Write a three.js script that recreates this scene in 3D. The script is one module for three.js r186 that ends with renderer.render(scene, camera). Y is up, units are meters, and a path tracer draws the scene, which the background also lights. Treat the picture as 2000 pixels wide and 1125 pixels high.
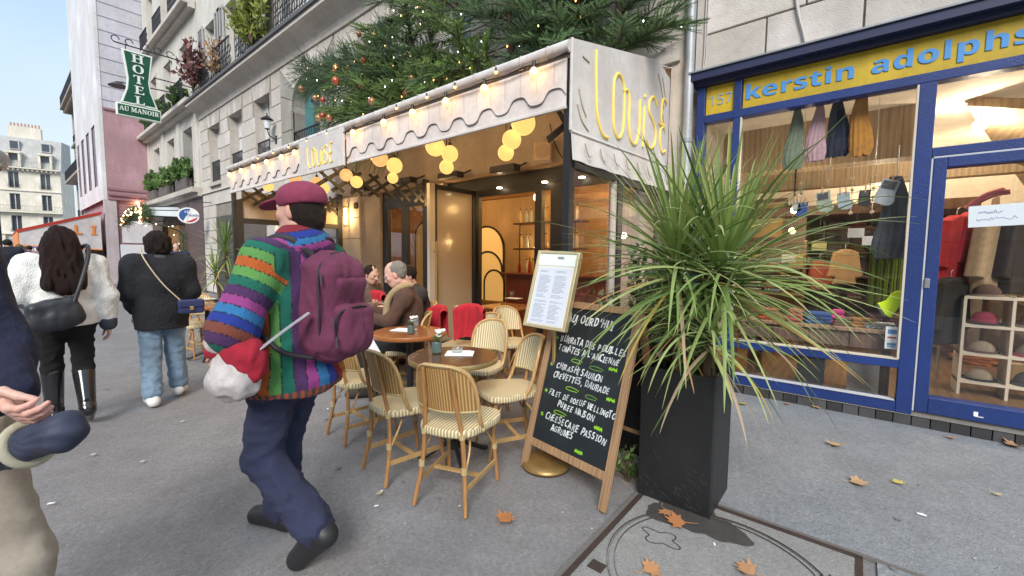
import * as THREE from 'three';
import { mergeGeometries, toCreasedNormals } from 'three/addons/utils/BufferGeometryUtils.js';
import { RoundedBoxGeometry } from 'three/addons/geometries/RoundedBoxGeometry.js';
import { FontLoader } from 'three/addons/loaders/FontLoader.js';
import { TextGeometry } from 'three/addons/geometries/TextGeometry.js';
import { createNoise3D } from 'simplex-noise';

// ---------------------------------------------------------------- camera, sky, sun, exposure
const scene = new THREE.Scene();
const FOCAL = 824 / 1125, YAW = 39.4, PITCH = -4.2, ROLL = 0.5, EYE = 1.43;
const camera = new THREE.PerspectiveCamera(2 * Math.atan(0.5 / FOCAL) * 180 / Math.PI, 16 / 9, 0.05, 2000);
camera.rotation.order = 'YXZ';
camera.position.set(0, EYE, 0);
camera.rotation.set(PITCH * Math.PI / 180, YAW * Math.PI / 180, ROLL * Math.PI / 180);
camera.updateMatrixWorld(true);
const renderer = new THREE.WebGLRenderer({ antialias: true });
renderer.setSize(1024, 576);
renderer.toneMapping = THREE.LinearToneMapping;
renderer.toneMappingExposure = 1.54;
renderer.shadowMap.enabled = true;

function rng(seed) { let a = seed >>> 0; return () => { a = (a + 0x6D2B79F5) >>> 0; let t = a; t = Math.imul(t ^ (t >>> 15), t | 1); t ^= t + Math.imul(t ^ (t >>> 7), t | 61); return ((t ^ (t >>> 14)) >>> 0) / 4294967296; }; }
const simplex = createNoise3D(rng(7));
const fbm = (x, y, z, o = 4) => { let s = 0, a = 0.5; for (let i = 0; i < o; i++) { s += a * simplex(x, y, z); x *= 2.03; y *= 2.03; z *= 2.03; a *= 0.5; } return s; };

const SUN_DIR = new THREE.Vector3(0.6, 0.74, 0.8).normalize();
{ // pale winter sky with thin veil of cloud
  const W = 512, H = 256, d = new Float32Array(W * H * 4);
  for (let j = 0; j < H; j++) for (let i = 0; i < W; i++) {
    const el = (j + 0.5) / H * Math.PI - Math.PI / 2, az = (i + 0.5) / W * 2 * Math.PI;
    const x = Math.cos(el) * Math.cos(az), y = Math.sin(el), z = Math.cos(el) * Math.sin(az);
    const t = Math.max(0, y), c = 0.5 + 0.7 * fbm(x * 2.1 / (0.35 + t), 2.3, z * 2.1 / (0.35 + t), 4);
    const k = Math.min(1, Math.max(0, c)), b = Math.pow(t, 0.55);
    const mixc = (p, q, w) => p.map((v2, n) => v2 + (q[n] - v2) * w), sm = (a0, b0, v2) => { const w = Math.min(1, Math.max(0, (v2 - a0) / (b0 - a0))); return w * w * (3 - 2 * w); };
    let col = mixc([0.5, 0.59, 0.66], [0.29, 0.455, 0.62], sm(0.1, 0.5, t)); col = mixc(col, [0.6, 0.74, 0.9], sm(0.5, 1, t)); col = mixc(col, [0.86, 0.9, 0.95], (0.12 + 0.62 * sm(0.45, 0.9, t)) * k);
    let [r, g, bl] = col;
    if (y < 0) { r = 0.25; g = 0.25; bl = 0.26; }
    const q = (j * W + i) * 4; d[q] = r; d[q + 1] = g; d[q + 2] = bl; d[q + 3] = 1;
  }
  const t = new THREE.DataTexture(d, W, H, THREE.RGBAFormat, THREE.FloatType);
  t.mapping = THREE.EquirectangularReflectionMapping; t.magFilter = t.minFilter = THREE.LinearFilter; t.needsUpdate = true;
  scene.background = t; scene.environment = t;
}
const sun = new THREE.DirectionalLight(new THREE.Color(1, 0.95, 0.88), 2.7);
sun.position.copy(SUN_DIR).multiplyScalar(60); sun.castShadow = true; sun.shadow.radius = 50; sun.shadow.mapSize.set(2048, 2048);
Object.assign(sun.shadow.camera, { left: -45, right: 25, top: 40, bottom: -25, near: 1, far: 160 });
scene.add(sun); scene.add(sun.target);
//scene.fog = new THREE.FogExp2(new THREE.Color(0.86, 0.9, 0.95), 0.0016);

// ---------------------------------------------------------------- helpers
const R = (d) => d * Math.PI / 180;
const V = (x, y, z) => new THREE.Vector3(x, y, z);
const C = (r, g, b) => new THREE.Color().setRGB(r, g, b);
const cam = new THREE.Matrix4().copy(camera.matrixWorld);
function at(px, py, depth) { return V((px - 1000) / 824 * depth, -(py - 562.5) / 824 * depth, -depth).applyMatrix4(cam); }   // a place given by the photograph's pixel and a depth
function ground(px, py, y = 0) { const p = at(px, py, 1), o = camera.position; const t = (y - o.y) / (p.y - o.y); return p.sub(o).multiplyScalar(t).add(o); }
function onZ(px, py, z) { const p = at(px, py, 1), o = camera.position; const t = (z - o.z) / (p.z - o.z); return p.sub(o).multiplyScalar(t).add(o); }
function onX(px, py, x) { const p = at(px, py, 1), o = camera.position; const t = (x - o.x) / (p.x - o.x); return p.sub(o).multiplyScalar(t).add(o); }

const names = new Map();
function numbered(n) { n = n.replace(/_\d{3}$/, ''); const k = names.get(n) || 0; names.set(n, k + 1); return k ? n + '_' + String(k).padStart(3, '0') : n; }
function tag(o, label, category, group, kind) { o.userData.label = label; if (category) o.userData.category = category; if (group) o.userData.group = group; if (kind) o.userData.kind = kind; return o; }
function thing(name, label, category, pos = [0, 0, 0], turn = 0, group) { const o = new THREE.Group(); o.name = numbered(name); o.position.set(...pos); o.rotation.y = turn; scene.add(o); return tag(o, label, category, group); }
function clean(g) {
  if (g.index) g = g.toNonIndexed(); const keep = { position: 1, normal: 1, uv: 1, color: 1 };
  for (const k of Object.keys(g.attributes)) if (!keep[k]) g.deleteAttribute(k);
  if (!g.attributes.normal) g.computeVertexNormals(); g.morphAttributes = {}; return g;
}
function boxUV(g, off = 0) { // uv in metres from the face direction
  const p = g.attributes.position, n = g.attributes.normal, uv = new Float32Array(p.count * 2);
  for (let i = 0; i < p.count; i += 3) {
    const nx = Math.abs(n.getX(i) + n.getX(i + 1) + n.getX(i + 2)), ny = Math.abs(n.getY(i) + n.getY(i + 1) + n.getY(i + 2)), nz = Math.abs(n.getZ(i) + n.getZ(i + 1) + n.getZ(i + 2));
    for (let k = i; k < i + 3 && k < p.count; k++) {
      const x = p.getX(k), y = p.getY(k), z = p.getZ(k); let u, v;
      if (ny >= nx && ny >= nz) { u = x; v = z; } else if (nx >= nz) { u = z; v = y; } else { u = x; v = y; }
      uv[2 * k] = u + off; uv[2 * k + 1] = v + off * 0.7;
    }
  }
  g.setAttribute('uv', new THREE.BufferAttribute(uv, 2)); return g;
}
function merge(gs) {
  gs = gs.flat(9).filter(Boolean).map(clean); const anyCol = gs.some((g) => g.attributes.color);
  for (const g of gs) {
    if (!g.attributes.uv) boxUV(g);
    if (anyCol && !g.attributes.color) g.setAttribute('color', new THREE.BufferAttribute(new Float32Array(g.attributes.position.count * 3).fill(1), 3));
    if (!anyCol && g.attributes.color) g.deleteAttribute('color');
  }
  return gs.length > 1 ? mergeGeometries(gs) : gs[0];
}
function mesh(name, geos, mat, parent, keepUV, off = 0) {
  let g = Array.isArray(geos) ? merge(geos) : clean(geos);
  if (!keepUV) boxUV(g, off);
  const m = new THREE.Mesh(g, mat); m.name = parent ? name : numbered(name); m.castShadow = m.receiveShadow = true;
  (parent || scene).add(m); return m;
}
function struct(name, geos, mat, keepUV) { const m = mesh(name, geos, mat, null, keepUV); m.userData.kind = 'structure'; return m; }
// geometry makers
const tr = (g, x = 0, y = 0, z = 0) => g.translate(x, y, z);
function bx(x0, x1, y0, y1, z0, z1) { return tr(new THREE.BoxGeometry(Math.abs(x1 - x0), Math.abs(y1 - y0), Math.abs(z1 - z0)), (x0 + x1) / 2, (y0 + y1) / 2, (z0 + z1) / 2); }
function rb(x0, x1, y0, y1, z0, z1, r = 0.008, s = 2) { return tr(new RoundedBoxGeometry(Math.abs(x1 - x0), Math.abs(y1 - y0), Math.abs(z1 - z0), s, r), (x0 + x1) / 2, (y0 + y1) / 2, (z0 + z1) / 2); }
function cyl(r0, r1, h, x, y, z, seg = 16, open = false) { return tr(new THREE.CylinderGeometry(r1, r0, h, seg, 1, open), x, y + h / 2, z); } // r0 bottom, r1 top
function bar(a, b, r, r2 = r, seg = 8) { const d = b.clone().sub(a), g = new THREE.CylinderGeometry(r2, r, d.length(), seg); g.applyQuaternion(new THREE.Quaternion().setFromUnitVectors(V(0, 1, 0), d.clone().normalize())); const m = a.clone().add(b).multiplyScalar(0.5); return tr(g, m.x, m.y, m.z); }
function flatbar(a, b, w, t) { const d = b.clone().sub(a), g = new THREE.BoxGeometry(w, d.length(), t); g.applyQuaternion(new THREE.Quaternion().setFromUnitVectors(V(0, 1, 0), d.clone().normalize())); const m = a.clone().add(b).multiplyScalar(0.5); return tr(g, m.x, m.y, m.z); }
function tube(pts, r, seg = 24, rad = 6, closed = false) { return new THREE.TubeGeometry(new THREE.CatmullRomCurve3(pts, closed, 'centripetal'), seg, r, rad, closed); }
function ribbon(pts, w, t, seg = 40) { const s = new THREE.Shape([[-t, -w], [t, -w], [t, w], [-t, w]].map((p) => new THREE.Vector2(p[0] / 2, p[1] / 2))); return new THREE.ExtrudeGeometry(s, { steps: seg, bevelEnabled: false, extrudePath: new THREE.CatmullRomCurve3(pts, false, 'centripetal') }); }
function sph(r, x, y, z, w = 20, h = 14) { return tr(new THREE.SphereGeometry(r, w, h), x, y, z); }
function prism(pts, depth, z = 0, bevel = 0) { const s = new THREE.Shape(pts.map((p) => new THREE.Vector2(p[0], p[1]))); const g = new THREE.ExtrudeGeometry(s, { depth, bevelEnabled: bevel > 0, bevelSize: bevel, bevelThickness: bevel, bevelSegments: 1, steps: 1 }); return tr(g, 0, 0, z); }
const lathe = (pts, seg = 24) => new THREE.LatheGeometry(pts.map((p) => new THREE.Vector2(p[0], p[1])), seg);
// procedural textures (tileable by sampling noise on a torus-like blend)
function tile(fn, S = 512) { // fn(u,v) must be periodic in 0..1
  const d = new Uint8Array(S * S * 4);
  for (let j = 0; j < S; j++) for (let i = 0; i < S; i++) { const c = fn(i / S, j / S), q = (j * S + i) * 4; d[q] = Math.max(0, Math.min(255, c[0] * 255)); d[q + 1] = Math.max(0, Math.min(255, c[1] * 255)); d[q + 2] = Math.max(0, Math.min(255, c[2] * 255)); d[q + 3] = 255; }
  const t = new THREE.DataTexture(d, S, S, THREE.RGBAFormat); t.wrapS = t.wrapT = THREE.RepeatWrapping; t.magFilter = THREE.LinearFilter; t.minFilter = THREE.LinearMipmapLinearFilter; t.generateMipmaps = true; t.needsUpdate = true; return t;
}
// periodic lattice noise
const perm = (() => { const r = rng(99), p = new Uint8Array(512), q = [...Array(256).keys()]; for (let i = 255; i > 0; i--) { const j = Math.floor(r() * (i + 1)); [q[i], q[j]] = [q[j], q[i]]; } for (let i = 0; i < 512; i++) p[i] = q[i & 255]; return p; })();
function pn2(u, v, fx, fy, seed, o = 4) { let s = 0, a = 0.5; for (let k = 0; k < o; k++) { const x = u * fx, y = v * fy, xi = Math.floor(x), yi = Math.floor(y), xf = x - xi, yf = y - yi, h = (i, j) => perm[perm[((i % fx) + fx) % fx & 255] + ((((j % fy) + fy) % fy) & 255) ^ (seed & 255)] / 127.5 - 1, w = (t) => t * t * (3 - 2 * t), wx = w(xf), wy = w(yf); s += a * ((h(xi, yi) * (1 - wx) + h(xi + 1, yi) * wx) * (1 - wy) + (h(xi, yi + 1) * (1 - wx) + h(xi + 1, yi + 1) * wx) * wy); fx *= 2; fy *= 2; a *= 0.5; seed += 37; } return s; }
const pn = (u, v, f, seed, o) => pn2(u, v, f, f, seed, o);
function srgb(t) { t.colorSpace = THREE.SRGBColorSpace; return t; }
function rep(t, m, m2 = m) { t = t.clone(); t.repeat.set(1 / m, 1 / m2); t.needsUpdate = true; return t; }
const T = {
  mottle: srgb(tile((u, v) => { const a = pn(u, v, 4, 3), b = pn(u, v, 48, 9, 2), s = 0.9 + 0.09 * a + 0.05 * b; return [s, s * (0.99 + 0.015 * a), s * (0.985 + 0.02 * a)]; })),
  grain: tile((u, v) => { const b = 0.5 + 0.6 * pn(u, v, 48, 5, 3); return [b, b, b]; }),
  streak: srgb(tile((u, v) => { const a = pn(u, v, 3, 13), b = pn2(u, v, 24, 2, 4, 3), c = pn(u, v, 32, 21, 2); const s = 0.91 + 0.08 * a + 0.065 * b * (0.7 + a) + 0.05 * c; return [s, s * 0.992, s * (0.98 + 0.03 * a)]; })),
  wood: srgb(tile((u, v) => { const w = pn2(u, v, 6, 1, 31, 2), s = 0.5 + 0.5 * Math.sin(2 * Math.PI * (u * 16 + 0.9 * w)), f = pn2(u, v, 96, 3, 17, 2); const k = 0.82 + 0.1 * s + 0.14 * f + 0.06 * w; return [k, k * 0.96, k * 0.9]; })),
  speck: srgb(tile((u, v) => { const a = pn(u, v, 12, 41, 3), b = pn(u, v, 128, 8, 2), c = pn(u, v, 200, 19, 1); const s = 0.86 + 0.05 * a + 0.1 * b + (c > 0.38 ? 0.1 : 0) - (c < -0.4 ? 0.1 : 0); return [s, s, s * 1.005]; }, 1024)),
  fabric: tile((u, v) => { const s = 0.5 + 0.25 * Math.sin(u * 2 * Math.PI * 64) + 0.25 * Math.sin(v * 2 * Math.PI * 64); return [s, s, s]; }, 512),
  weave: srgb(tile((u, v) => { const a = Math.sin(u * 2 * Math.PI * 8), row = Math.floor(v * 16), b = Math.sin((v * 16 + (Math.floor(u * 16) % 2) * 0.5) * 2 * Math.PI); const s = 0.8 + 0.15 * a + 0.07 * b; return [s, s * (0.97 + 0.03 * a), s * (0.9 + 0.08 * a)]; }, 256)),
  weaveBump: tile((u, v) => { const a = 0.5 + 0.5 * Math.sin(u * 2 * Math.PI * 8), b = Math.sin((v * 16 + (Math.floor(u * 16) % 2) * 0.5) * 2 * Math.PI); const s = 0.75 * a + 0.12 * (1 + b); return [s, s, s]; }, 256),
  fleece: tile((u, v) => { const s = 0.5 + 0.8 * pn(u, v, 14, 77, 3); return [s, s, s]; }, 512),
};
function M(col, o = {}) {
  const { tex, size = 1, bump, bumpTex, bs, ...rest } = o;
  const m = new THREE.MeshPhysicalMaterial({ color: C(...col), roughness: 0.8, ...rest });
  if (tex) m.map = rep(T[tex] || tex, size);
  if (bump) { m.bumpMap = rep(bumpTex || T.grain, bs || 0.5); m.bumpScale = bump; }
  return m;
}
const mats = {};
const font = await new FontLoader().loadAsync('fonts/droid/droid_sans_bold.typeface.json');
const fontReg = await new FontLoader().loadAsync('fonts/droid/droid_sans_regular.typeface.json');
const fontSerif = await new FontLoader().loadAsync('fonts/droid/droid_serif_bold.typeface.json');
function text(s, size, f = font, depth = 0.01, sx = 1) { const g = new TextGeometry(s, { font: f, size, depth, curveSegments: 6, bevelEnabled: false }); g.scale(sx, 1, 1); g.computeBoundingBox(); return g; }
// a lamp's light: small point light in warm white
function bulb(parent, x, y, z, I, r = 0.03, col = [1, 0.62, 0.26]) { const l = new THREE.PointLight(C(...col), I, 0, 2); l.position.set(x, y, z); l.castShadow = true; l.shadow.radius = r / 0.02; parent.add(l); return l; }
const ORD = ['first', 'second', 'third', 'fourth', 'fifth', 'sixth', 'seventh', 'eighth', 'ninth', 'tenth', 'eleventh', 'twelfth', 'thirteenth', 'fourteenth', 'fifteenth', 'sixteenth', 'seventeenth', 'eighteenth', 'nineteenth', 'twentieth'];
// ---------------------------------------------------------------- ground
mats.asphalt = M([0.325, 0.315, 0.322], { tex: 'speck', size: 1.73, vertexColors: true, roughness: 0.92, bump: 0.003, bs: 0.22 });
mats.asphalt2 = M([0.335, 0.355, 0.385], { tex: 'speck', size: 1.9, vertexColors: true, roughness: 0.9, bump: 0.004, bs: 0.3 });
mats.road = M([0.075, 0.077, 0.082], { tex: 'speck', size: 1.6, roughness: 0.9 });
mats.concrete = M([0.34, 0.335, 0.325], { tex: 'speck', size: 1.1, roughness: 0.9, bump: 0.003, bs: 0.3 });
mats.granite = M([0.42, 0.41, 0.4], { tex: 'speck', size: 1.2 });
mats.iron = M([0.1, 0.07, 0.062], { tex: 'mottle', size: 0.3, roughness: 0.6, metalness: 0.4, bump: 0.003, bs: 0.1 });
mats.damp = M([0.085, 0.08, 0.075], { tex: 'speck', size: 0.5, roughness: 0.55, bump: 0.004, bs: 0.2 });
function worn(g, seed, amp) { // slow changes of tone: patches, trodden lanes, old repairs
  const p = g.attributes.position, c = new Float32Array(p.count * 3); for (let i = 0; i < p.count; i++) { const x = p.getX(i), z = p.getZ(i); const s = 1 - amp + amp * (0.9 * fbm(x * 0.35, z * 0.6, seed, 4) + 0.7 * fbm(x * 1.7, z * 1.7, seed + 5, 3)); c[3 * i] = s; c[3 * i + 1] = s * 0.997; c[3 * i + 2] = s * 0.99; } g.setAttribute('color', new THREE.BufferAttribute(c, 3)); return g; }
struct('ground', [bx(-900, 900, -0.6, -0.3, -900, 900)], mats.road);
struct('road', [bx(-260, 80, -0.29, -0.13, 5.2, 17)], mats.road);
// pavement: one sheet with small long waves, so that it is not dead flat
{ const g = new THREE.PlaneGeometry(34, 11.2, 220, 90); g.rotateX(-Math.PI / 2); tr(g, -10, 0, -0.6);
  const p = g.attributes.position; for (let i = 0; i < p.count; i++) { const x = p.getX(i), z = p.getZ(i); p.setY(i, -0.012 + 0.007 * fbm(x * 0.5, z * 0.5, 2, 3)); }
  g.computeVertexNormals(); struct('pavement', [worn(g, 3, 0.13)], mats.asphalt);
  struct('pavement', [bx(-260, -27, -0.2, -0.012, -60, 5), bx(7, 40, -0.2, -0.012, -6.2, 5), bx(-27, 7, -0.24, -0.1, -6.2, 5)], mats.asphalt);
  // paler strip before the shop, laid later than the rest
  const s = new THREE.PlaneGeometry(9, 2.42, 60, 20); s.rotateX(-Math.PI / 2); tr(s, 3.54, 0.0, -3.79);
  struct('pavement', [worn(s, 8, 0.1)], mats.asphalt2);
  const s2 = new THREE.PlaneGeometry(6, 5.5, 8, 8); s2.rotateX(-Math.PI / 2); tr(s2, 3.14, -0.001, 0.17); struct('pavement', [worn(s2, 8, 0.1)], mats.asphalt2); }
for (let i = 0; i < 60; i++) { const k = mesh('kerb_stone', rb(-50 + i, -49.01 + i, -0.15, 0.0, 5.0, 5.22, 0.015), mats.granite, null); k.userData.kind = 'structure'; }
// access cover: iron ring in a square iron frame, filled with concrete
{
  const t = thing('access_cover', 'large round concrete filled access cover in an iron frame beside the black planter', 'manhole cover');
  const x0 = -0.95, x1 = 0.08, z0 = -2.56, z1 = -1.42, cx = -0.42, cz = -1.98;
  mesh('slab', [bx(x0 + 0.02, x1 - 0.02, -0.03, 0.0045, z0 + 0.02, z1 - 0.02)], mats.concrete, t);
  const fr = (a, b, c, d) => bx(a, b, -0.03, 0.009, c, d);
  mesh('frame', [fr(x0 - 0.008, x0 + 0.02, z0, z1), fr(x1 - 0.02, x1 + 0.008, z0, z1), fr(x0 - 0.008, x1 + 0.008, z0 - 0.008, z0 + 0.02), fr(x0 - 0.008, x1 + 0.008, z1, z1 + 0.028)], mats.iron, t);
  const ring = (r0, r1, h) => { const s = new THREE.Shape(); s.absarc(0, 0, r1, 0, 7, false); const q = new THREE.Path(); q.absarc(0, 0, r0, 0, 7, true); s.holes.push(q); const g = new THREE.ExtrudeGeometry(s, { depth: h, bevelEnabled: false, curveSegments: 64 }); g.rotateX(-Math.PI / 2); return tr(g, cx, 0.0, cz); };
  mesh('ring', [ring(0.448, 0.473, 0.012), ring(0.483, 0.516, 0.013)], mats.iron, t);
  mesh('ring_joint', [ring(0.475, 0.483, 0.0075)], M([0.02, 0.018, 0.018], { roughness: 1 }), t);
  mesh('lifting_slot', [bx(-0.44, -0.34, 0.001, 0.0085, -1.68, -1.645)], M([0.045, 0.03, 0.025], { roughness: 1 }), t);
  mesh('lifting_slot', [bx(-0.9, -0.83, 0.001, 0.0085, -1.72, -1.66)], M([0.045, 0.03, 0.025], { roughness: 1 }), t);
  // damp patch under the planter and a ring of dried water beside it
  const sh = new THREE.Shape(), n = 60; for (let i = 0; i < n; i++) { const a = i / n * 2 * Math.PI, r = 1 + 0.16 * Math.sin(3 * a + 1) + 0.14 * simplex(Math.cos(a) * 2, Math.sin(a) * 2, 3); const x = -0.64 + 0.25 * r * Math.cos(a), z = -2.36 + 0.155 * r * Math.sin(a); i ? sh.lineTo(x, -z) : sh.moveTo(x, -z); }
  const g = new THREE.ShapeGeometry(sh); g.rotateX(-Math.PI / 2); tr(g, 0, 0.0086, 0); mesh('damp_patch', [g], mats.damp, t);
  const pts = []; for (let i = 0; i < 26; i++) { const a = i / 26 * 2 * Math.PI, r = 1 + 0.3 * Math.sin(4 * a); pts.push(V(-0.71 + 0.085 * r * Math.cos(a), 0.0035, -2.08 + 0.055 * r * Math.sin(a))); }
  mesh('water_stain', [tube(pts, 0.0045, 90, 5, true)], mats.damp, t);
  // the damp crack at the edge of the slab
}
{ // groove in the pavement that continues from the frame towards the planter and along the terrace
  struct('pavement_joint', [bx(-0.985, -0.955, -0.02, 0.006, -2.62, -0.6), bx(-1.0, 4, -0.02, 0.006, -2.6, -2.58)], M([0.2, 0.185, 0.175], { tex: 'speck', size: 0.6 }));
}

{ // old repairs, trodden gum and worn joints in the asphalt
  const r = rng(88);
  const gum = [], pg = []; for (let i = 0; i < 260; i++) { const x = -9 + 10.5 * r(), z = -4 + 5.5 * r(); if (x > -1.0 && x < 0.15 && z > -2.7 && z < -1.3) continue; const q = new THREE.CircleGeometry(0.006 + 0.014 * r() * r(), 9); q.rotateX(-Math.PI / 2); q.scale(1, 1, 0.7 + 0.5 * r()); (r() < 0.6 ? gum : pg).push(tr(q, x, 0.0045 + (x > -0.9 ? 0.001 : 0), z)); }
  struct('gum_spots', gum, M([0.17, 0.165, 0.16], { roughness: 0.8 })); struct('gum_spots', pg, M([0.47, 0.46, 0.44], { roughness: 0.8 }));
}
// ---------------------------------------------------------------- buildings
const WZ = -4.97;
mats.stone = M([0.68, 0.635, 0.595], { tex: 'streak', size: 2.6, roughness: 0.9, bump: 0.004, bs: 0.35 });
mats.stone2 = M([0.62, 0.575, 0.535], { tex: 'streak', size: 3.1, roughness: 0.9, bump: 0.004, bs: 0.4 });
mats.stone3 = M([0.73, 0.69, 0.655], { tex: 'streak', size: 2.2, roughness: 0.9, bump: 0.004, bs: 0.3 });
mats.joint = M([0.33, 0.3, 0.265], { tex: 'mottle', size: 0.8, roughness: 0.95 });
mats.stucco = M([0.74, 0.72, 0.68], { tex: 'streak', size: 3.4, roughness: 0.9, bump: 0.002, bs: 0.6 });
mats.greystone = M([0.64, 0.6, 0.575], { tex: 'streak', size: 2.4, roughness: 0.9, bump: 0.003, bs: 0.35 });
mats.ironwork = M([0.035, 0.037, 0.045], { roughness: 0.5, metalness: 0.3 });
mats.black = M([0.018, 0.018, 0.02], { roughness: 0.45 });
mats.windowGlass = M([0.055, 0.065, 0.08], { roughness: 0.06, specularIntensity: 1, clearcoat: 0.6 });
mats.windowFrame = M([0.62, 0.62, 0.62], { roughness: 0.5, tex: 'mottle', size: 0.7 });
mats.curtain = M([0.62, 0.62, 0.62], { roughness: 0.9 });
mats.shutter = M([0.6, 0.6, 0.59], { roughness: 0.6, tex: 'mottle', size: 0.5 });
mats.zinc = M([0.36, 0.39, 0.43], { roughness: 0.5, metalness: 0.35, tex: 'streak', size: 1.5 });
const rB = rng(11);
// a course of stone blocks over [x0,x1] with openings cut out; each block is a piece of its own
function blockWall(parent, x0, x1, y0, y1, z, course, len, openings, list, name = 'stone_block', proud = 0.035, seed = 1, gap = 0.014) {
  const r = rng(seed); let row = 0;
  for (let y = y0; y < y1 - 0.05; y += course, row++) {
    const ya = y + gap / 2, yb = Math.min(y + course, y1) - gap / 2;
    let spans = [[x0, x1]];
    for (const o of openings) { const w = o(ya, yb); if (!w) continue; spans = spans.flatMap(([a, b]) => (w[1] <= a || w[0] >= b) ? [[a, b]] : [[a, w[0]], [w[1], b]].filter(([p, q]) => q - p > 0.04)); }
    for (const [a, b] of spans) {
      const n = Math.max(1, Math.round((b - a) / len)); let xs = [a];
      for (let i = 1; i < n; i++) xs.push(a + (b - a) * (i + (row % 2 ? 0.22 : -0.22) + (r() - 0.5) * 0.12) / n);
      xs.push(b);
      for (let i = 0; i < n; i++) if (xs[i + 1] - xs[i] > 0.05) mesh(name, rb(xs[i] + (i ? gap / 2 : 0), xs[i + 1] - (i < n - 1 ? gap / 2 : 0), ya, yb, z - 0.05, z + proud + (r() - 0.5) * 0.004, 0.008, 1), list[Math.floor(r() * list.length)], parent, false, r() * 5);
    }
  }
}
const rectOpening = (a, b, ya, yb) => (y0, y1) => (y1 > ya && y0 < yb) ? [a, b] : null;
function frameWithHoles(x0, x1, y0, y1, z0, z1, holes) { // backing wall: one slab with real openings
  const s = new THREE.Shape(); s.moveTo(x0, y0); s.lineTo(x1, y0); s.lineTo(x1, y1); s.lineTo(x0, y1); s.closePath();
  for (const h of holes) { const p = new THREE.Path(); if (h.arch) { const { c, r, y, sp } = h.arch; p.moveTo(c - r, y); p.lineTo(c - r, sp); p.absarc(c, sp, r, Math.PI, 0, true); p.lineTo(c + r, y); } else { const [a, b, c, d] = h; p.moveTo(a, c); p.lineTo(a, d); p.lineTo(b, d); p.lineTo(b, c); } p.closePath(); s.holes.push(p); }
  return tr(new THREE.ExtrudeGeometry(s, { depth: z1 - z0, bevelEnabled: false, curveSegments: 20 }), 0, 0, z0);
}
// a casement window set in its opening: frame, two sashes with panes
function casement(parent, x0, x1, y0, y1, z, { bars = 2, curt = true } = {}) {
  const w = 0.055, d = 0.05, m = (x0 + x1) / 2, g = [];
  g.push(bx(x0, x0 + w, y0, y1, z - d, z), bx(x1 - w, x1, y0, y1, z - d, z), bx(x0 + w, x1 - w, y1 - w, y1, z - d, z), bx(x0 + w, x1 - w, y0, y0 + w, z - d, z), bx(m - w * 0.7, m + w * 0.7, y0 + w, y1 - w, z - d, z + 0.01));
  for (let i = 1; i <= bars; i++) { const y = y0 + (y1 - y0) * i / (bars + 1); g.push(bx(x0 + w, m - w * 0.7, y - 0.015, y + 0.015, z - d + 0.01, z - 0.005), bx(m + w * 0.7, x1 - w, y - 0.015, y + 0.015, z - d + 0.01, z - 0.005)); }
  const f = mesh('window', g, mats.windowFrame, parent);
  for (const [a, b] of [[x0 + w, m - w * 0.7], [m + w * 0.7, x1 - w]]) mesh('pane', [bx(a, b, y0 + w, y1 - w, z - d + 0.012, z - d + 0.018)], mats.windowGlass, f);
  if (curt) mesh('curtain', [bx(x0 + w, x0 + w + (m - x0) * 0.5, y0 + w, y1 - w, z - d + 0.0185, z - d + 0.021)], mats.curtain, f);
  return f;
}
function railing(parent, x0, x1, y0, h, z, step = 0.09, scroll = true, name = 'railing') {
  const g = [bx(x0, x1, y0 + h - 0.025, y0 + h, z - 0.02, z + 0.02), bx(x0, x1, y0 + 0.03, y0 + 0.05, z - 0.012, z + 0.012)], n = Math.max(2, Math.round((x1 - x0) / step));
  for (let i = 0; i <= n; i++) { const x = x0 + (x1 - x0) * i / n; g.push(bx(x - 0.008, x + 0.008, y0, y0 + h - 0.02, z - 0.008, z + 0.008)); }
  if (scroll) for (let i = 0; i < n; i += 2) { const x = x0 + (x1 - x0) * (i + 1) / n, r = Math.min(step * 0.9, h * 0.16); for (const yy of [0.3, 0.62]) { const t = new THREE.TorusGeometry(r, 0.011, 5, 14); g.push(tr(t, x, y0 + h * yy, z)); } }
  return mesh(name, g, mats.ironwork, parent);
}
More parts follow.
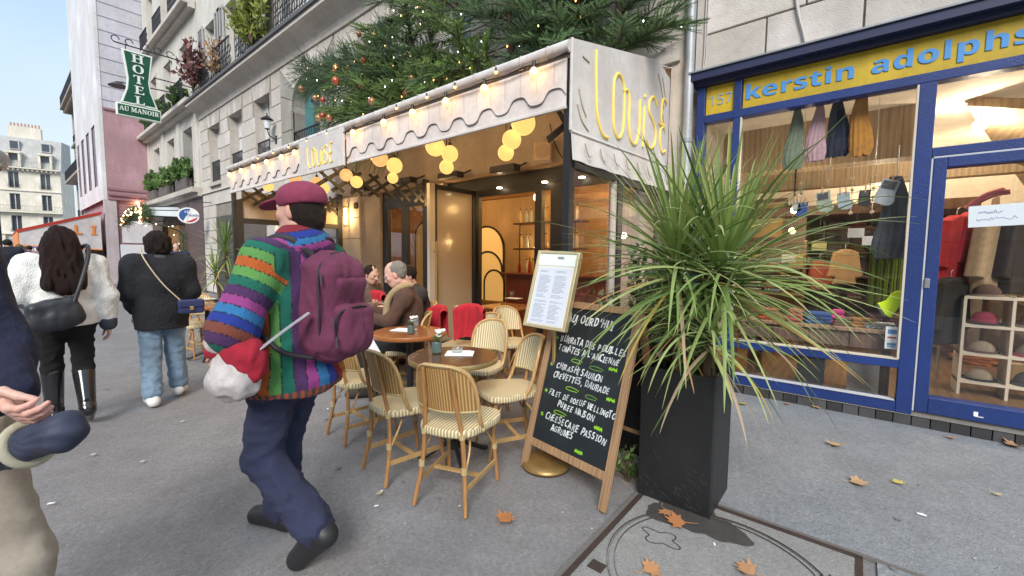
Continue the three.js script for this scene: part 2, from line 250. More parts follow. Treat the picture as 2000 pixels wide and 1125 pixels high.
// ---- restaurant building
const restaurant = thing('stone_building', 'pale stone building with rusticated upper storey standing over the restaurant terrace', 'building');
{
  const b = restaurant, L = -18.95, Rr = -1.66, top = 6.3;
  const wins = [[-18.0, -16.9, 3.95, 5.87], [-15.95, -14.85, 3.95, 5.87], [-13.84, -12.76, 3.95, 5.87], [-8.14, -7.07, 3.95, 5.87], [-6.0, -4.95, 3.95, 5.87], [-3.9, -2.85, 3.95, 5.87]];
  const arch = { c: -10.62, r: 0.76, y: 3.7, sp: 5.08 };
  mesh('wall', [frameWithHoles(L, Rr, 3.62, top, WZ - 0.45, WZ - 0.012, [...wins, { arch }])], mats.joint, b);
  const op = wins.map((w) => rectOpening(w[0], w[1], w[2], w[3] - 0.01));
  op.push(...wins.map((w) => rectOpening(w[0] - 0.16, w[1] + 0.16, w[3] - 0.02, top)));
  op.push((ya, yb) => { const ro = 1.42, y = (ya + yb) / 2; if (y < arch.sp) return [arch.c - 1.36, arch.c + 1.36]; const d = y - arch.sp; return [arch.c - 1.42 - (d > 0.8 ? 0.0 : 0), arch.c + 1.42]; });
  blockWall(b, L, Rr, 3.66, top, WZ, 0.4425, 0.95, op, [mats.stone, mats.stone2, mats.stone3], 'stone_block', 0.022, 5, 0.018);
  for (const w of wins) { // wedge stones of the flat arch over each window
    const n = 5, xa = w[0] - 0.15, xb = w[1] + 0.15; for (let i = 0; i < n; i++) { const f = (t) => [w[0] - 0.02 + (w[1] - w[0] + 0.04) * t, xa + (xb - xa) * t], [p, P] = f(i / n), [q, Q] = f((i + 1) / n), g = 0.009; mesh('wedge_stone', [prism([[p + g, w[3]], [q - g, w[3]], [Q - g, top - 0.01], [P + g, top - 0.01]], 0.075, WZ - 0.05)], [mats.stone, mats.stone2, mats.stone3][i % 3], b, false, i); }
    mesh('reveal', [bx(w[0] - 0.01, w[0] + 0.015, w[2], w[3] + 0.01, WZ - 0.42, WZ - 0.003), bx(w[1] - 0.015, w[1] + 0.01, w[2], w[3] + 0.01, WZ - 0.42, WZ - 0.003), bx(w[0] + 0.015, w[1] - 0.015, w[3] - 0.012, w[3] + 0.01, WZ - 0.42, WZ - 0.003), bx(w[0] - 0.05, w[1] + 0.05, w[2] - 0.12, w[2] - 0.001, WZ - 0.42, WZ + 0.06)], mats.stone2, b);
    casement(b, w[0] + 0.018, w[1] - 0.018, w[2], w[3] - 0.015, WZ - 0.22);
    railing(b, w[0] + 0.018, w[1] - 0.018, w[2] + 0.02, 0.72, WZ - 0.06, 0.085, false);
  }
  { // round arch: jamb stones, voussoirs, spandrel stones, teal door leaf behind
    const ro = 1.34, { c, r, sp } = arch, ms = [mats.stone2, mats.joint, mats.stone];
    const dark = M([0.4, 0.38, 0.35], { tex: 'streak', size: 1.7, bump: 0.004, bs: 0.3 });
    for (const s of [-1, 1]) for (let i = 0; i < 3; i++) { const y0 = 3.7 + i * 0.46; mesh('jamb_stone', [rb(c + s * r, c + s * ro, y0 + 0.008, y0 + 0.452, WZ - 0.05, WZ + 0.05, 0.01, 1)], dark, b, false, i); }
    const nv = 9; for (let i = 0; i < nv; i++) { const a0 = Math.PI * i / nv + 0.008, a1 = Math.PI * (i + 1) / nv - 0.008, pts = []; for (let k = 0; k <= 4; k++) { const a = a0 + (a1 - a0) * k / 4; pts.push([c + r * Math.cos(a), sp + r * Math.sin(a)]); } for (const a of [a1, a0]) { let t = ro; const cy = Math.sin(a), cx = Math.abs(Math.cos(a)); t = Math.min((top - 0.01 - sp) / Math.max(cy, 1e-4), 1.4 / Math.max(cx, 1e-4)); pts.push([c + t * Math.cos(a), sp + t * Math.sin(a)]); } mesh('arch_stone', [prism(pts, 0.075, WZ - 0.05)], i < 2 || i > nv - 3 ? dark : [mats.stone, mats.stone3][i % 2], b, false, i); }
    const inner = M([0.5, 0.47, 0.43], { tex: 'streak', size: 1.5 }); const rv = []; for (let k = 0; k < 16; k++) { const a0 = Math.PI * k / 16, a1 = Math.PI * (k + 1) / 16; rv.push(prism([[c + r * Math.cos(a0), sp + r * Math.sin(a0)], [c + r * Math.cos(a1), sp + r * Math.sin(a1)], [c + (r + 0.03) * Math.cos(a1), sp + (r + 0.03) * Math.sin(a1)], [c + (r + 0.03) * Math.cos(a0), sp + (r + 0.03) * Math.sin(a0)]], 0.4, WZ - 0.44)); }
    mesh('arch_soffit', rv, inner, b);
    const teal = M([0.09, 0.27, 0.3], { roughness: 0.5, tex: 'streak', size: 1 }); const s = new THREE.Shape(); s.moveTo(c - r, 3.7); s.lineTo(c - r, sp); s.absarc(c, sp, r, Math.PI, 0, true); s.lineTo(c + r, 3.7); const hole = new THREE.Path(); hole.moveTo(c - 0.32, 3.9); hole.lineTo(c - 0.32, sp); hole.absarc(c, sp, 0.5, 2.6, 0.54, true); hole.lineTo(c + 0.5, 3.9); hole.closePath(); s.holes.push(hole);
    mesh('arched_window', [tr(new THREE.ExtrudeGeometry(s, { depth: 0.05, bevelEnabled: false }), 0, 0, WZ - 0.36)], teal, b);
    mesh('pane', [bx(c - r, c + r, 3.7, 5.7, WZ - 0.37, WZ - 0.362)], mats.windowGlass, b);
    railing(b, c - r, c + r, 3.72, 0.85, WZ - 0.04, 0.09, false);
  }
  // string course and the big cornice that carries the balcony
  mesh('string_course', [bx(L - 0.02, Rr, 6.3, 6.38, WZ - 0.4, WZ + 0.06)], mats.stone2, b);
  { const prof = [[-0.4, 6.38], [0.05, 6.38], [0.07, 6.46], [0.12, 6.52], [0.2, 6.58], [0.34, 6.66], [0.42, 6.68], [0.42, 6.78], [-0.4, 6.78]]; const s = new THREE.Shape(prof.map((p) => new THREE.Vector2(p[0], p[1]))); const g = new THREE.ExtrudeGeometry(s, { depth: Rr - L + 0.06, bevelEnabled: false }); g.rotateY(-Math.PI / 2); g.rotateY(0); tr(g, Rr + 0.02, 0, 0); g.scale(1, 1, 1); const p = g.attributes.position; for (let i = 0; i < p.count; i++) p.setZ(i, p.getZ(i) + WZ); g.computeVertexNormals(); mesh('cornice', [g], mats.stone, b); }
  mesh('balcony_edge', [bx(L - 0.06, Rr, 6.78, 6.86, WZ - 0.1, WZ + 0.47)], M([0.1, 0.1, 0.11], { roughness: 0.7 }), b);
  // upper storey with french windows, shutters and cast iron balconies
  const up = [[-18.05, -16.85], [-15.98, -14.82], [-13.86, -12.74], [-11.2, -10.05], [-8.2, -7.02], [-6.05, -4.9], [-3.95, -2.8]];
  mesh('upper_wall', [frameWithHoles(L, Rr, 6.86, 13.5, WZ - 0.45, WZ - 0.02, up.flatMap((w) => [[w[0], w[1], 6.9, 9.3], [w[0], w[1], 10.4, 12.7]]))], mats.stucco, b);
  for (const w of up) {
    casement(b, w[0], w[1], 6.9, 9.3, WZ - 0.22, { bars: 3 }); casement(b, w[0], w[1], 10.4, 12.7, WZ - 0.22, { bars: 3 });
    for (const s of [0, 1]) { // louvred shutter folded back against the wall
      const x0 = s ? w[1] + 0.02 : w[0] - 0.56, x1 = x0 + 0.54, z = WZ + 0.04; const f = mesh('shutter', [bx(x0, x0 + 0.06, 7.3, 9.35, z - 0.02, z + 0.02), bx(x1 - 0.06, x1, 7.3, 9.35, z - 0.02, z + 0.02), bx(x0 + 0.06, x1 - 0.06, 9.27, 9.35, z - 0.02, z + 0.02), bx(x0 + 0.06, x1 - 0.06, 7.3, 7.4, z - 0.02, z + 0.02), bx(x0 + 0.06, x1 - 0.06, 8.28, 8.36, z - 0.02, z + 0.02)], mats.shutter, b);
      const lv = []; for (let y = 7.44; y < 9.24; y += 0.06) { if (y > 8.25 && y < 8.38) continue; const q = new THREE.BoxGeometry(0.42, 0.055, 0.008); q.rotateX(0.6); lv.push(tr(q, (x0 + x1) / 2, y, z)); } mesh('louvre', lv, mats.shutter, f).userData.kind = 'stuff';
    }
    railing(b, w[0] - 0.25, w[1] + 0.25, 6.86, 0.95, WZ + 0.36, 0.13, true, 'balcony_railing');
  }
  mesh('roof_cornice', [bx(L, Rr, 13.5, 13.9, WZ - 0.45, WZ + 0.5)], mats.stone, b); mesh('roof', [prism([[L, 13.9], [Rr, 13.9], [Rr, 16], [L, 16]], 6, WZ - 7)], mats.zinc, b);
  // party pilaster beside the shop and solid body behind
  mesh('pilaster', [bx(-1.76, -1.6, 0, 6.3, WZ - 0.4, WZ + 0.03)], mats.stone3, b);
  mesh('side_wall', [bx(L, L + 0.3, 0, 13.5, -12, WZ - 0.45), bx(Rr - 0.3, Rr, 3.65, 13.5, -12, WZ - 0.45), bx(L, Rr, 3.6, 13.5, -12.3, -12)], mats.stucco, b);
  // ground floor left of the terrace: grooved stone base
  mesh('ground_floor_wall', [bx(L, -9.3, 0, 3.62, WZ - 0.4, WZ - 0.02)], mats.joint, b);
  blockWall(b, L, -9.3, 0.05, 3.62, WZ, 0.446, 1.0, [rectOpening(-17.6, -13.2, 0, 2.75)], [mats.stone, mats.stone3], 'stone_block', 0.02, 9, 0.018);
  mesh('doorway', [bx(-17.6, -13.2, 0.05, 2.75, WZ - 0.06, WZ + 0.005)], M([0.05, 0.045, 0.045], { roughness: 0.4 }), b);
  mesh('band', [bx(L - 0.03, Rr, 3.62, 3.68, WZ - 0.3, WZ + 0.07)], mats.stone3, b);
  for (const x of [-11.05, -9.35 + 1.9, -5.4]) mesh('vent', [tr(new THREE.CylinderGeometry(0.07, 0.07, 0.03, 18).rotateX(Math.PI / 2), x + 0.4, 6.16, WZ + 0.03)], M([0.12, 0.11, 0.1]), b);
}
{ // wall lantern beside the arch
  const x = -12.35, y = 4.62, t = thing('wall_lantern', 'small black lantern fixed to the stone wall left of the arched window', 'lantern', [x, y, WZ]);
  mesh('bracket', [tube([V(0, -0.1, 0.03), V(0.0, 0.0, 0.2), V(0, 0.14, 0.24)], 0.014, 14), bx(-0.05, 0.05, -0.2, 0.02, 0.02, 0.04)], mats.ironwork, t);
  mesh('cage', [cyl(0.06, 0.1, 0.24, 0, 0.14, 0.24, 6), cyl(0.17, 0.02, 0.11, 0, 0.39, 0.24, 6), cyl(0.1, 0.13, 0.015, 0, 0.375, 0.24, 6), cyl(0.02, 0.02, 0.06, 0, 0.5, 0.24, 6)], mats.ironwork, t);
  mesh('glass', [cyl(0.065, 0.1, 0.2, 0, 0.16, 0.24, 6)], M([0.75, 0.78, 0.8], { roughness: 0.15 }), t);
  mesh('cable', [tube([V(0.02, -0.2, 0.03), V(0.05, -0.5, 0.03), V(0.03, -0.95, 0.03)], 0.009, 14)], M([0.6, 0.58, 0.55]), t);
}
// ---- hotel building
{
  const b = thing('hotel_building', 'light plastered hotel building with planted window ledges behind the green hotel sign', 'building'), L = -27.25, Rr = -18.97;
  const low = [[-26.05, -25.0], [-23.6, -22.5], [-21.1, -19.95]], lowY = [4.2, 6.3], upY = [7.55, 9.45];
  const holes = low.flatMap((w) => [[w[0], w[1], ...lowY], [w[0], w[1], ...upY], [w[0], w[1], 10.9, 13.2]]);
  mesh('wall', [frameWithHoles(L, Rr, 3.7, 15, WZ - 0.45, WZ - 0.01, holes)], mats.stucco, b);
  for (const w of low) {
    for (const [y0, y1] of [lowY, upY, [10.9, 13.2]]) { casement(b, w[0], w[1], y0, y1, WZ - 0.25, { bars: 3 }); mesh('window_surround', [bx(w[0] - 0.16, w[0] - 0.02, y0, y1 + 0.14, WZ - 0.03, WZ + 0.025), bx(w[1] + 0.02, w[1] + 0.16, y0, y1 + 0.14, WZ - 0.03, WZ + 0.025), bx(w[0] - 0.02, w[1] + 0.02, y1 + 0.0, y1 + 0.14, WZ - 0.03, WZ + 0.022)], mats.stone3, b); }
    for (const y of [7.1, 10.55]) railing(b, w[0] - 0.15, w[1] + 0.15, y, 0.85, WZ + 0.3, 0.1, true, 'balcony_railing');
    railing(b, w[0] - 0.02, w[1] + 0.02, 4.05, 0.5, WZ + 0.2, 0.1, false);
  }
  for (const x of [-27.2, -24.3, -21.8, -19.35]) mesh('pilaster', [bx(x - 0.22, x + 0.22, 3.9, 6.8, WZ - 0.02, WZ + 0.05)], mats.stucco, b);
  for (const [y, d] of [[6.8, 0.42], [10.25, 0.42]]) mesh('cornice', [bx(L, Rr, y, y + 0.12, WZ - 0.1, WZ + d * 0.5), bx(L, Rr, y + 0.12, y + 0.26, WZ - 0.1, WZ + d)], mats.stone3, b);
  mesh('ledge', [bx(L, Rr, 3.72, 3.9, WZ - 0.1, WZ + 0.34), bx(L, Rr, 3.58, 3.72, WZ - 0.1, WZ + 0.16)], mats.stone2, b);
  mesh('roof', [bx(L, Rr, 15, 17, -12, WZ)], mats.zinc, b);
  mesh('ground_floor_wall', [bx(L, -25.3, 0, 3.6, WZ - 0.3, WZ), bx(-21.4, Rr, 0, 3.6, WZ - 0.3, WZ + 0.02), bx(-25.3, -21.4, 2.7, 3.6, WZ - 0.3, WZ)], M([0.13, 0.085, 0.09], { tex: 'mottle', size: 1.2, roughness: 0.6 }), b);
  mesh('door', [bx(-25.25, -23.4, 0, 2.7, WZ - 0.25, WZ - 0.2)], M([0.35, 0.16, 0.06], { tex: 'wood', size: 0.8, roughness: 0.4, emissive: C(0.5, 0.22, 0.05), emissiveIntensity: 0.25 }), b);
  mesh('door', [bx(-23.3, -21.45, 0, 2.7, WZ - 0.25, WZ - 0.2)], M([0.3, 0.14, 0.055], { tex: 'wood', size: 0.8, roughness: 0.4 }), b);
}
// ---- wrapped corner building: purple and white sheeting on a boarded box that juts out
{
  const b = thing('wrapped_building', 'building wrapped in purple and white printed sheeting that juts out beyond the hotel', 'building'), X = -27.28, FZ = -3.3;
  mats.purple = M([0.5, 0.31, 0.36], { tex: 'streak', size: 2.2, roughness: 0.7 }); mats.purple2 = M([0.36, 0.19, 0.235], { tex: 'streak', size: 1.7, roughness: 0.7 });
  mats.lilac = M([0.66, 0.66, 0.76], { tex: 'streak', size: 3, roughness: 0.7 }); mats.sheet = M([0.86, 0.86, 0.92], { tex: 'streak', size: 4, roughness: 0.7 });
  mesh('upper_wall', [bx(-36.2, X - 0.01, 8.15, 26, -11, FZ)], mats.lilac, b);
  const lines = []; for (let y = 8.5; y < 26; y += 0.62) lines.push(bx(X - 0.02, X + 0.012, y, y + 0.03, -11, FZ - 0.02)); mesh('sheet_seam', lines, M([0.42, 0.41, 0.5]), b);
  mesh('sheet', [bx(-36.22, X - 0.02, 7.62, 26, FZ, FZ + 0.03), bx(-36.22, X - 0.02, 3.95, 4.7, FZ, FZ + 0.03), bx(-36.22, -35.9, 4.7, 7.62, FZ, FZ + 0.03), bx(-28.0, X - 0.02, 4.7, 7.62, FZ, FZ + 0.03)], mats.sheet, b);
  for (let i = 0; i < 4; i++) { const x = -35.9 + i * 1.98; mesh('slot_window', [bx(x, x + 1.2, 4.7, 7.62, FZ - 0.1, FZ - 0.02)], M([0.1, 0.05, 0.09], { roughness: 0.3 }), b); if (i < 4) mesh('sheet', [bx(x + 1.2, x + 1.98, 4.7, 7.62, FZ, FZ + 0.03)], mats.sheet, b); }
  mesh('box_wall', [bx(-36.2, X, 3.95, 8.15, -11, FZ - 0.1)], mats.purple, b);
  mesh('box_corner', [bx(X - 0.3, X + 0.01, 3.93, 26, FZ - 0.1, FZ + 0.035)], mats.sheet, b);
  for (const [y, d] of [[8.05, 0.06], [4.4, 0.05], [4.15, 0.09], [3.95, 0.05]]) mesh('moulding', [bx(-36, X + d, y, y + 0.1, -11, FZ - 0.12)], mats.purple2, b);
  mesh('lower_wall', [bx(-36.2, X - 0.12, 0, 3.95, -11, FZ - 0.15)], mats.purple, b);
  for (let i = 0; i < 5; i++) mesh('clapboard', [bx(-36, X - 0.08, 3.2 + i * 0.15, 3.34 + i * 0.15, -11, FZ - 0.17)], mats.purple2, b);
  mesh('pillar', [bx(X - 0.35, X + 0.0, 0, 3.94, FZ - 0.4, FZ + 0.02)], M([0.62, 0.55, 0.6], { tex: 'streak', size: 1.5 }), b);
  mesh('notice_panel', [rb(X - 0.13, X - 0.06, 1.95, 3.15, -6, FZ - 0.55, 0.01)], mats.sheet, b);
  mesh('notice_panel', [rb(X - 0.11, X + 0.03, 0.72, 1.86, -4.75, FZ - 0.45, 0.01)], M([0.72, 0.74, 0.8], { roughness: 0.5 }), b);
  mesh('notice_print', [bx(X + 0.03, X + 0.034, 1.28, 1.42, -4.42, -4.32), bx(X + 0.03, X + 0.034, 1.44, 1.52, -4.42, -4.4), bx(X + 0.03, X + 0.034, 1.44, 1.52, -4.35, -4.33)], M([0.45, 0.46, 0.5]), b);
  const l = mesh('wall_lamp', [sph(0.07, X + 0.1, 3.86, -4.45)], M([1, 0.9, 0.7], { emissive: C(1, 0.75, 0.4), emissiveIntensity: 5 }), b); bulb(b, X + 0.1, 3.86, -4.45, 0.6);
  mesh('gap_strip', [bx(X - 0.3, X + 0.3, 9.9, 26, -11, WZ - 0.02)], M([0.16, 0.26, 0.27], { tex: 'streak', size: 2 }), b);
}
{ // side awning with big orange letters on the corner building
  const X = -27.3, t = thing('striped_awning', 'white awning flank with red edge and large orange letters on the purple building', 'awning');
  const q = (y, z) => V(X, y, z);
  const side = new THREE.Shape(); [[0.6, 1.76], [0.6, 2.3], [3.12, 3.24], [3.12, 1.6]].forEach((p, i) => i ? side.lineTo(p[0], p[1]) : side.moveTo(p[0], p[1]));
  const g = new THREE.ExtrudeGeometry(side, { depth: 0.02, bevelEnabled: false }); g.rotateY(Math.PI / 2); tr(g, X, 0, 0); mesh('side_panel', [g], M([0.8, 0.78, 0.8], { roughness: 0.8, tex: 'mottle', size: 1 }), t);
  const red = M([0.5, 0.045, 0.03], { roughness: 0.7 }), org = M([0.8, 0.26, 0.05], { roughness: 0.6 });
  mesh('canopy', [flatbar(V(X - 4, 2.36, -0.55), V(X - 4, 3.34, -3.2), 8.1, 0.04)], red, t);
  mesh('edge', [flatbar(V(X + 0.03, 2.33, -0.56), V(X + 0.03, 3.3, -3.16), 0.03, 0.12)], red, t);
  mesh('edge', [flatbar(V(X + 0.03, 1.74, -0.58), V(X + 0.03, 1.6, -3.12), 0.02, 0.05)], org, t);
  mesh('front_valance', [bx(X - 8, X + 0.03, 1.75, 2.34, -0.6, -0.57)], org, t);
  for (const [s, z] of [['L', -2.2], ['I', -2.75]]) { const k = text(s, 0.42, font, 0.02); k.rotateY(Math.PI / 2); tr(k, X + 0.03, 2.28, z); mesh('letter', [k], org, t, true); }
  mesh('interior', [bx(X - 5, X - 0.2, 0, 1.9, -3.2, -3.0)], M([0.06, 0.04, 0.03]), t);
}
// ---- far blocks
function farBlock(name, label, X0, X1, y0, floors, fh, zs, turn, opt = {}) {
  // facade in the local x-y plane looking to +z; windows in columns
  const b = thing(name, label, 'building', opt.pos, turn), m = opt.mat, z = 0, W = X1 - X0, n = opt.cols, H0 = opt.ground || 4.3, holes = [];
  for (let f = 0; f < floors; f++) for (let i = 0; i < n; i++) { const x = X0 + W * (i + 0.5) / n; holes.push([x - 0.55, x + 0.55, H0 + f * fh + 0.35, H0 + f * fh + fh - 0.55]); }
  const top = H0 + floors * fh; mesh('wall', [frameWithHoles(X0, X1, H0, top, -0.4, 0, holes), bx(X0, X1, 0, H0, -0.5, -0.35), bx(X0, X1, 0, top, -opt.depth, -0.41)], m, b);
  const pier = []; for (let i = 0; i <= n; i++) { const x = X0 + W * i / n; pier.push(bx(x - 0.4, x + 0.4, 0, H0, -0.36, 0)); } mesh('pier', pier, m, b);
  for (let i = 0; i < n; i++) { const x0 = X0 + W * i / n + 0.4, x1 = X0 + W * (i + 1) / n - 0.4; mesh('shop_window', [bx(x0, x1, 0.4, 2.9, -0.3, -0.25)], mats.windowGlass, b); mesh('shop_sign', [bx(x0, x1, 2.95, 3.6, -0.28, -0.1)], M([0.25, 0.27, 0.3]), b); }
  holes.forEach((h) => { const f = mesh('window', [bx(h[0], h[0] + 0.06, h[2], h[3], -0.3, -0.22), bx(h[1] - 0.06, h[1], h[2], h[3], -0.3, -0.22), bx(h[0], h[1], h[3] - 0.07, h[3], -0.3, -0.219), bx((h[0] + h[1]) / 2 - 0.05, (h[0] + h[1]) / 2 + 0.05, h[2], h[3], -0.3, -0.21)], mats.windowFrame, b); mesh('pane', [bx(h[0], h[1], h[2], h[3], -0.32, -0.3)], mats.windowGlass, f); });
  for (let f = 0; f <= floors; f++) { const big = f === floors || f === 1; mesh('cornice', [bx(X0 - 0.1, X1 + 0.1, H0 + f * fh - 0.12, H0 + f * fh + 0.06, -0.3, big ? 0.75 : 0.18)], m, b); if (big) railing(b, X0, X1, H0 + f * fh + 0.06, 0.9, 0.7, 0.16, false, 'balcony_railing'); else if (f < floors) for (const h of holes.slice(f * n, f * n + n)) railing(b, h[0] - 0.1, h[1] + 0.1, h[2] - 0.1, 0.6, 0.08, 0.14, false); if (f === floors) { const g = []; for (let x = X0; x < X1; x += 0.5) g.push(bx(x, x + 0.2, H0 + f * fh - 0.4, H0 + f * fh - 0.12, 0, 0.55)); mesh('bracket', g, m, b).userData.kind = 'stuff'; } }
  if (opt.mansard) { const r = opt.mansard; const s = new THREE.Shape([[0, top], [-0.8, top + 0.2], [-2.1, top + 5], [-8, top + 5.6], [-8, top]].map((p) => new THREE.Vector2(p[0], p[1]))); const g = new THREE.ExtrudeGeometry(s, { depth: W, bevelEnabled: false }); g.rotateY(-Math.PI / 2); tr(g, X1, 0, 0); g.translate(0, 0, 0); const rf = mesh('roof', [g], opt.roofMat, b);
    for (let i = 0; i < n; i++) { const x = X0 + W * (i + 0.5) / n; const d = mesh('dormer', [bx(x - 0.75, x - 0.5, top, top + 2.3, -1.6, -0.5), bx(x + 0.5, x + 0.75, top, top + 2.3, -1.6, -0.5), bx(x - 0.8, x + 0.8, top + 2.3, top + 2.6, -1.8, -0.4)], m, b); mesh('pane', [bx(x - 0.5, x + 0.5, top, top + 2.3, -1.2, -1.1)], mats.windowGlass, d); mesh('roof_window', [bx(x - 0.55, x + 0.55, top + 3, top + 4.4, -2.1, -1.35)], mats.windowFrame, b); mesh('pane', [bx(x - 0.42, x + 0.42, top + 3.1, top + 4.25, -1.4, -1.33)], mats.windowGlass, b); }
    mesh('chimney', [bx(X1 - 6, X1 - 2.4, top + 4.5, top + 6.9, -4, -3)], m, b); const pots = []; for (let k = 0; k < 9; k++) pots.push(cyl(0.13, 0.1, 0.6, X1 - 5.7 + k * 0.38, top + 6.9, -3.5, 8)); mesh('chimney_pot', pots, M([0.5, 0.3, 0.2]), b).userData.kind = 'stuff'; }
  return b;
}
farBlock('apartment_block', 'pale cream apartment block with mansard roof far down the street', -18, 5.5, 0, 3, 3.35, null, R(76), { cols: 7, mat: M([0.86, 0.81, 0.71], { tex: 'streak', size: 3, roughness: 0.9 }), depth: 9, mansard: 1, roofMat: M([0.5, 0.5, 0.5], { tex: 'streak', size: 2, roughness: 0.6 }), pos: [-101, 0, -1.7], ground: 4.4 });
farBlock('apartment_block', 'tall grey block with dark iron balconies just past the purple building', -20, 0, 0, 3, 3.4, null, 0, { cols: 7, mat: M([0.48, 0.42, 0.37], { tex: 'streak', size: 3, roughness: 0.9 }), depth: 9, mansard: 0, pos: [-38, 0, -5.1], ground: 4.6 });
// ---------------------------------------------------------------- the blue shop
mats.blue = M([0.018, 0.048, 0.225], { roughness: 0.42, tex: 'streak', size: 1.6, bump: 0.0015, bs: 0.3 });
mats.blueDark = M([0.02, 0.025, 0.075], { roughness: 0.5 });
mats.glass = new THREE.MeshPhysicalMaterial({ color: 0xffffff, transmission: 1, thickness: 0, roughness: 0.0, ior: 1.5 });
mats.oak = M([0.3, 0.2, 0.12], { tex: 'wood', size: 0.6, roughness: 0.5 });
mats.darkWood = M([0.14, 0.075, 0.04], { tex: 'wood', size: 0.8, roughness: 0.45 });
mats.paper = M([0.8, 0.82, 0.84], { roughness: 0.7 });
mats.silver = M([0.55, 0.56, 0.58], { roughness: 0.3, metalness: 0.8 });
mats.brass = M([0.6, 0.42, 0.16], { roughness: 0.35, metalness: 0.8 });
const cream = M([0.66, 0.61, 0.52], { roughness: 0.85, tex: 'mottle', size: 2 });
{ // masonry above the shop
  const b = thing('shop_building', 'pale grey stone block building above the blue and yellow shop', 'building');
  mesh('wall', [bx(-1.5, 4.6, 3.4, 14, WZ - 0.5, WZ - 0.015)], mats.joint, b);
  blockWall(b, -1.42, 4.6, 3.46, 9, WZ, 0.365, 0.78, [], [mats.greystone, mats.greystone, mats.stone3], 'stone_block', 0.012, 21, 0.016);
  mesh('upper_wall', [bx(-1.42, 4.6, 9.1, 14, WZ - 0.4, WZ)], mats.greystone, b);
  mesh('corner_strip', [bx(-1.5, -1.42, 3.4, 9, WZ - 0.2, WZ + 0.02)], mats.greystone, b);
  mesh('side_wall', [bx(4.4, 4.6, 0, 14, -10, WZ - 0.02), bx(2.9, 4.6, 0, 3.4, WZ - 0.4, WZ)], mats.greystone, b);
}
{ const p = thing('drainpipe', 'grey zinc drainpipe running down between the shop and the restaurant building', 'drainpipe', [-1.54, 0, WZ + 0.09]);
  mesh('pipe', [cyl(0.05, 0.05, 7.2, 0, 2.2, 0, 18)], M([0.47, 0.5, 0.54], { roughness: 0.5, metalness: 0.3, tex: 'streak', size: 1 }), p);
  mesh('lower_pipe', [cyl(0.06, 0.06, 2.2, 0, 0, 0, 18), cyl(0.075, 0.075, 0.06, 0, 2.16, 0, 18)], M([0.55, 0.52, 0.47], { roughness: 0.7, tex: 'streak', size: 1 }), p);
  for (const y of [2.7, 4.6, 6.4]) mesh('pipe_clip', [cyl(0.058, 0.058, 0.04, 0, y, 0, 18), bx(-0.012, 0.012, y, y + 0.04, -0.09, -0.04)], mats.zinc, p); }
{ const g = (pts, r) => tube(pts.map((q) => onZ(q[0], q[1], WZ + 0.035)), r, 40, 5), m = M([0.5, 0.47, 0.45], { roughness: 0.8 });
  tag(mesh('wall_cable', [g([[1382, -40], [1378, 40], [1376, 100], [1372, 148]], 0.008), g([[1386, -40], [1381, 60], [1378, 120], [1372, 148]], 0.006)], m), 'thin double cable running down the wall beside the drainpipe', 'cable');
  tag(mesh('wall_cable', [g([[1553, -30], [1558, 20], [1568, 60], [1578, 95], [1590, 103]], 0.011), g([[1556, -30], [1562, 30], [1572, 70], [1582, 98]], 0.007)], m), 'looped grey cable hanging on the wall above the yellow sign', 'cable');
  tag(mesh('wall_cable', [g([[1925, -20], [1915, 5], [1900, 22], [1895, 26]], 0.008)], m), 'short grey cable high on the wall near the right edge', 'cable'); }
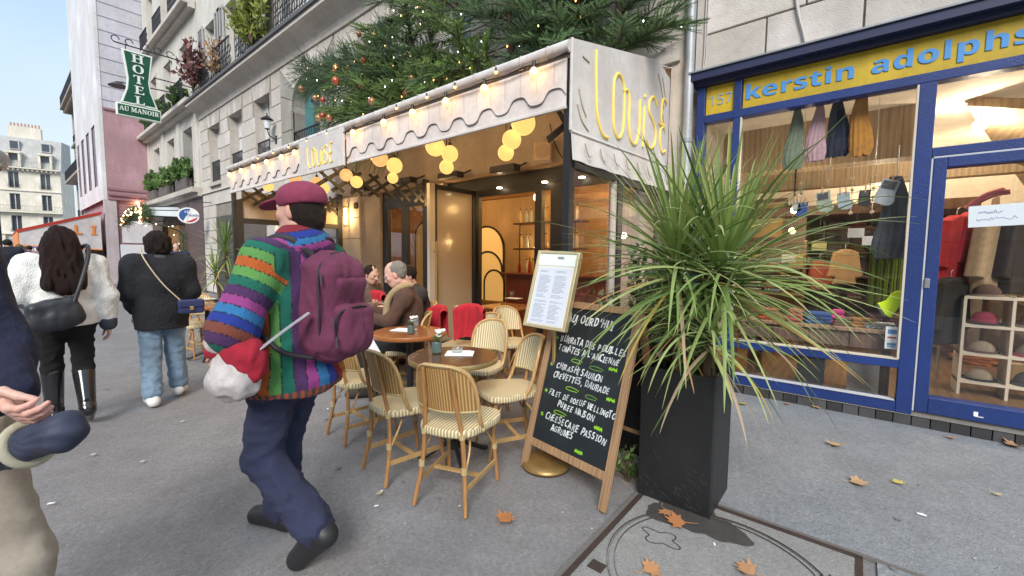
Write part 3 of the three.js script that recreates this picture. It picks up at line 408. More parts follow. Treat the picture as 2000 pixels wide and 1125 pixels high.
{
  const s = thing('shopfront', 'deep blue painted shopfront with yellow name board and large windows', 'shopfront');
  const z0 = WZ - 0.1, z1 = WZ + 0.02, f = (a, b, c, d, e = 0) => rb(a, b, c, d, z0, z1 + e, 0.006, 1);
  for (const g of [f(-1.47, -1.385, 0.1, 3.29), f(-1.1, -1.03, 0.2, 3.29, 0.003), f(0.31, 0.415, 0.1, 2.95, 0.004), f(1.5, 1.6, 0.1, 2.95), f(2.8, 2.9, 0.1, 3.29)]) mesh('post', [g], mats.blue, s);
  for (const g of [f(-1.385, 0.31, 0.1, 0.2), f(-1.385, 0.31, 0.49, 0.565, 0.006), f(-1.385, 2.8, 2.895, 2.975, 0.008), f(0.415, 1.5, 2.285, 2.36, 0.002), f(1.6, 2.8, 0.1, 0.56)]) mesh('rail', [g], mats.blue, s);
  mesh('cornice', [bx(-1.5, 2.95, 3.285, 3.33, WZ - 0.3, WZ + 0.06), bx(-1.52, 2.97, 3.33, 3.41, WZ - 0.3, WZ + 0.13)], mats.blueDark, s);
  mesh('cornice_cap', [bx(-1.53, 2.98, 3.41, 3.425, WZ - 0.3, WZ + 0.15)], mats.zinc, s);
  const yel = M([0.6, 0.42, 0.025], { roughness: 0.55, tex: 'streak', size: 1.3 }), let1 = M([0.07, 0.27, 0.62], { roughness: 0.5 });
  mesh('sign_board', [bx(-1.02, 2.79, 2.98, 3.28, WZ - 0.04, WZ - 0.012)], yel, s);
  mesh('number_board', [bx(-1.38, -1.105, 2.98, 3.28, WZ - 0.04, WZ - 0.012)], yel, s);
  const wd = [['kerstin', -0.985, -0.12], ['adolphs', -0.005, 0.92]];
  for (const [t, xa, xb] of wd) { const k = text(t, 0.135, font, 0.008); const w = k.boundingBox.max.x - k.boundingBox.min.x; k.scale((xb - xa) / w, 1.05, 1); tr(k, xa - k.boundingBox.min.x * (xb - xa) / w, 3.065, WZ - 0.012); mesh('lettering', [k], let1, s, true); }
  { const k = text('157', 0.105, fontReg, 0.006, 1.0); tr(k, -1.355, 3.075, WZ - 0.012); mesh('house_number', [k], M([0.26, 0.4, 0.5], { roughness: 0.5 }), s, true); }
  const pane = (a, b, c, d, z = WZ - 0.05) => mesh('pane', [bx(a, b, c, d, z, z + 0.004)], mats.glass, s);
  pane(-1.03, 0.31, 0.565, 2.895); pane(-1.385, -1.1, 0.565, 2.895); pane(-1.03, 0.31, 0.2, 0.49); pane(-1.385, -1.1, 0.2, 0.49); pane(0.415, 1.5, 2.36, 2.895); pane(1.6, 2.8, 0.56, 2.895);
  mesh('bead', [bx(-1.03, -1.018, 0.57, 2.89, WZ - 0.046, WZ + 0.026), bx(0.295, 0.31, 0.57, 2.89, WZ - 0.046, WZ + 0.026), bx(-1.02, 0.3, 0.565, 0.577, WZ - 0.046, WZ + 0.03)], M([0.55, 0.5, 0.42], { roughness: 0.6 }), s);
  mesh('rail_cap', [bx(-1.03, 0.3, 0.2, 0.208, WZ - 0.046, WZ + 0.03)], M([0.5, 0.52, 0.56], { roughness: 0.6 }), s);
  const d = new THREE.Group(); d.name = 'door'; s.add(d);
  mesh('stile', [f(0.428, 0.51, 0.14, 2.272, 0.012), f(1.42, 1.495, 0.14, 2.272, 0.012), f(0.51, 1.42, 2.19, 2.272, 0.012), f(0.51, 1.42, 0.14, 0.275, 0.012)], mats.blue, d);
  mesh('pane', [bx(0.51, 1.42, 0.275, 2.19, WZ - 0.05, WZ - 0.046)], mats.glass, d);
  mesh('seal', [bx(0.4155, 0.4275, 0.14, 2.284, WZ - 0.02, WZ + 0.025), bx(0.4155, 1.499, 2.2725, 2.2845, WZ - 0.02, WZ + 0.025)], M([0.5, 0.52, 0.55], { roughness: 0.5 }), d);
  mesh('lock', [rb(0.43, 0.462, 1.2, 1.28, WZ + 0.03, WZ + 0.042, 0.004)], mats.silver, d);
  mesh('scuff', [bx(0.78, 0.83, 0.18, 0.186, WZ + 0.0325, WZ + 0.034), bx(0.775, 0.8, 0.185, 0.22, WZ + 0.0325, WZ + 0.034)], mats.paper, d);
  // dark glazed tiles at the foot
  const r = rng(4), tm = [0.06, 0.085, 0.11, 0.05].map((k) => M([k, k * 1.02, k * 1.08], { roughness: 0.45, tex: 'mottle', size: 0.4 }));
  for (let x = -1.47, i = 0; x < 2.88; x += 0.118, i++) mesh('tile', [rb(x + 0.003, x + 0.115, -0.02, 0.092, WZ - 0.1, WZ + 0.008 + r() * 0.004, 0.004, 1)], tm[Math.floor(r() * 4)], s, false, r());
  mesh('sill', [bx(-1.47, 2.9, 0.093, 0.1, WZ - 0.1, WZ + 0.02), bx(0.415, 1.5, 0.101, 0.14, WZ - 0.1, WZ + 0.006)], M([0.3, 0.29, 0.28], { tex: 'mottle', size: 0.5 }), s);
  // room behind the glass
  mesh('room_floor', [bx(-1.5, 4.4, 0.02, 0.1, -9.6, WZ - 0.11)], M([0.3, 0.19, 0.1], { tex: 'wood', size: 1.4, roughness: 0.4 }), s);
  mesh('room_wall', [bx(-1.6, -1.5, 0.1, 3.3, -9.6, WZ - 0.12), bx(4.3, 4.4, 0.1, 3.3, -9.6, WZ - 0.12), bx(-1.6, 4.4, 0.1, 3.3, -9.7, -9.6)], cream, s);
  mesh('room_ceiling', [bx(-1.6, 4.4, 3.1, 3.28, -9.7, WZ - 0.3)], cream, s);
  mesh('ceiling_beam', [bx(-1.5, 0.4, 2.55, 3.1, -6.6, -6.3), bx(-1.5, 4.3, 2.5, 2.75, -8, -7.8), flatbar(V(1.0, 3.0, -6.4), V(1.9, 2.3, -8.6), 0.5, 0.1)], M([0.5, 0.4, 0.28], { tex: 'wood', size: 0.9, roughness: 0.6 }), s);
  mesh('wood_panel', [bx(-1.49, -0.6, 0.1, 2.2, -7.3, -7.2)], mats.oak, s);
  mesh('mezzanine', [bx(-1.49, 1.0, 2.02, 2.14, -9.5, -6.9)], mats.darkWood, s);
}
{ // lamps inside the shop
  const lm = M([1, 0.9, 0.7], { emissive: C(1, 0.72, 0.38), emissiveIntensity: 14 });
  [[-0.62, 2.0, -5.9], [-0.66, 1.78, -6.2], [0.9, 2.85, -6.6], [1.5, 2.75, -8.2], [2.6, 2.9, -6.6], [0.2, 2.4, -8.8]].forEach((p, i) => { const t = thing('shop_lamp', ['small bright spot lamp behind the large shop window', 'lower small spot lamp behind the large shop window', 'ceiling lamp above the shop door inside', 'ceiling lamp deep in the shop seen through the door', 'ceiling lamp in the shop past the right edge', 'lamp at the back of the shop under the mezzanine'][i], 'lamp', p); mesh('globe', [sph(i < 2 ? 0.035 : 0.06, 0, 0, 0)], lm, t); mesh('cord', [cyl(0.006, 0.006, 3.08 - p[1] - 0.05, 0, 0.05, 0, 6)], mats.black, t); bulb(t, 0, 0, 0, i < 2 ? 0.8 : 3.4, 0.05, [1, 0.83, 0.58]); });
}
// hanging knits in the window: ribbed tapering bundles
function knit(name, label, cat, px, y0px, y1px, w, mat, z, top = 0.25, group) {
  const a = onZ(px, y0px, z), b = onZ(px, y1px, z), h = a.y - b.y, t = thing(name, label, cat, [a.x, b.y, z], 0, group);
  const N = 60, K = 24, pos = [], idx = []; const r = rng(px);
  for (let k = 0; k <= K; k++) { const v = k / K, W = w * (v < 0.12 ? 0.78 + v * 1.6 : 1 - (1 - top) * Math.pow((v - 0.12) / 0.88, 1.5)); for (let i = 0; i < N; i++) { const th = i / N * 2 * Math.PI, rib = 1 + 0.09 * Math.sin(i * 2 * Math.PI / 5 + 2 * v) + 0.05 * simplex(Math.cos(th) * 3, v * 4, px); pos.push(W * rib * Math.cos(th) + 0.012 * Math.sin(v * 5 + px), v * h + 0.012 * simplex(i * 0.3, px, v), W * 0.45 * rib * Math.sin(th)); } }
  for (let k = 0; k < K; k++) for (let i = 0; i < N; i++) { const p = k * N + i, q = k * N + (i + 1) % N; idx.push(p, p + N, q, q, p + N, q + N); }
  const g = new THREE.BufferGeometry(); g.setAttribute('position', new THREE.Float32BufferAttribute(pos, 3)); g.setIndex(idx); g.computeVertexNormals(); mesh('knit', [g], mat, t);
  mesh('hanger', [cyl(0.004, 0.004, 0.3, 0, h - 0.02, 0, 6)], mats.silver, t); return t;
}
const kn = (c) => M(c, { roughness: 1, tex: 'mottle', size: 0.15, sheen: 0.3, sheenColor: C(...c), bump: 0.003, bumpTex: T.fabric, bs: 0.3 });
knit('knitted_bag', 'grey green knitted bag hanging first in the shop window', 'knit bag', 1556, 205, 330, 0.085, kn([0.28, 0.35, 0.26]), WZ - 0.2, 0.2);
knit('knitted_bag', 'pale pink knitted bag hanging in the shop window', 'knit bag', 1599, 205, 314, 0.085, kn([0.75, 0.5, 0.58]), WZ - 0.2, 0.3);
knit('knitted_bag', 'dark navy knitted bag hanging between pink and orange ones', 'knit bag', 1640, 190, 305, 0.1, kn([0.035, 0.045, 0.085]), WZ - 0.26, 0.25);
knit('knitted_bag', 'mustard orange knitted bag hanging in the shop window', 'knit bag', 1685, 186, 304, 0.085, kn([0.7, 0.33, 0.06]), WZ - 0.2, 0.45);
knit('hanging_dress', 'dark grey patterned knit dress hanging at the right of the window', 'dress', 1752, 345, 505, 0.135, M([0.14, 0.15, 0.17], { roughness: 1, tex: 'speck', size: 0.3 }), WZ - 0.28, 0.3);
// line with pegged socks
{ const P = [[1455, 405], [1560, 392], [1648, 378], [1700, 372], [1768, 345]].map((q) => onZ(q[0], q[1], WZ - 0.16)); tag(mesh('sock_line', [tube(P, 0.003, 40, 5)], M([0.5, 0.42, 0.3])), 'thin string stretched across the shop window with socks pegged on', 'string'); }
function sock(px, py, h, col, label, tilt, band) {
  const p = onZ(px, py, WZ - 0.155), t = thing('sock', label, 'sock', [p.x, p.y, p.z], 0); t.rotation.z = tilt; const s = new THREE.Shape(), w = h * 0.27; s.moveTo(-w, 0); s.lineTo(w, 0); s.lineTo(w * 1.0, -h * 0.45); s.quadraticCurveTo(w * 1.1, -h * 0.62, w * 1.3, -h * 0.8); s.quadraticCurveTo(w * 1.2, -h, w * 0.4, -h); s.lineTo(-w * 0.7, -h * 0.95); s.quadraticCurveTo(-w * 1.2, -h * 0.8, -w * 1.05, -h * 0.5); s.closePath();
  mesh('knit', [tr(new THREE.ExtrudeGeometry(s, { depth: 0.012, bevelEnabled: true, bevelSize: 0.004, bevelThickness: 0.004, bevelSegments: 2 }), 0, 0, -0.006)], kn(col), t);
  if (band) mesh('label_band', [bx(-w * 0.85, w * 0.75, -h * 0.36, -h * 0.04, 0.011, 0.014)], M([0.06, 0.06, 0.07], { roughness: 0.6 }), t);
  for (const x of band ? [0] : [-w * 0.5, w * 0.5]) mesh('clothes_peg', [rb(x - 0.006, x + 0.006, -0.02, 0.05, -0.012, 0.018, 0.003)], M([0.6, 0.42, 0.25], { tex: 'wood', size: 0.2 }), t);
}
sock(1607, 376, 0.19, [0.52, 0.62, 0.5], 'pale green sock with dark label pegged on the line', 0.15, true);
sock(1647, 376, 0.16, [0.55, 0.68, 0.75], 'pale blue sock held by two pegs on the line', 0.12, false);
sock(1690, 372, 0.14, [0.05, 0.05, 0.06], 'small black sock pegged on the line', -0.05, true);
sock(1742, 352, 0.22, [0.6, 0.68, 0.74], 'large pale sock with dark label near the window edge', -0.3, true);
sock(1555, 392, 0.11, [0.7, 0.75, 0.74], 'small white sock half hidden by the plant', 0.1, false);
sock(1569, 396, 0.14, [0.06, 0.13, 0.45], 'bright blue sock half hidden by the plant', -0.1, false);
// display table with folded woollens
{
  const z = WZ - 0.42, a = onZ(1500, 640, WZ - 0.16), b = onZ(1753, 648, WZ - 0.16), top = b.y, t = thing('display_table', 'rough wooden display box with folded knitwear in the shop window', 'table', [0, 0, 0]);
  mesh('table_top', [rb(-1.0, b.x, top - 0.035, top, WZ - 0.75, WZ - 0.14, 0.008)], M([0.36, 0.24, 0.18], { tex: 'wood', size: 0.7 }), t);
  for (let i = 0; i < 4; i++) mesh('front_panel', [rb(-0.98 + i * 0.315, -0.672 + i * 0.315, 0.6, top - 0.036, WZ - 0.2, WZ - 0.17, 0.006, 1)], M([0.17 + 0.02 * (i % 2), 0.12, 0.105], { tex: 'wood', size: 0.9 }), t, false, i);
  for (const x of [-0.9, 0.2]) mesh('leg', [bx(x, x + 0.07, 0.1, 0.6, WZ - 0.3, WZ - 0.23), bx(x, x + 0.07, 0.1, 0.6, WZ - 0.72, WZ - 0.65)], mats.darkWood, t);
  const fold = (px, py, w, h, d, col, label, rot, cat = 'knitwear', mat) => { const p = onZ(px, py, WZ - 0.34), o = thing('folded_garment', label, cat, [p.x, top, p.z], rot); const n = 3; for (let i = 0; i < n; i++) mesh('fold', [rb(-w / 2 + 0.01 * i, w / 2 - 0.006 * i, h * i / n + 0.001, h * (i + 1) / n, -d / 2 + 0.01 * i, d / 2 - 0.008 * i, h / n * 0.45, 3)], mat || kn(col), o); };
  fold(1500, 620, 0.2, 0.11, 0.24, [0.55, 0.1, 0.06], 'folded coral red knitwear at the left of the display table', 0.2);
  fold(1555, 612, 0.16, 0.13, 0.2, [0.6, 0.16, 0.15], 'folded pink red scarf beside the blue woollens', -0.1);
  fold(1593, 612, 0.24, 0.11, 0.24, [0.03, 0.1, 0.34], 'folded deep blue woollen on the display table', 0.35);
  fold(1636, 606, 0.13, 0.15, 0.14, [0.7, 0.05, 0.28], 'bright pink folded piece behind the blue woollen', 0.1);
  fold(1650, 622, 0.24, 0.075, 0.2, [0.2, 0.13, 0.08], 'folded brown scarf on the display table', 0.35);
  fold(1682, 624, 0.2, 0.08, 0.2, [0.5, 0.24, 0.06], 'folded mustard scarf on the display table', 0.3);
  fold(1718, 630, 0.24, 0.05, 0.2, [0.3, 0.34, 0.36], 'grey white chequered knit lying flat at the table end', 0.05, 'knitwear', M([0.5, 0.53, 0.55], { tex: tile((u, v) => { const s = (Math.floor(u * 8) + Math.floor(v * 8)) % 2 ? 0.95 : 0.35; return [s, s, s]; }, 64), size: 0.16, roughness: 1 }));
  { const p = onZ(1742, 575, WZ - 0.12), o = thing('neon_glove', 'neon yellow fingerless glove standing at the table end', 'glove', [p.x, p.y, p.z]); const s = new THREE.Shape(); [[-0.05, -0.17], [0.0, -0.2], [0.045, -0.11], [0.075, -0.07], [0.075, 0.02], [0.04, 0.03], [0.0, 0.0], [-0.03, -0.06], [-0.085, -0.09]].forEach((q, i) => i ? s.lineTo(q[0], q[1]) : s.moveTo(q[0], q[1])); mesh('knit', [new THREE.ExtrudeGeometry(s, { depth: 0.02, bevelEnabled: true, bevelSize: 0.008, bevelThickness: 0.008, bevelSegments: 3 })], M([0.66, 0.9, 0.02], { roughness: 0.8 }), o); mesh('cuff', [flatbar(V(-0.1, -0.095, 0.01), V(-0.035, -0.205, 0.01), 0.02, 0.04)], M([0.05, 0.09, 0.05]), o); }
  { const p = onZ(1730, 545, WZ - 0.4), o = thing('fringed_scarf', 'yellow and green fringed scarf hanging inside the window', 'scarf', [p.x, p.y, p.z]); const r = rng(3); for (let i = 0; i < 15; i++) { const x = -0.12 + i * 0.017; mesh('strand', [tube([V(x, 0.26, 0), V(x + 0.01 * (r() - 0.5), 0.1, 0.01 * r()), V(x + 0.012 * (r() - 0.5), -0.1, 0), V(x, -0.28 + r() * 0.05, 0)], 0.008, 12, 5)], kn(i % 3 ? [0.34, 0.42, 0.04] : [0.12, 0.2, 0.05]), o); } mesh('band', [rb(-0.13, 0.13, 0.24, 0.33, -0.02, 0.02, 0.01)], kn([0.1, 0.42, 0.08]), o); }
  { const p = onZ(1742, 660, WZ - 0.058), o = thing('window_sticker', 'small white sticker with blue and red print low on the glass', 'sticker', [p.x, p.y, p.z]); mesh('sheet', [bx(-0.045, 0.045, -0.1, 0.1, -0.002, 0)], mats.paper, o); mesh('print', [bx(-0.03, 0.03, 0.035, 0.075, 0.0002, 0.001), bx(-0.03, 0.03, -0.07, -0.045, 0.0002, 0.001), bx(-0.03, 0.03, -0.085, -0.075, 0.0002, 0.001)], M([0.1, 0.25, 0.5]), o); mesh('print', [bx(-0.03, 0.03, -0.005, 0.01, 0.0002, 0.001)], M([0.6, 0.06, 0.05]), o); }
}
{ // things deeper in the shop
  const o = thing('storage_box', 'black box on the floor under the window display', 'box', [-0.35, 0.1, -5.6]); mesh('body', [rb(-0.12, 0.12, 0, 0.3, -0.1, 0.1, 0.01)], M([0.05, 0.06, 0.065]), o); mesh('lid', [rb(-0.13, 0.13, 0.3, 0.33, -0.11, 0.11, 0.008)], M([0.04, 0.05, 0.05]), o);
  const w = thing('low_panel', 'pale plastered panel standing low behind the bottom pane', 'panel', [0.1, 0.1, -5.42]); mesh('board', [rb(-0.14, 0.14, 0, 0.4, -0.03, 0.03, 0.005)], M([0.5, 0.46, 0.43], { tex: 'streak', size: 0.8 }), w);
  const j = (px, py, z, col, label, s = 1) => { const p = onZ(px, py, z), g = thing('hanging_jacket', label, 'jacket', [p.x, p.y, z], px > 1800 ? 0.95 : 0.3); const sh = new THREE.Shape(); [[-0.05, 0], [0.05, 0], [0.19, -0.06], [0.27, -0.55], [0.19, -0.57], [0.15, -0.25], [0.17, -0.72], [-0.17, -0.72], [-0.15, -0.25], [-0.19, -0.57], [-0.27, -0.55], [-0.19, -0.06]].forEach((q, i) => i ? sh.lineTo(q[0] * s, q[1] * s) : sh.moveTo(q[0] * s, q[1] * s)); mesh('body', [new THREE.ExtrudeGeometry(sh, { depth: 0.06, bevelEnabled: true, bevelSize: 0.02, bevelThickness: 0.03, bevelSegments: 3 })], kn(col), g); mesh('hanger', [tube([V(0, 0, 0.03), V(0.0, 0.08, 0.03), V(0.03, 0.1, 0.03)], 0.005, 10)], mats.silver, g); };
  j(1650, 490, -6.7, [0.5, 0.3, 0.13], 'tan jacket hanging in the middle of the shop', 0.55); j(1600, 510, -6.9, [0.5, 0.1, 0.06], 'red jacket hanging behind the tan one', 0.5); j(1560, 500, -7.0, [0.6, 0.4, 0.12], 'ochre jacket hanging deep behind the plant', 0.5);
  j(1862, 425, -6.35, [0.58, 0.03, 0.035], 'bright red coat hanging on the rack inside the door', 0.9); j(1893, 418, -6.5, [0.5, 0.03, 0.04], 'second red coat on the rack inside the door', 0.9); j(1935, 430, -6.4, [0.66, 0.5, 0.3], 'cream coat on the rack inside the door', 1.0); j(1985, 430, -6.5, [0.06, 0.05, 0.05], 'dark coat on the rack by the right edge', 1.0); j(1850, 545, -6.2, [0.035, 0.03, 0.025], 'black flowered dress low on the rack', 0.9);
  const rk = thing('clothes_rack', 'metal rail with coats inside the shop door', 'clothes rack', [0.8, 0.1, -6.5]); mesh('rail', [bar(V(-0.1, 1.72, 0), V(1.6, 1.72, 0), 0.013)], mats.silver, rk); for (const x of [-0.08, 1.58]) mesh('post', [bar(V(x, 0, 0), V(x, 1.72, 0), 0.013)], mats.silver, rk);
  const CX = onZ(1882, 600, -6.05).x; const s = thing('cubby_shelf', 'white cubby shelf filled with hats and shoes inside the shop', 'shelf', [CX, 0.1, -6.05]); const wh = M([0.66, 0.58, 0.46], { roughness: 0.6 });
  for (let i = 0; i <= 3; i++) mesh('shelf_board', [bx(0, 1.3, 0.12 + i * 0.28, 0.145 + i * 0.28, -0.35, 0)], wh, s); for (let i = 0; i <= 4; i++) mesh('divider', [bx(i * 0.32, i * 0.32 + 0.022, 0.0, 0.985, -0.35, -0.002)], wh, s);
  const r = rng(9), cl = [[0.05, 0.05, 0.06], [0.16, 0.1, 0.08], [0.4, 0.06, 0.1], [0.3, 0.25, 0.2], [0.1, 0.1, 0.12], [0.45, 0.36, 0.25]];
  for (let k = 0; k < 4; k++) for (let i = 0; i < 4; i++) { const h = thing('felt_hat', ['dark', 'brown', 'rosy', 'grey'][i] + ' felt hat in ' + ['bottom', 'second', 'third', 'top'][k] + ' row of the cubby shelf', 'hat', [CX + 0.17 + i * 0.32, 0.1 + 0.146 + k * 0.28, -6.2]); mesh('crown', [tr(new THREE.SphereGeometry(0.1, 14, 8, 0, 7, 0, 1.7).scale(1, 0.8 + 0.4 * r(), 1), 0, 0.02, 0)], kn(cl[Math.floor(r() * 6)]), h); mesh('brim', [cyl(0.125, 0.12, 0.02, 0, 0.0, 0, 18)], kn(cl[Math.floor(r() * 6)]), h); }
  for (const [px, py, c, l] of [[1905, 705, [0.6, 0.2, 0.04], 'heap of orange knitted cloth on the shop floor'], [1865, 690, [0.55, 0.22, 0.05], 'small heap of ochre cloth on the shop floor']]) { const p = ground(px, py, 0.12), o = thing('cloth_heap', l, 'cloth', [p.x, 0.1, p.z]); const g = new THREE.SphereGeometry(0.2, 40, 24); const q = g.attributes.position; for (let i = 0; i < q.count; i++) { const n = 1 + 0.3 * simplex(q.getX(i) * 9, q.getY(i) * 9, q.getZ(i) * 9 + px); q.setXYZ(i, q.getX(i) * n * 1.2, Math.max(0, q.getY(i) * n * 0.45 + 0.04), q.getZ(i) * n); } g.computeVertexNormals(); mesh('cloth', [g], kn(c), o); }
  { const p = ground(1982, 738, 0.1), o = thing('paper_bag', 'small cream paper bag standing on the shop floor', 'bag', [p.x, 0.1, p.z], 0.5); mesh('bag', [rb(-0.07, 0.07, 0, 0.17, -0.04, 0.04, 0.006)], M([0.6, 0.5, 0.34]), o); }
  { const p = onZ(1952, 420, WZ - 0.04), o = thing('paper_notice', 'white handwritten paper notice taped inside the door glass', 'notice', [p.x, p.y, p.z - 0.014]); o.rotation.z = 0.04; mesh('sheet', [bx(-0.165, 0.165, -0.085, 0.085, -0.002, 0)], M([0.72, 0.78, 0.84]), o); const r = rng(8), w = []; for (const [y, x0, x1] of [[0.03, -0.11, 0.02], [-0.025, -0.12, 0.1]]) { const pts = []; for (let i = 0; i <= 22; i++) pts.push(V(x0 + (x1 - x0) * i / 22, y + (r() - 0.5) * 0.03, 0.001)); w.push(tube(pts, 0.0016, 90, 4)); } mesh('handwriting', w, M([0.2, 0.25, 0.45]), o); }
  { const p = onZ(1935, 385, -6.2), o = thing('pink_scarf', 'pink scarf draped over the top of the coat rack', 'scarf', [p.x, p.y, -6.2]); mesh('cloth', [tube([V(-0.16, -0.1, 0), V(-0.06, -0.02, 0.04), V(0.04, 0.03, 0), V(0.12, 0.04, 0.02)], 0.026, 24, 8), tube([V(-0.14, -0.07, 0.02), V(-0.04, 0.02, 0.05), V(0.08, 0.07, 0)], 0.02, 24, 8)], kn([0.75, 0.22, 0.27]), o); }
  { const p = onZ(1695, 415, -6.9), o = thing('small_bicycle_ornament', 'tiny wire bicycle ornament hanging in the shop', 'ornament', [p.x, p.y, -6.0]); mesh('wheel', [new THREE.TorusGeometry(0.06, 0.005, 6, 20)], mats.black, o); mesh('wheel', [tr(new THREE.TorusGeometry(0.06, 0.005, 6, 20), 0.03, 0.02, 0.05)], mats.black, o); mesh('frame', [bar(V(0, 0, 0), V(0.0, 0.3, 0), 0.003)], mats.black, o); }
  { const o = thing('wall_cupboard', 'tall dark cupboard against the back of the shop', 'cupboard', [0.35, 0.1, -9.2]); mesh('carcass', [bx(-0.5, 0.5, 0, 1.75, -0.3, 0.1)], mats.darkWood, o); for (const x of [-0.25, 0.25]) mesh('door', [rb(x - 0.23, x + 0.23, 0.06, 1.7, 0.1, 0.13, 0.01)], mats.oak, o); }
  { const p = onZ(1460, 290, -7.15), o = thing('picture_frame', 'framed golden picture on the wood panel behind the plant', 'picture', [p.x + 0.15, 2.0, -7.17]); mesh('frame', [bx(-0.4, 0.4, -0.3, 0.3, 0, 0.03)], mats.darkWood, o); mesh('print', [bx(-0.35, 0.35, -0.25, 0.25, 0.031, 0.036)], M([0.5, 0.34, 0.12], { tex: 'mottle', size: 0.3 }), o); }
}

{ // more stock: shelves on the shop's side and back walls with folded piles and boxes
  const r = rng(71), cl = [[0.5, 0.42, 0.3], [0.16, 0.17, 0.2], [0.4, 0.1, 0.08], [0.2, 0.25, 0.3], [0.55, 0.5, 0.44], [0.1, 0.12, 0.1], [0.42, 0.3, 0.12], [0.3, 0.14, 0.2]], nm = ['sand', 'slate', 'rust', 'blue grey', 'cream', 'black', 'mustard', 'plum'];
  for (const [sx, sz, w, rows, y0, where] of [[-1.3, -6.6, 0.75, 3, 0.5, 'left'], [-0.45, -8.2, 1.6, 5, 0.35, 'rear'], [1.4, -8.6, 2.4, 5, 0.4, 'far']]) {
    const s = thing('stock_shelf', `wooden stock shelf with folded knitwear on the ${where} side of the shop`, 'shelf', [sx, 0.1, sz]); for (const x of [0, w]) mesh('upright', [bx(x - 0.015, x + 0.015, 0, y0 + rows * 0.36, -0.3, 0)], mats.darkWood, s);
    for (let k = 0; k < rows; k++) { mesh('shelf_board', [bx(0.015, w - 0.015, y0 + k * 0.36, y0 + k * 0.36 + 0.025, -0.3, -0.005)], mats.oak, s); for (let i = 0; i < Math.floor(w / 0.26); i++) { const c = Math.floor(r() * 8), n = 2 + Math.floor(r() * 3), o = thing('folded_pile', `pile of ${nm[c]} knitwear, ${ORD[i]} along the ${ORD[k]} board of the ${where} shop shelf`, 'knitwear', [sx + 0.15 + i * 0.255, 0.1 + y0 + k * 0.36 + 0.026, sz - 0.15]); for (let q = 0; q < n; q++) mesh('fold', [rb(-0.1 + 0.012 * r(), 0.1 - 0.012 * r(), q * 0.05 + 0.001, q * 0.05 + 0.049, -0.11, 0.11, 0.02, 2)], kn(cl[(c + (r() < 0.3 ? 1 : 0)) % 8]), o); } }
  }
  [[1672, 455, -5.9, [0.72, 0.7, 0.62], 'pale price card standing in the middle of the shop window'], [1600, 480, -6.0, [0.6, 0.5, 0.2], 'yellow card among the goods behind the plant'], [1540, 505, -6.1, [0.55, 0.5, 0.4], 'buff card low among the goods behind the plant'], [1700, 470, -6.0, [0.75, 0.75, 0.72], 'white card right of the tan jacket']].forEach(([px, py, z, c, l]) => { const p = onZ(px, py, z), o = thing('price_card', l, 'card', [p.x, p.y, z], 0.2); mesh('card', [bx(-0.07, 0.07, -0.05, 0.05, -0.003, 0.003)], M(c), o); mesh('string', [cyl(0.002, 0.002, 0.3, 0, 0.05, 0, 5)], mats.black, o); });
  for (const [px, i] of [[1570, 0], [1625, 1], [1672, 2], [1715, 3]]) { const p = onZ(px, 250, -5.6), o = thing('hanging_chime', `thin dangling ornament deep behind the knitted bags, ${ORD[i]} from the plant`, 'ornament', [p.x, 1.9, -5.7]); mesh('cord', [cyl(0.003, 0.003, 1.15, 0, 0, 0, 5)], mats.silver, o); for (let k = 0; k < 4; k++) mesh('bead', [sph(0.018, 0, 0.02 + k * 0.12, 0, 8, 6)], M([0.6, 0.5, 0.35], { roughness: 0.3 }), o); }
}
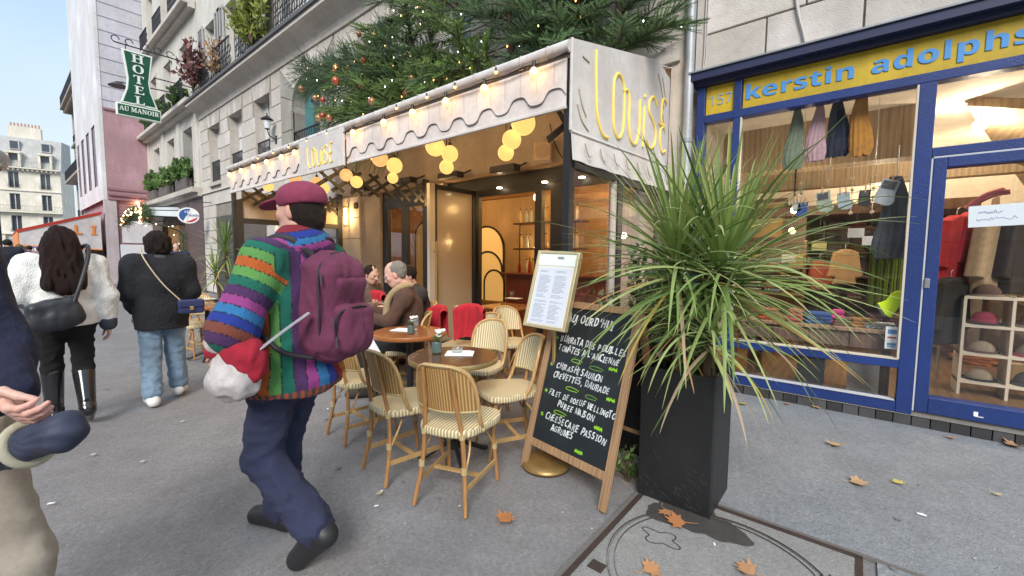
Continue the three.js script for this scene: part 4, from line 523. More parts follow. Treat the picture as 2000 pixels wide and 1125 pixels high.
// ---------------------------------------------------------------- restaurant ground floor and terrace
mats.plaster = M([0.5, 0.42, 0.33], { tex: 'mottle', size: 1.7, roughness: 0.85 });
mats.pale = M([0.72, 0.66, 0.58], { tex: 'streak', size: 2, roughness: 0.8 });
mats.frosted = new THREE.MeshPhysicalMaterial({ color: C(0.75, 0.66, 0.5), transmission: 0.35, thickness: 0, roughness: 0.35 });
const glow = (r, g, b, k) => M([0.9, 0.8, 0.6], { emissive: C(r, g, b), emissiveIntensity: k });
{
  const b = thing('restaurant_front', 'warmly lit restaurant front with black framed doors under the awning', 'restaurant front');
  mesh('fascia', [bx(-9.3, -1.78, 2.74, 3.62, WZ - 0.3, WZ)], mats.plaster, b);
  mesh('soffit', [bx(-9.3, -1.78, 2.7, 2.74, WZ - 0.4, WZ + 0.01)], M([0.3, 0.2, 0.12], { roughness: 0.6 }), b);
  mesh('header', [bx(-7.58, -1.78, 2.5, 2.69, WZ - 0.35, WZ - 0.08)], mats.black, b);
  mesh('pillar', [bx(-8.55, -7.6, 0, 2.69, WZ - 0.3, WZ - 0.02)], mats.plaster, b);
  for (let i = 0; i < 6; i++) mesh('stone_block', [rb(-9.04, -8.3, i * 0.45 + 0.004, i * 0.45 + 0.446, WZ - 0.3, WZ + 0.02, 0.008, 1)], mats.pale, b, false, i);
  mesh('corner_post', [bx(-9.3, -9.06, 0, 2.69, WZ - 0.3, WZ + 0.02)], mats.black, b);
  const bars = [], F = (x0, x1) => bx(x0, x1, 0.05, 2.495, WZ - 0.15, WZ - 0.07);
  // three light glazed door on the left
  mesh('door_frame', [F(-7.58, -7.4), F(-6.95, -6.78), F(-6.3, -6.12), F(-5.98, -5.9), bx(-7.4, -5.9, 0.05, 0.3, WZ - 0.149, WZ - 0.071), bx(-7.4, -5.9, 2.38, 2.495, WZ - 0.149, WZ - 0.071)], mats.black, b);
  for (const [a, c] of [[-7.4, -6.95], [-6.78, -6.3], [-6.12, -5.98]]) mesh('pane', [bx(a, c, 0.3, 2.38, WZ - 0.11, WZ - 0.106)], mats.glass, b);
  mesh('jamb', [bx(-5.9, -5.62, 0, 2.69, WZ - 0.3, WZ + 0.03)], mats.pale, b);
  // the folded-out frosted leaf
  { const l = new THREE.Group(); l.name = 'door_leaf'; b.add(l); const x = -4.93; mesh('frame', [bx(x - 0.025, x + 0.025, 0.03, 2.5, -5.02, -4.95), bx(x - 0.02, x + 0.02, 0.03, 0.12, -4.95, -4.2), bx(x - 0.02, x + 0.02, 2.43, 2.5, -4.95, -4.2), bx(x - 0.025, x + 0.025, 0.03, 2.5, -4.2, -4.15)], mats.black, l); mesh('pane', [bx(x - 0.006, x + 0.006, 0.12, 2.43, -4.95, -4.2)], M([0.36, 0.29, 0.2], { roughness: 0.3, clearcoat: 0.9, clearcoatRoughness: 0.08 }), l); mesh('edge_strip', [bx(x - 0.03, x + 0.032, 0.03, 2.5, -4.15, -4.05)], M([0.55, 0.5, 0.42], { roughness: 0.4, metalness: 0.3 }), l); mesh('pull_bar', [bar(V(x + 0.09, 0.35, -4.12), V(x + 0.09, 1.65, -4.12), 0.016), bar(V(x, 0.5, -4.12), V(x + 0.09, 0.5, -4.12), 0.01), bar(V(x, 1.5, -4.12), V(x + 0.09, 1.5, -4.12), 0.01)], mats.brass, l); }
  mesh('door_frame', [F(-5.0, -4.86), F(-3.72, -3.6), F(-3.44, -3.1), F(-2.42, -2.24), F(-1.95, -1.78), bx(-5.0, -1.78, 2.4, 2.495, WZ - 0.151, WZ - 0.072)], mats.black, b);
  for (const [a, c] of [[-3.1, -2.42], [-2.24, -1.95]]) mesh('pane', [bx(a, c, 0.1, 2.4, WZ - 0.11, WZ - 0.106)], mats.glass, b);
  mesh('pane', [bx(-3.6, -3.44, 0.1, 2.4, WZ - 0.11, WZ - 0.106)], mats.glass, b);
  for (const x of [-4.35, -3.5, -2.9]) { mesh('spot_light', [cyl(0.045, 0.045, 0.012, x, 2.485, WZ - 0.0, 14)], glow(1, 0.8, 0.5, 9), b); }
  // interior
  const wz = -9.4;
  mesh('floor', [bx(-9.3, -1.7, -0.05, 0.03, wz, WZ - 0.16)], M([0.28, 0.18, 0.1], { tex: 'wood', size: 1.2, roughness: 0.35 }), b);
  mesh('back_wall', [bx(-9.3, -1.7, 0, 3.2, wz - 0.2, wz)], M([0.72, 0.5, 0.26], { tex: 'streak', size: 2, roughness: 0.7 }), b);
  mesh('inner_wall', [bx(-9.3, -9.1, 0, 3.2, wz, WZ - 0.3), bx(-1.9, -1.7, 0, 3.2, wz, WZ - 0.3)], M([0.33, 0.17, 0.095], { roughness: 0.6, tex: 'wood', size: 1 }), b);
  for (let i = 0; i < 14; i++) mesh('ceiling_board', [rb(-9.2, -1.8, 2.78, 2.84, wz + i * 0.3, wz + i * 0.3 + 0.29, 0.01, 1)], M([0.48 + 0.05 * (i % 3), 0.27, 0.12], { tex: 'wood', size: 1.3, roughness: 0.35 }), b, false, i);
  mesh('partition', [bx(-8.4, -5.2, 0.03, 2.77, -7.6, -7.5)], M([0.6, 0.42, 0.22], { roughness: 0.6, tex: 'streak', size: 1.6 }), b);
  // glowing niches framed by dark arches
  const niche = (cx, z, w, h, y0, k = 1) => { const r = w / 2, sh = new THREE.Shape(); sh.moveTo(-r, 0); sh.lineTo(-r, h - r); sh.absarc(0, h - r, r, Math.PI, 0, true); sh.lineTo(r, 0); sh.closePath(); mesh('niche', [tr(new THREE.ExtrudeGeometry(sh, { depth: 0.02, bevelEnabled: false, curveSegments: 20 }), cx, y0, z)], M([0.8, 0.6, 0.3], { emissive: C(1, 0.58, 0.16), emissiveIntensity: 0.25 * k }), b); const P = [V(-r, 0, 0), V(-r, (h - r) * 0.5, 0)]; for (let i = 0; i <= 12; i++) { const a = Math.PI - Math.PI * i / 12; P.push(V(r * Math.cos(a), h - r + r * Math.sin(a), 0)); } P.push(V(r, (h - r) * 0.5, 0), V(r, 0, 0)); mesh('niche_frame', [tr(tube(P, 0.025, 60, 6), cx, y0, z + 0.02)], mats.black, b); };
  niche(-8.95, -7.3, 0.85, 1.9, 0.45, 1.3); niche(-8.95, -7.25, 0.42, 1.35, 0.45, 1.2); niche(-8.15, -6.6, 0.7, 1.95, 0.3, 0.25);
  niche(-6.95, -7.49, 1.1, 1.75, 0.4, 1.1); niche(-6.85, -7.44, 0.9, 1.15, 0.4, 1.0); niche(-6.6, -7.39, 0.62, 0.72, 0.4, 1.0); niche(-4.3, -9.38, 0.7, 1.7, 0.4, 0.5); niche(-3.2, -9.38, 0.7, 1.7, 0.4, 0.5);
}
{ // bar counter, bottle shelf and bottles
  const c = thing('bar_counter', 'reddish wooden bar counter with panelled front inside the restaurant', 'counter', [-5.2, 0.03, -6.75]), red = M([0.27, 0.075, 0.032], { tex: 'wood', size: 0.9, roughness: 0.35 });
  mesh('body', [bx(-0.5, 2.6, 0, 1.03, -0.5, 0)], red, c); for (let i = 0; i < 4; i++) mesh('panel', [rb(-0.46 + i * 0.77, 0.26 + i * 0.77, 0.1, 0.95, -0.02, 0.022, 0.01)], red, c, false, i); mesh('worktop', [rb(-0.58, 2.7, 1.031, 1.075, -0.6, 0.07, 0.012)], red, c);
  const s = thing('bottle_shelf', 'dark tiered shelf crowded with bottles standing on the bar', 'shelf', [-4.85, 1.1, -7.0]);
  for (const y of [0.48, 1.0]) mesh('shelf_board', [rb(-0.75, 0.85, y, y + 0.035, -0.16, 0.16, 0.006)], mats.darkWood, s); for (const x of [-0.62, 0.0, 0.7]) mesh('post', [bar(V(x, 0, 0.1), V(x, 1.0, 0.1), 0.012)], mats.black, s);
  const r = rng(5), cols = [[0.5, 0.6, 0.55], [0.45, 0.28, 0.08], [0.08, 0.2, 0.07], [0.6, 0.6, 0.6], [0.35, 0.06, 0.03], [0.7, 0.55, 0.25]].map((k) => M(k, { roughness: 0.1, clearcoat: 0.5 }));
  const prof = [[0, 0], [0.036, 0.004], [0.038, 0.16], [0.03, 0.2], [0.013, 0.235], [0.013, 0.29], [0.016, 0.3], [0, 0.302]], words = ['clear', 'amber', 'green', 'white', 'red', 'golden'];
  let n = 0; for (const y of [0.0, 0.516, 1.036]) for (let i = 0; i < 13; i++) { const k = Math.floor(r() * 6), o = thing('bottle', words[k] + ' glass bottle, ' + ORD[i] + ' from the left on the ' + (y > 1 ? 'top' : y > 0.2 ? 'middle' : 'lowest') + ' tier of the bar shelf', 'bottle', [-4.85 - 0.68 + i * 0.115, 1.1 + y, -7.02 + (r() - 0.5) * 0.14], 0, 'bottles on the bar shelf'); mesh('glass', [lathe(prof, 10).scale(1, 0.8 + r() * 0.35, 1)], cols[k], o); mesh('cap', [cyl(0.015, 0.015, 0.03, 0, 0.27, 0, 8)], mats.black, o); }
  // lamps inside
  [[-5.3, 1.62, -7.25, 1.2], [-4.75, 1.66, -7.25, 1.2], [-4.5, 2.5, -6.2, 6], [-6.9, 2.5, -6.4, 5], [-3.0, 2.45, -6.3, 5], [-2.75, 1.75, -6.4, 2], [-2.35, 1.75, -6.2, 2], [-7.6, 2.4, -8.4, 5], [-4, 2.5, -8.6, 6]].forEach((p, i) => { const t = thing('interior_lamp', ['left small glowing lamp on the bar back', 'right small glowing lamp on the bar back', 'pendant lamp above the bar', 'pendant lamp behind the left doors', 'pendant lamp behind the right window', 'tall lit tube lamp behind the right window', 'second lit tube lamp behind the right window', 'pendant lamp near the glowing niches', 'pendant lamp at the back of the room'][i], 'lamp', p.slice(0, 3)); const tubeL = i === 5 || i === 6; mesh('shade', tubeL ? [cyl(0.03, 0.03, 0.4, 0, -0.2, 0, 12)] : [sph(i < 2 ? 0.05 : 0.09, 0, 0, 0)], glow(1, 0.6, 0.2, tubeL ? 4 : 5), t); if (!tubeL && i > 1) mesh('cord', [cyl(0.006, 0.006, 2.75 - p[1], 0, 0.02, 0, 6)], mats.black, t); else mesh('base', [cyl(0.04, 0.02, 0.05, 0, tubeL ? -0.25 : -0.1, 0, 10)], mats.brass, t); bulb(t, 0, 0, 0, p[3] * 0.3, 0.06); });
}
// wall sconces
for (const [x, l] of [[-8.72, 'glowing tube sconce on the stone pillar left of the doors'], [-5.76, 'glowing tube sconce on the pale jamb beside the open door leaf']]) { const s = thing('wall_sconce', l, 'sconce', [x, 2.28, WZ + 0.1]); mesh('tube', [cyl(0.032, 0.032, 0.36, 0, -0.18, 0, 14)], glow(1, 0.62, 0.22, 5), s); mesh('holder', [cyl(0.04, 0.04, 0.04, 0, -0.22, 0, 14), cyl(0.04, 0.04, 0.04, 0, 0.18, 0, 14), bx(-0.02, 0.02, -0.2, 0.2, -0.1, -0.05)], mats.brass, s); bulb(s, 0, 0, 0.0, 1.3, 0.05); }
{ const k = thing('fascia_plate', 'round dark plate on the fascia above the pillar', 'wall fitting', [-8.4, 2.5, WZ + 0.03]); mesh('plate', [tr(new THREE.CylinderGeometry(0.07, 0.07, 0.05, 18).rotateX(Math.PI / 2), 0, 0, 0)], mats.darkWood, k); mesh('knob', [sph(0.02, 0, 0, 0.03)], mats.brass, k); }
// heaters on the fascia
[[986, 330, 'heater under the awning above the open doors'], [880, 343, 'heater under the awning left of the open doors'], [792, 353, 'heater under the awning above the glazed door'], [704, 370, 'heater under the awning above the pillar']].forEach(([px, py, l]) => { const p = onZ(px, py, WZ + 0.3), h = thing('terrace_heater', 'slim black ' + l, 'heater', [p.x, p.y, p.z]); mesh('casing', [rb(-0.23, 0.23, -0.045, 0.045, -0.08, 0.08, 0.015)], mats.black, h); mesh('bracket', [flatbar(V(-0.15, 0, -0.05), V(-0.15, 0.12, -0.3), 0.03, 0.02), flatbar(V(0.15, 0, -0.05), V(0.15, 0.12, -0.3), 0.03, 0.02)], mats.black, h); mesh('element', [rb(-0.2, 0.2, -0.05, -0.044, -0.05, 0.05, 0.002)], M([0.2, 0.18, 0.16], { roughness: 0.3, metalness: 0.6 }), h); });
{ const p = onZ(1062, 298, WZ + 0.12), h = thing('wall_speaker', 'beige wall loudspeaker on the fascia under the awning', 'speaker', [p.x, p.y, p.z], 0.4); mesh('cabinet', [rb(-0.12, 0.12, -0.13, 0.13, -0.1, 0.1, 0.03)], M([0.55, 0.42, 0.3]), h); mesh('grille', [tr(new THREE.CylinderGeometry(0.1, 0.1, 0.02, 20).rotateX(Math.PI / 2), 0, 0, 0.1)], M([0.45, 0.34, 0.25], { bump: 0.002, bs: 0.05 }), h); mesh('cable', [tube([V(0.1, 0.35, 0.1), V(0.16, 0.1, 0.05), V(0.3, -0.12, 0.0), V(0.5, -0.18, 0)], 0.008, 20)], mats.black, h); }
// side screen of the terrace, right
{
  const X = -1.76, s = thing('terrace_screen', 'black framed glass screen closing the right side of the terrace', 'glass screen');
  mesh('frame', [bx(X - 0.03, X + 0.03, 0.02, 2.2, -3.72, -3.62), bx(X - 0.03, X + 0.03, 0.02, 2.2, -4.95, -4.87), bx(X - 0.025, X + 0.025, 2.12, 2.2, -4.87, -2.86), bx(X - 0.03, X + 0.03, 0.02, 0.55, -4.87, -2.86)], mats.black, s);
  for (const [a, c] of [[-3.62, -2.86], [-4.87, -3.72]]) mesh('pane', [bx(X - 0.004, X + 0.004, 0.55, 2.12, a, c)], mats.glass, s);
  mesh('edge_strip', [bx(X - 0.02, X + 0.02, 0.55, 2.12, -3.61, -3.57)], M([0.5, 0.44, 0.38], { roughness: 0.4 }), s);
  const cu = thing('curtain', 'pale brown curtain drawn behind the right screen pane', 'curtain'); const P = []; for (let i = 0; i <= 60; i++) P.push([-4.85 + i * 0.018, X - 0.12 + 0.025 * Math.sin(i * 0.9)]); const sh = new THREE.Shape(P.map((p, i) => new THREE.Vector2(p[1], -p[0]))); for (let i = 60; i >= 0; i--) sh.lineTo(P[i][1] - 0.006, -P[i][0]); const g = new THREE.ExtrudeGeometry(sh, { depth: 1.9, bevelEnabled: false }); g.rotateX(-Math.PI / 2); tr(g, 0, 0.3, 0); mesh('cloth', [g], new THREE.MeshPhysicalMaterial({ color: C(0.6, 0.45, 0.36), transmission: 0.3, thickness: 0, roughness: 1 }), cu);
}
{ // side screen, left end
  const X = -9.05, s = thing('terrace_screen', 'black framed glass screen at the far left end of the terrace', 'glass screen');
  mesh('frame', [bx(X - 0.04, X + 0.04, 0.02, 2.45, -2.98, -2.86), bx(X - 0.04, X + 0.04, 0.02, 2.45, -4.95, -4.85), bx(X - 0.03, X + 0.03, 2.02, 2.12, -4.85, -2.98), bx(X - 0.04, X + 0.04, 0.02, 0.7, -4.85, -2.98)], mats.black, s);
  mesh('transom_panel', [bx(X - 0.02, X + 0.02, 2.12, 2.62, -4.85, -2.98)], mats.plaster, s); mesh('pane', [bx(X - 0.004, X + 0.004, 0.7, 2.02, -4.85, -2.98)], mats.glass, s);
}
// ---- awning
const AZ = -2.8, AX0 = -9.08, AX1 = -1.75;
mats.canvas = new THREE.MeshPhysicalMaterial({ color: C(0.85, 0.82, 0.8), transmission: 0.12, thickness: 0, roughness: 0.95, map: rep(T.mottle, 2.3) });
mats.canvasIn = M([0.84, 0.8, 0.79], { roughness: 0.95, tex: 'mottle', size: 1.1 });
mats.neon = M([0.82, 0.62, 0.14], { roughness: 0.5, emissive: C(1, 0.7, 0.15), emissiveIntensity: 0.12 });
mats.thread = M([0.42, 0.38, 0.36], { roughness: 0.9 });
function louise(h, w, r, place) { // hand drawn capital strokes on a unit sheet: x 0..1 across, y 0..1 up
  const S = [[[0, 1], [0.01, 0.55], [0.03, 0.22], [0.09, 0.02], [0.15, 0.0]], [[0.2, 0.5], [0.21, 0.78], [0.26, 0.88], [0.32, 0.78], [0.335, 0.45], [0.32, 0.13], [0.27, 0.03], [0.22, 0.13], [0.2, 0.5]], [[0.32, 0.68], [0.38, 0.73], [0.4, 0.6], [0.405, 0.25], [0.44, 0.05], [0.5, 0.03], [0.545, 0.2], [0.55, 0.68]], [[0.61, 0.02], [0.615, 0.35], [0.62, 0.62]], [[0.622, 0.75], [0.624, 0.79]], [[0.82, 0.72], [0.77, 0.83], [0.7, 0.74], [0.69, 0.58], [0.76, 0.46], [0.81, 0.32], [0.8, 0.12], [0.73, 0.03], [0.67, 0.12]], [[1.0, 0.85], [0.93, 0.88], [0.9, 0.7], [0.91, 0.5], [0.95, 0.45], [0.9, 0.38], [0.89, 0.18], [0.93, 0.02], [1.0, 0.07]], [[0.86, 0.46], [0.97, 0.46]]];
  return S.map((s) => tube(s.map((p) => place(p[0] * w, p[1] * h)), r, 28, 6));
}
{
  const a = thing('awning', 'long white restaurant awning with scalloped valance and yellow hand drawn letters', 'awning');
  const wallY = 3.58, frontY = 3.02, ang = Math.atan2(wallY - frontY, AZ - WZ), len = Math.hypot(wallY - frontY, AZ - WZ);
  const cg = new THREE.BoxGeometry(AX1 - AX0, 0.012, len, 40, 1, 12); cg.rotateX(ang); tr(cg, (AX0 + AX1) / 2, (wallY + frontY) / 2, (AZ + WZ) / 2); mesh('canopy', [cg], mats.canvas, a);
  const rg = new THREE.CylinderGeometry(0.045, 0.045, AX1 - AX0, 20); rg.rotateZ(Math.PI / 2); mesh('front_roll', [tr(rg, (AX0 + AX1) / 2, 3.005, AZ + 0.01)], M([0.78, 0.76, 0.76], { tex: 'mottle', size: 0.4 }), a);
  const ties = []; for (let x = AX0 + 0.12; x < AX1; x += 0.26) { const g = new THREE.TorusGeometry(0.047, 0.004, 5, 18); g.rotateY(Math.PI / 2); ties.push(tr(g, x, 3.005, AZ + 0.01)); } mesh('tie', ties, M([0.4, 0.36, 0.34]), a).userData.kind = 'stuff';
  mesh('front_bar', [bx(AX0, AX1, 2.925, 2.955, AZ - 0.03, AZ + 0.0)], M([0.12, 0.1, 0.1]), a);
  // valance in sections: plain back sheet, scalloped front sheet with a stitched edge
  const wave = (x) => 0.05 * Math.tanh(1.7 * Math.cos((x - AX0) * 2 * Math.PI / 0.36)) + 0.008 * Math.sin(x * 5);
  for (const [x0, x1] of [[AX0, -6.1], [-4.94, AX1 - 0.03]]) {
    const g = new THREE.PlaneGeometry(x1 - x0, 0.365, 120, 6), p = g.attributes.position; for (let i = 0; i < p.count; i++) p.setZ(i, 0.004 * Math.sin(p.getX(i) * 9) * (0.2 - p.getY(i)) * 3); tr(g, (x0 + x1) / 2, 2.745, AZ + 0.0); g.computeVertexNormals(); mesh('valance', [g], mats.canvasIn, a);
    mesh('hem', [rb(x0, x1, 2.555, 2.585, AZ - 0.012, AZ + 0.012, 0.008)], mats.canvas, a);
    const s = new THREE.Shape(); s.moveTo(x0, 2.925); s.lineTo(x1, 2.925); for (let x = x1; x >= x0 - 1e-6; x -= (x1 - x0) / 160) s.lineTo(x, 2.68 + wave(x)); s.closePath(); mesh('scalloped_edge', [tr(new THREE.ExtrudeGeometry(s, { depth: 0.004, bevelEnabled: false }), 0, 0, AZ + 0.008)], mats.canvasIn, a);
    const pts = []; for (let x = x0; x <= x1 + 1e-6; x += (x1 - x0) / 160) pts.push(V(x, 2.68 + wave(x), AZ + 0.012)); mesh('piping', [tube(pts, 0.004, 480, 5)], mats.thread, a);
    const st = []; for (let x = x0 + 0.08; x < x1; x += 0.165) st.push(bx(x - 0.0022, x + 0.0022, 2.74, 2.92, AZ + 0.0125, AZ + 0.0135)); mesh('seam', st, mats.thread, a).userData.kind = 'stuff';
  }
  const pl = mesh('name_panel', [rb(-6.12, -4.93, 2.53, 2.985, AZ + 0.03, AZ + 0.06, 0.01)], mats.canvas, a);
  mesh('lettering', louise(0.28, 0.68, 0.009, (x, y) => V(-5.86 + x, 2.6 + y, AZ + 0.064)), mats.neon, a);
  // side curtain on the right: a trapezoid with its scalloped flap
  const Y = (z) => frontY + (wallY - frontY) * (AZ - z) / (AZ - WZ), sd = new THREE.Shape(); [[-AZ, 2.385], [-AZ, 3.06], [4.5, 3.5], [4.86, 3.42], [4.86, 2.466]].forEach((p, i) => i ? sd.lineTo(p[0], p[1]) : sd.moveTo(p[0], p[1]));
  const sg = new THREE.ExtrudeGeometry(sd, { depth: 0.012, bevelEnabled: false }); sg.rotateY(Math.PI / 2); tr(sg, AX1, 0, 0); mesh('side_curtain', [sg], mats.canvas, a);
  mesh('side_seam', [bar(V(AX1 + 0.012, 2.385, AZ), V(AX1 + 0.012, 2.466, -4.86), 0.012), bar(V(AX1 + 0.01, 2.39, AZ), V(AX1 + 0.01, 3.06, AZ), 0.014)], mats.canvas, a);
  { const N = 60, M2 = 8, pos = [], idx = []; for (let j = 0; j <= M2; j++) for (let i = 0; i <= N; i++) { const t = i / N, z = AZ - t * 2.06, yt = 2.385 + 0.081 * t, yb = 2.17 + 0.02 * t, v = j / M2; pos.push(AX1 + 0.012 + 0.009 * Math.sin(t * 34) * v + 0.02 * v, yt + (yb - yt) * v, z); } for (let j = 0; j < M2; j++) for (let i = 0; i < N; i++) { const p = j * (N + 1) + i; idx.push(p, p + 1, p + N + 1, p + 1, p + N + 2, p + N + 1); } const g = new THREE.BufferGeometry(); g.setAttribute('position', new THREE.Float32BufferAttribute(pos, 3)); g.setIndex(idx); g.computeVertexNormals(); mesh('side_flap', [g], mats.canvas, a);
    const sc = []; for (let k = 0; k < 8; k++) { const z = AZ - 0.16 - k * 0.25, P = []; for (let i = 0; i <= 8; i++) { const q = i / 8; P.push(V(AX1 + 0.045, 2.32 - 0.09 * Math.sin(q * 2.2) + k * 0.006, z - q * 0.11)); } sc.push(tube(P, 0.005, 16, 5)); } mesh('flap_stitch', sc, mats.thread, a); }
  mesh('side_lettering', louise(0.66, 1.62, 0.0125, (x, y) => V(AX1 + 0.02, 2.44 + y + x * 0.085, -3.15 - x)), mats.neon, a);
  const br = (pts) => tube(pts.map((p) => V(AX1 + 0.016, p[1], -p[0])), 0.006, 16, 5); mesh('brush_mark', [br([[2.9, 2.72], [2.95, 2.62], [3.02, 2.54]]), br([[2.88, 2.6], [2.95, 2.5], [3.06, 2.44]]), br([[4.5, 3.36], [4.62, 3.2], [4.68, 3.05]]), br([[4.62, 3.36], [4.7, 3.22], [4.74, 3.1]]), br([[2.95, 2.98], [3.05, 2.97]]), br([[4.66, 2.98], [4.74, 2.8]])], M([0.42, 0.36, 0.22]), a);
  mesh('awning_post', [bx(AX1 - 0.06, AX1 + 0.0, 0, 3.0, AZ - 0.08, AZ - 0.01)], mats.black, a);
  mesh('awning_post', [bx(AX0, AX0 + 0.06, 0, 2.98, AZ - 0.08, AZ - 0.01)], mats.black, a);
  mesh('bracket', [bx(AX1 - 0.2, AX1 - 0.02, 2.88, 3.0, AZ - 0.06, AZ - 0.02)], mats.black, a);
  // scissor arms
  for (const [x, za] of [[-1.98, AZ - 0.05], [-6.0, AZ - 0.05], [-8.98, AZ - 0.05]]) {
    const zb = WZ + 0.04, n = 7, g = []; for (let i = 0; i < n; i++) { const p = za + (zb - za) * i / n, q = za + (zb - za) * (i + 1.6) / n; g.push(flatbar(V(x, 2.37, p), V(x, 2.7, Math.max(q, zb)), 0.014, 0.055), flatbar(V(x + 0.02, 2.7, p), V(x + 0.02, 2.37, Math.max(q, zb)), 0.012, 0.045)); }
    const m = mesh('scissor_arm', g, mats.black, a); mesh('arm_end', [bx(x - 0.025, x + 0.035, 2.32, 2.78, zb, zb + 0.11)], mats.black, a);
  }
}
// festoon bulbs along the front
{
  const xs = [[1045, 140], [948, 183], [873, 208], [808, 233], [752, 256], [692, 262], [578, 305], [552, 315], [523, 323], [497, 332], [473, 339], [450, 345]].map((p) => onZ(p[0], p[1], AZ + 0.06));
  const cord = []; for (let x = AX1; x > AX0; x -= 0.2) cord.push(V(x, 2.945 - 0.012 * (1 + Math.sin(x * 15)), AZ + 0.05)); tag(mesh('festoon_string', [tube(cord, 0.008, 160, 5)], mats.black), 'black cord of the festoon lights along the awning front', 'cord');
  const order = ORD;
  const bg = lathe([[0, -0.075], [0.022, -0.068], [0.034, -0.045], [0.03, -0.018], [0.015, 0.0]], 16), bm = glow(1, 0.55, 0.08, 2.4), sg = cyl(0.017, 0.014, 0.05, 0, 0, 0, 12);
  xs.forEach((p, i) => { const b = thing('festoon_bulb', `glowing festoon bulb on the awning front, ${order[i]} from the easel end`, 'light bulb', [p.x, 2.9, AZ + 0.075], 0, 'bulbs along the awning front'); mesh('socket', [sg.clone()], mats.black, b); mesh('glass', [bg.clone()], bm, b); bulb(b, 0, -0.04, 0, 0.05, 0.03, [1, 0.5, 0.14]); });
  const up = [[970, 162], [890, 200], [835, 220], [776, 245], [640, 280], [600, 290], [565, 298], [535, 308], [505, 318]].map((p) => onZ(p[0], p[1], AZ + 0.05));
  up.forEach((p, i) => { const b = thing('mini_bulb', `tiny amber light clipped on the awning roll, number ${i + 1} from the easel end`, 'light bulb', [p.x, 2.975, AZ + 0.06], 0, 'tiny lights on the awning roll'); tag(b, `tiny amber light clipped on the awning roll, ${order[i]} from the easel end`, 'light bulb', 'tiny lights on the awning roll'); mesh('glass', [sph(0.014, 0, 0, 0, 10, 8)], glow(1, 0.5, 0.08, 1.3), b); mesh('clip', [cyl(0.008, 0.008, 0.03, 0, 0.012, 0, 8)], mats.black, b); });
}
// globe lamps in clusters under the awning
{
  const gz = -3.3, gm = M([0.3, 0.22, 0.1], { emissive: C(1.0, 0.6, 0.17), emissiveIntensity: 0.78, roughness: 0.4 }), gm2 = M([0.3, 0.2, 0.12], { emissive: C(1.0, 0.5, 0.18), emissiveIntensity: 0.6, roughness: 0.4 });
  const cl = [['rightmost', [[1022, 240, 0.118], [997, 272, 0.095], [983, 297, 0.082]]], ['second', [[850, 286, 0.112], [876, 300, 0.094], [867, 325, 0.082]]], ['third', [[742, 310, 0.105], [768, 323, 0.1], [762, 347, 0.07]]], ['fourth', [[676, 342, 0.09], [694, 355, 0.085]]], ['fifth', [[619, 358, 0.098], [630, 367, 0.085]]], ['leftmost', [[577, 350, 0.1], [522, 364, 0.09]]]];
  cl.forEach(([w, list], i) => list.forEach(([px, py, r], k) => { const p = onZ(px, py, gz), pos = p; const size = ['largest', 'middle', 'smallest'][k]; const t = thing('globe_lamp', `${size} yellow globe lamp of the ${w} cluster under the awning`, 'globe lamp', [p.x, p.y, p.z - 0.02 * k], 0, 'yellow globe lamps under the awning'); mesh('globe', [sph(r, 0, 0, 0, 28, 20)], i >= 2 && k === 0 ? gm2 : gm, t); mesh('cord', [cyl(0.006, 0.006, 3.12 - p.y - r, 0, r, 0, 6), cyl(0.02, 0.02, 0.04, 0, r - 0.01, 0, 10)], mats.black, t); bulb(t, 0, 0, 0, r * r * 36, r * 0.5); }));
}
// ---------------------------------------------------------------- terrace furniture
mats.rattan = M([0.5, 0.27, 0.11], { roughness: 0.4, tex: 'wood', size: 0.35, clearcoat: 0.25 });
mats.rattanPale = M([0.62, 0.42, 0.2], { roughness: 0.45, tex: 'wood', size: 0.3, clearcoat: 0.2 });
mats.binding = M([0.72, 0.6, 0.34], { roughness: 0.5, tex: 'weave', size: 0.05 });
mats.weave = M([0.84, 0.74, 0.52], { roughness: 0.5, tex: 'weave', size: 0.16, bump: 0.002, bumpTex: T.weaveBump, bs: 0.16 });
mats.weaveBack = M([0.58, 0.36, 0.15], { roughness: 0.5, tex: 'weave', size: 0.13, bump: 0.002, bumpTex: T.weaveBump, bs: 0.13 });
mats.tableBrown = M([0.145, 0.078, 0.05], { roughness: 0.22, tex: 'wood', size: 0.5, clearcoat: 0.4 });
mats.tableOrange = M([0.44, 0.165, 0.05], { roughness: 0.25, tex: 'wood', size: 0.6, clearcoat: 0.4 });
mats.thinGlass = new THREE.MeshPhysicalMaterial({ color: C(0.93, 0.96, 0.95), transmission: 0.95, thickness: 0, roughness: 0.03 });
mats.red = M([0.5, 0.018, 0.035], { roughness: 0.95, tex: 'mottle', size: 0.3, sheen: 0.4, sheenColor: C(0.6, 0.1, 0.1) });
const backArc = (u, v, e = 0) => { // u -1..1 across, v 0..1 upward: a point of the bowed backrest
  const y = 0.565 + 0.265 * v, w = 0.192 * (1 - 0.1 * v), x = w * u, z = -0.205 - 0.055 * v + 0.075 * u * u - e; return V(x, y, z); };
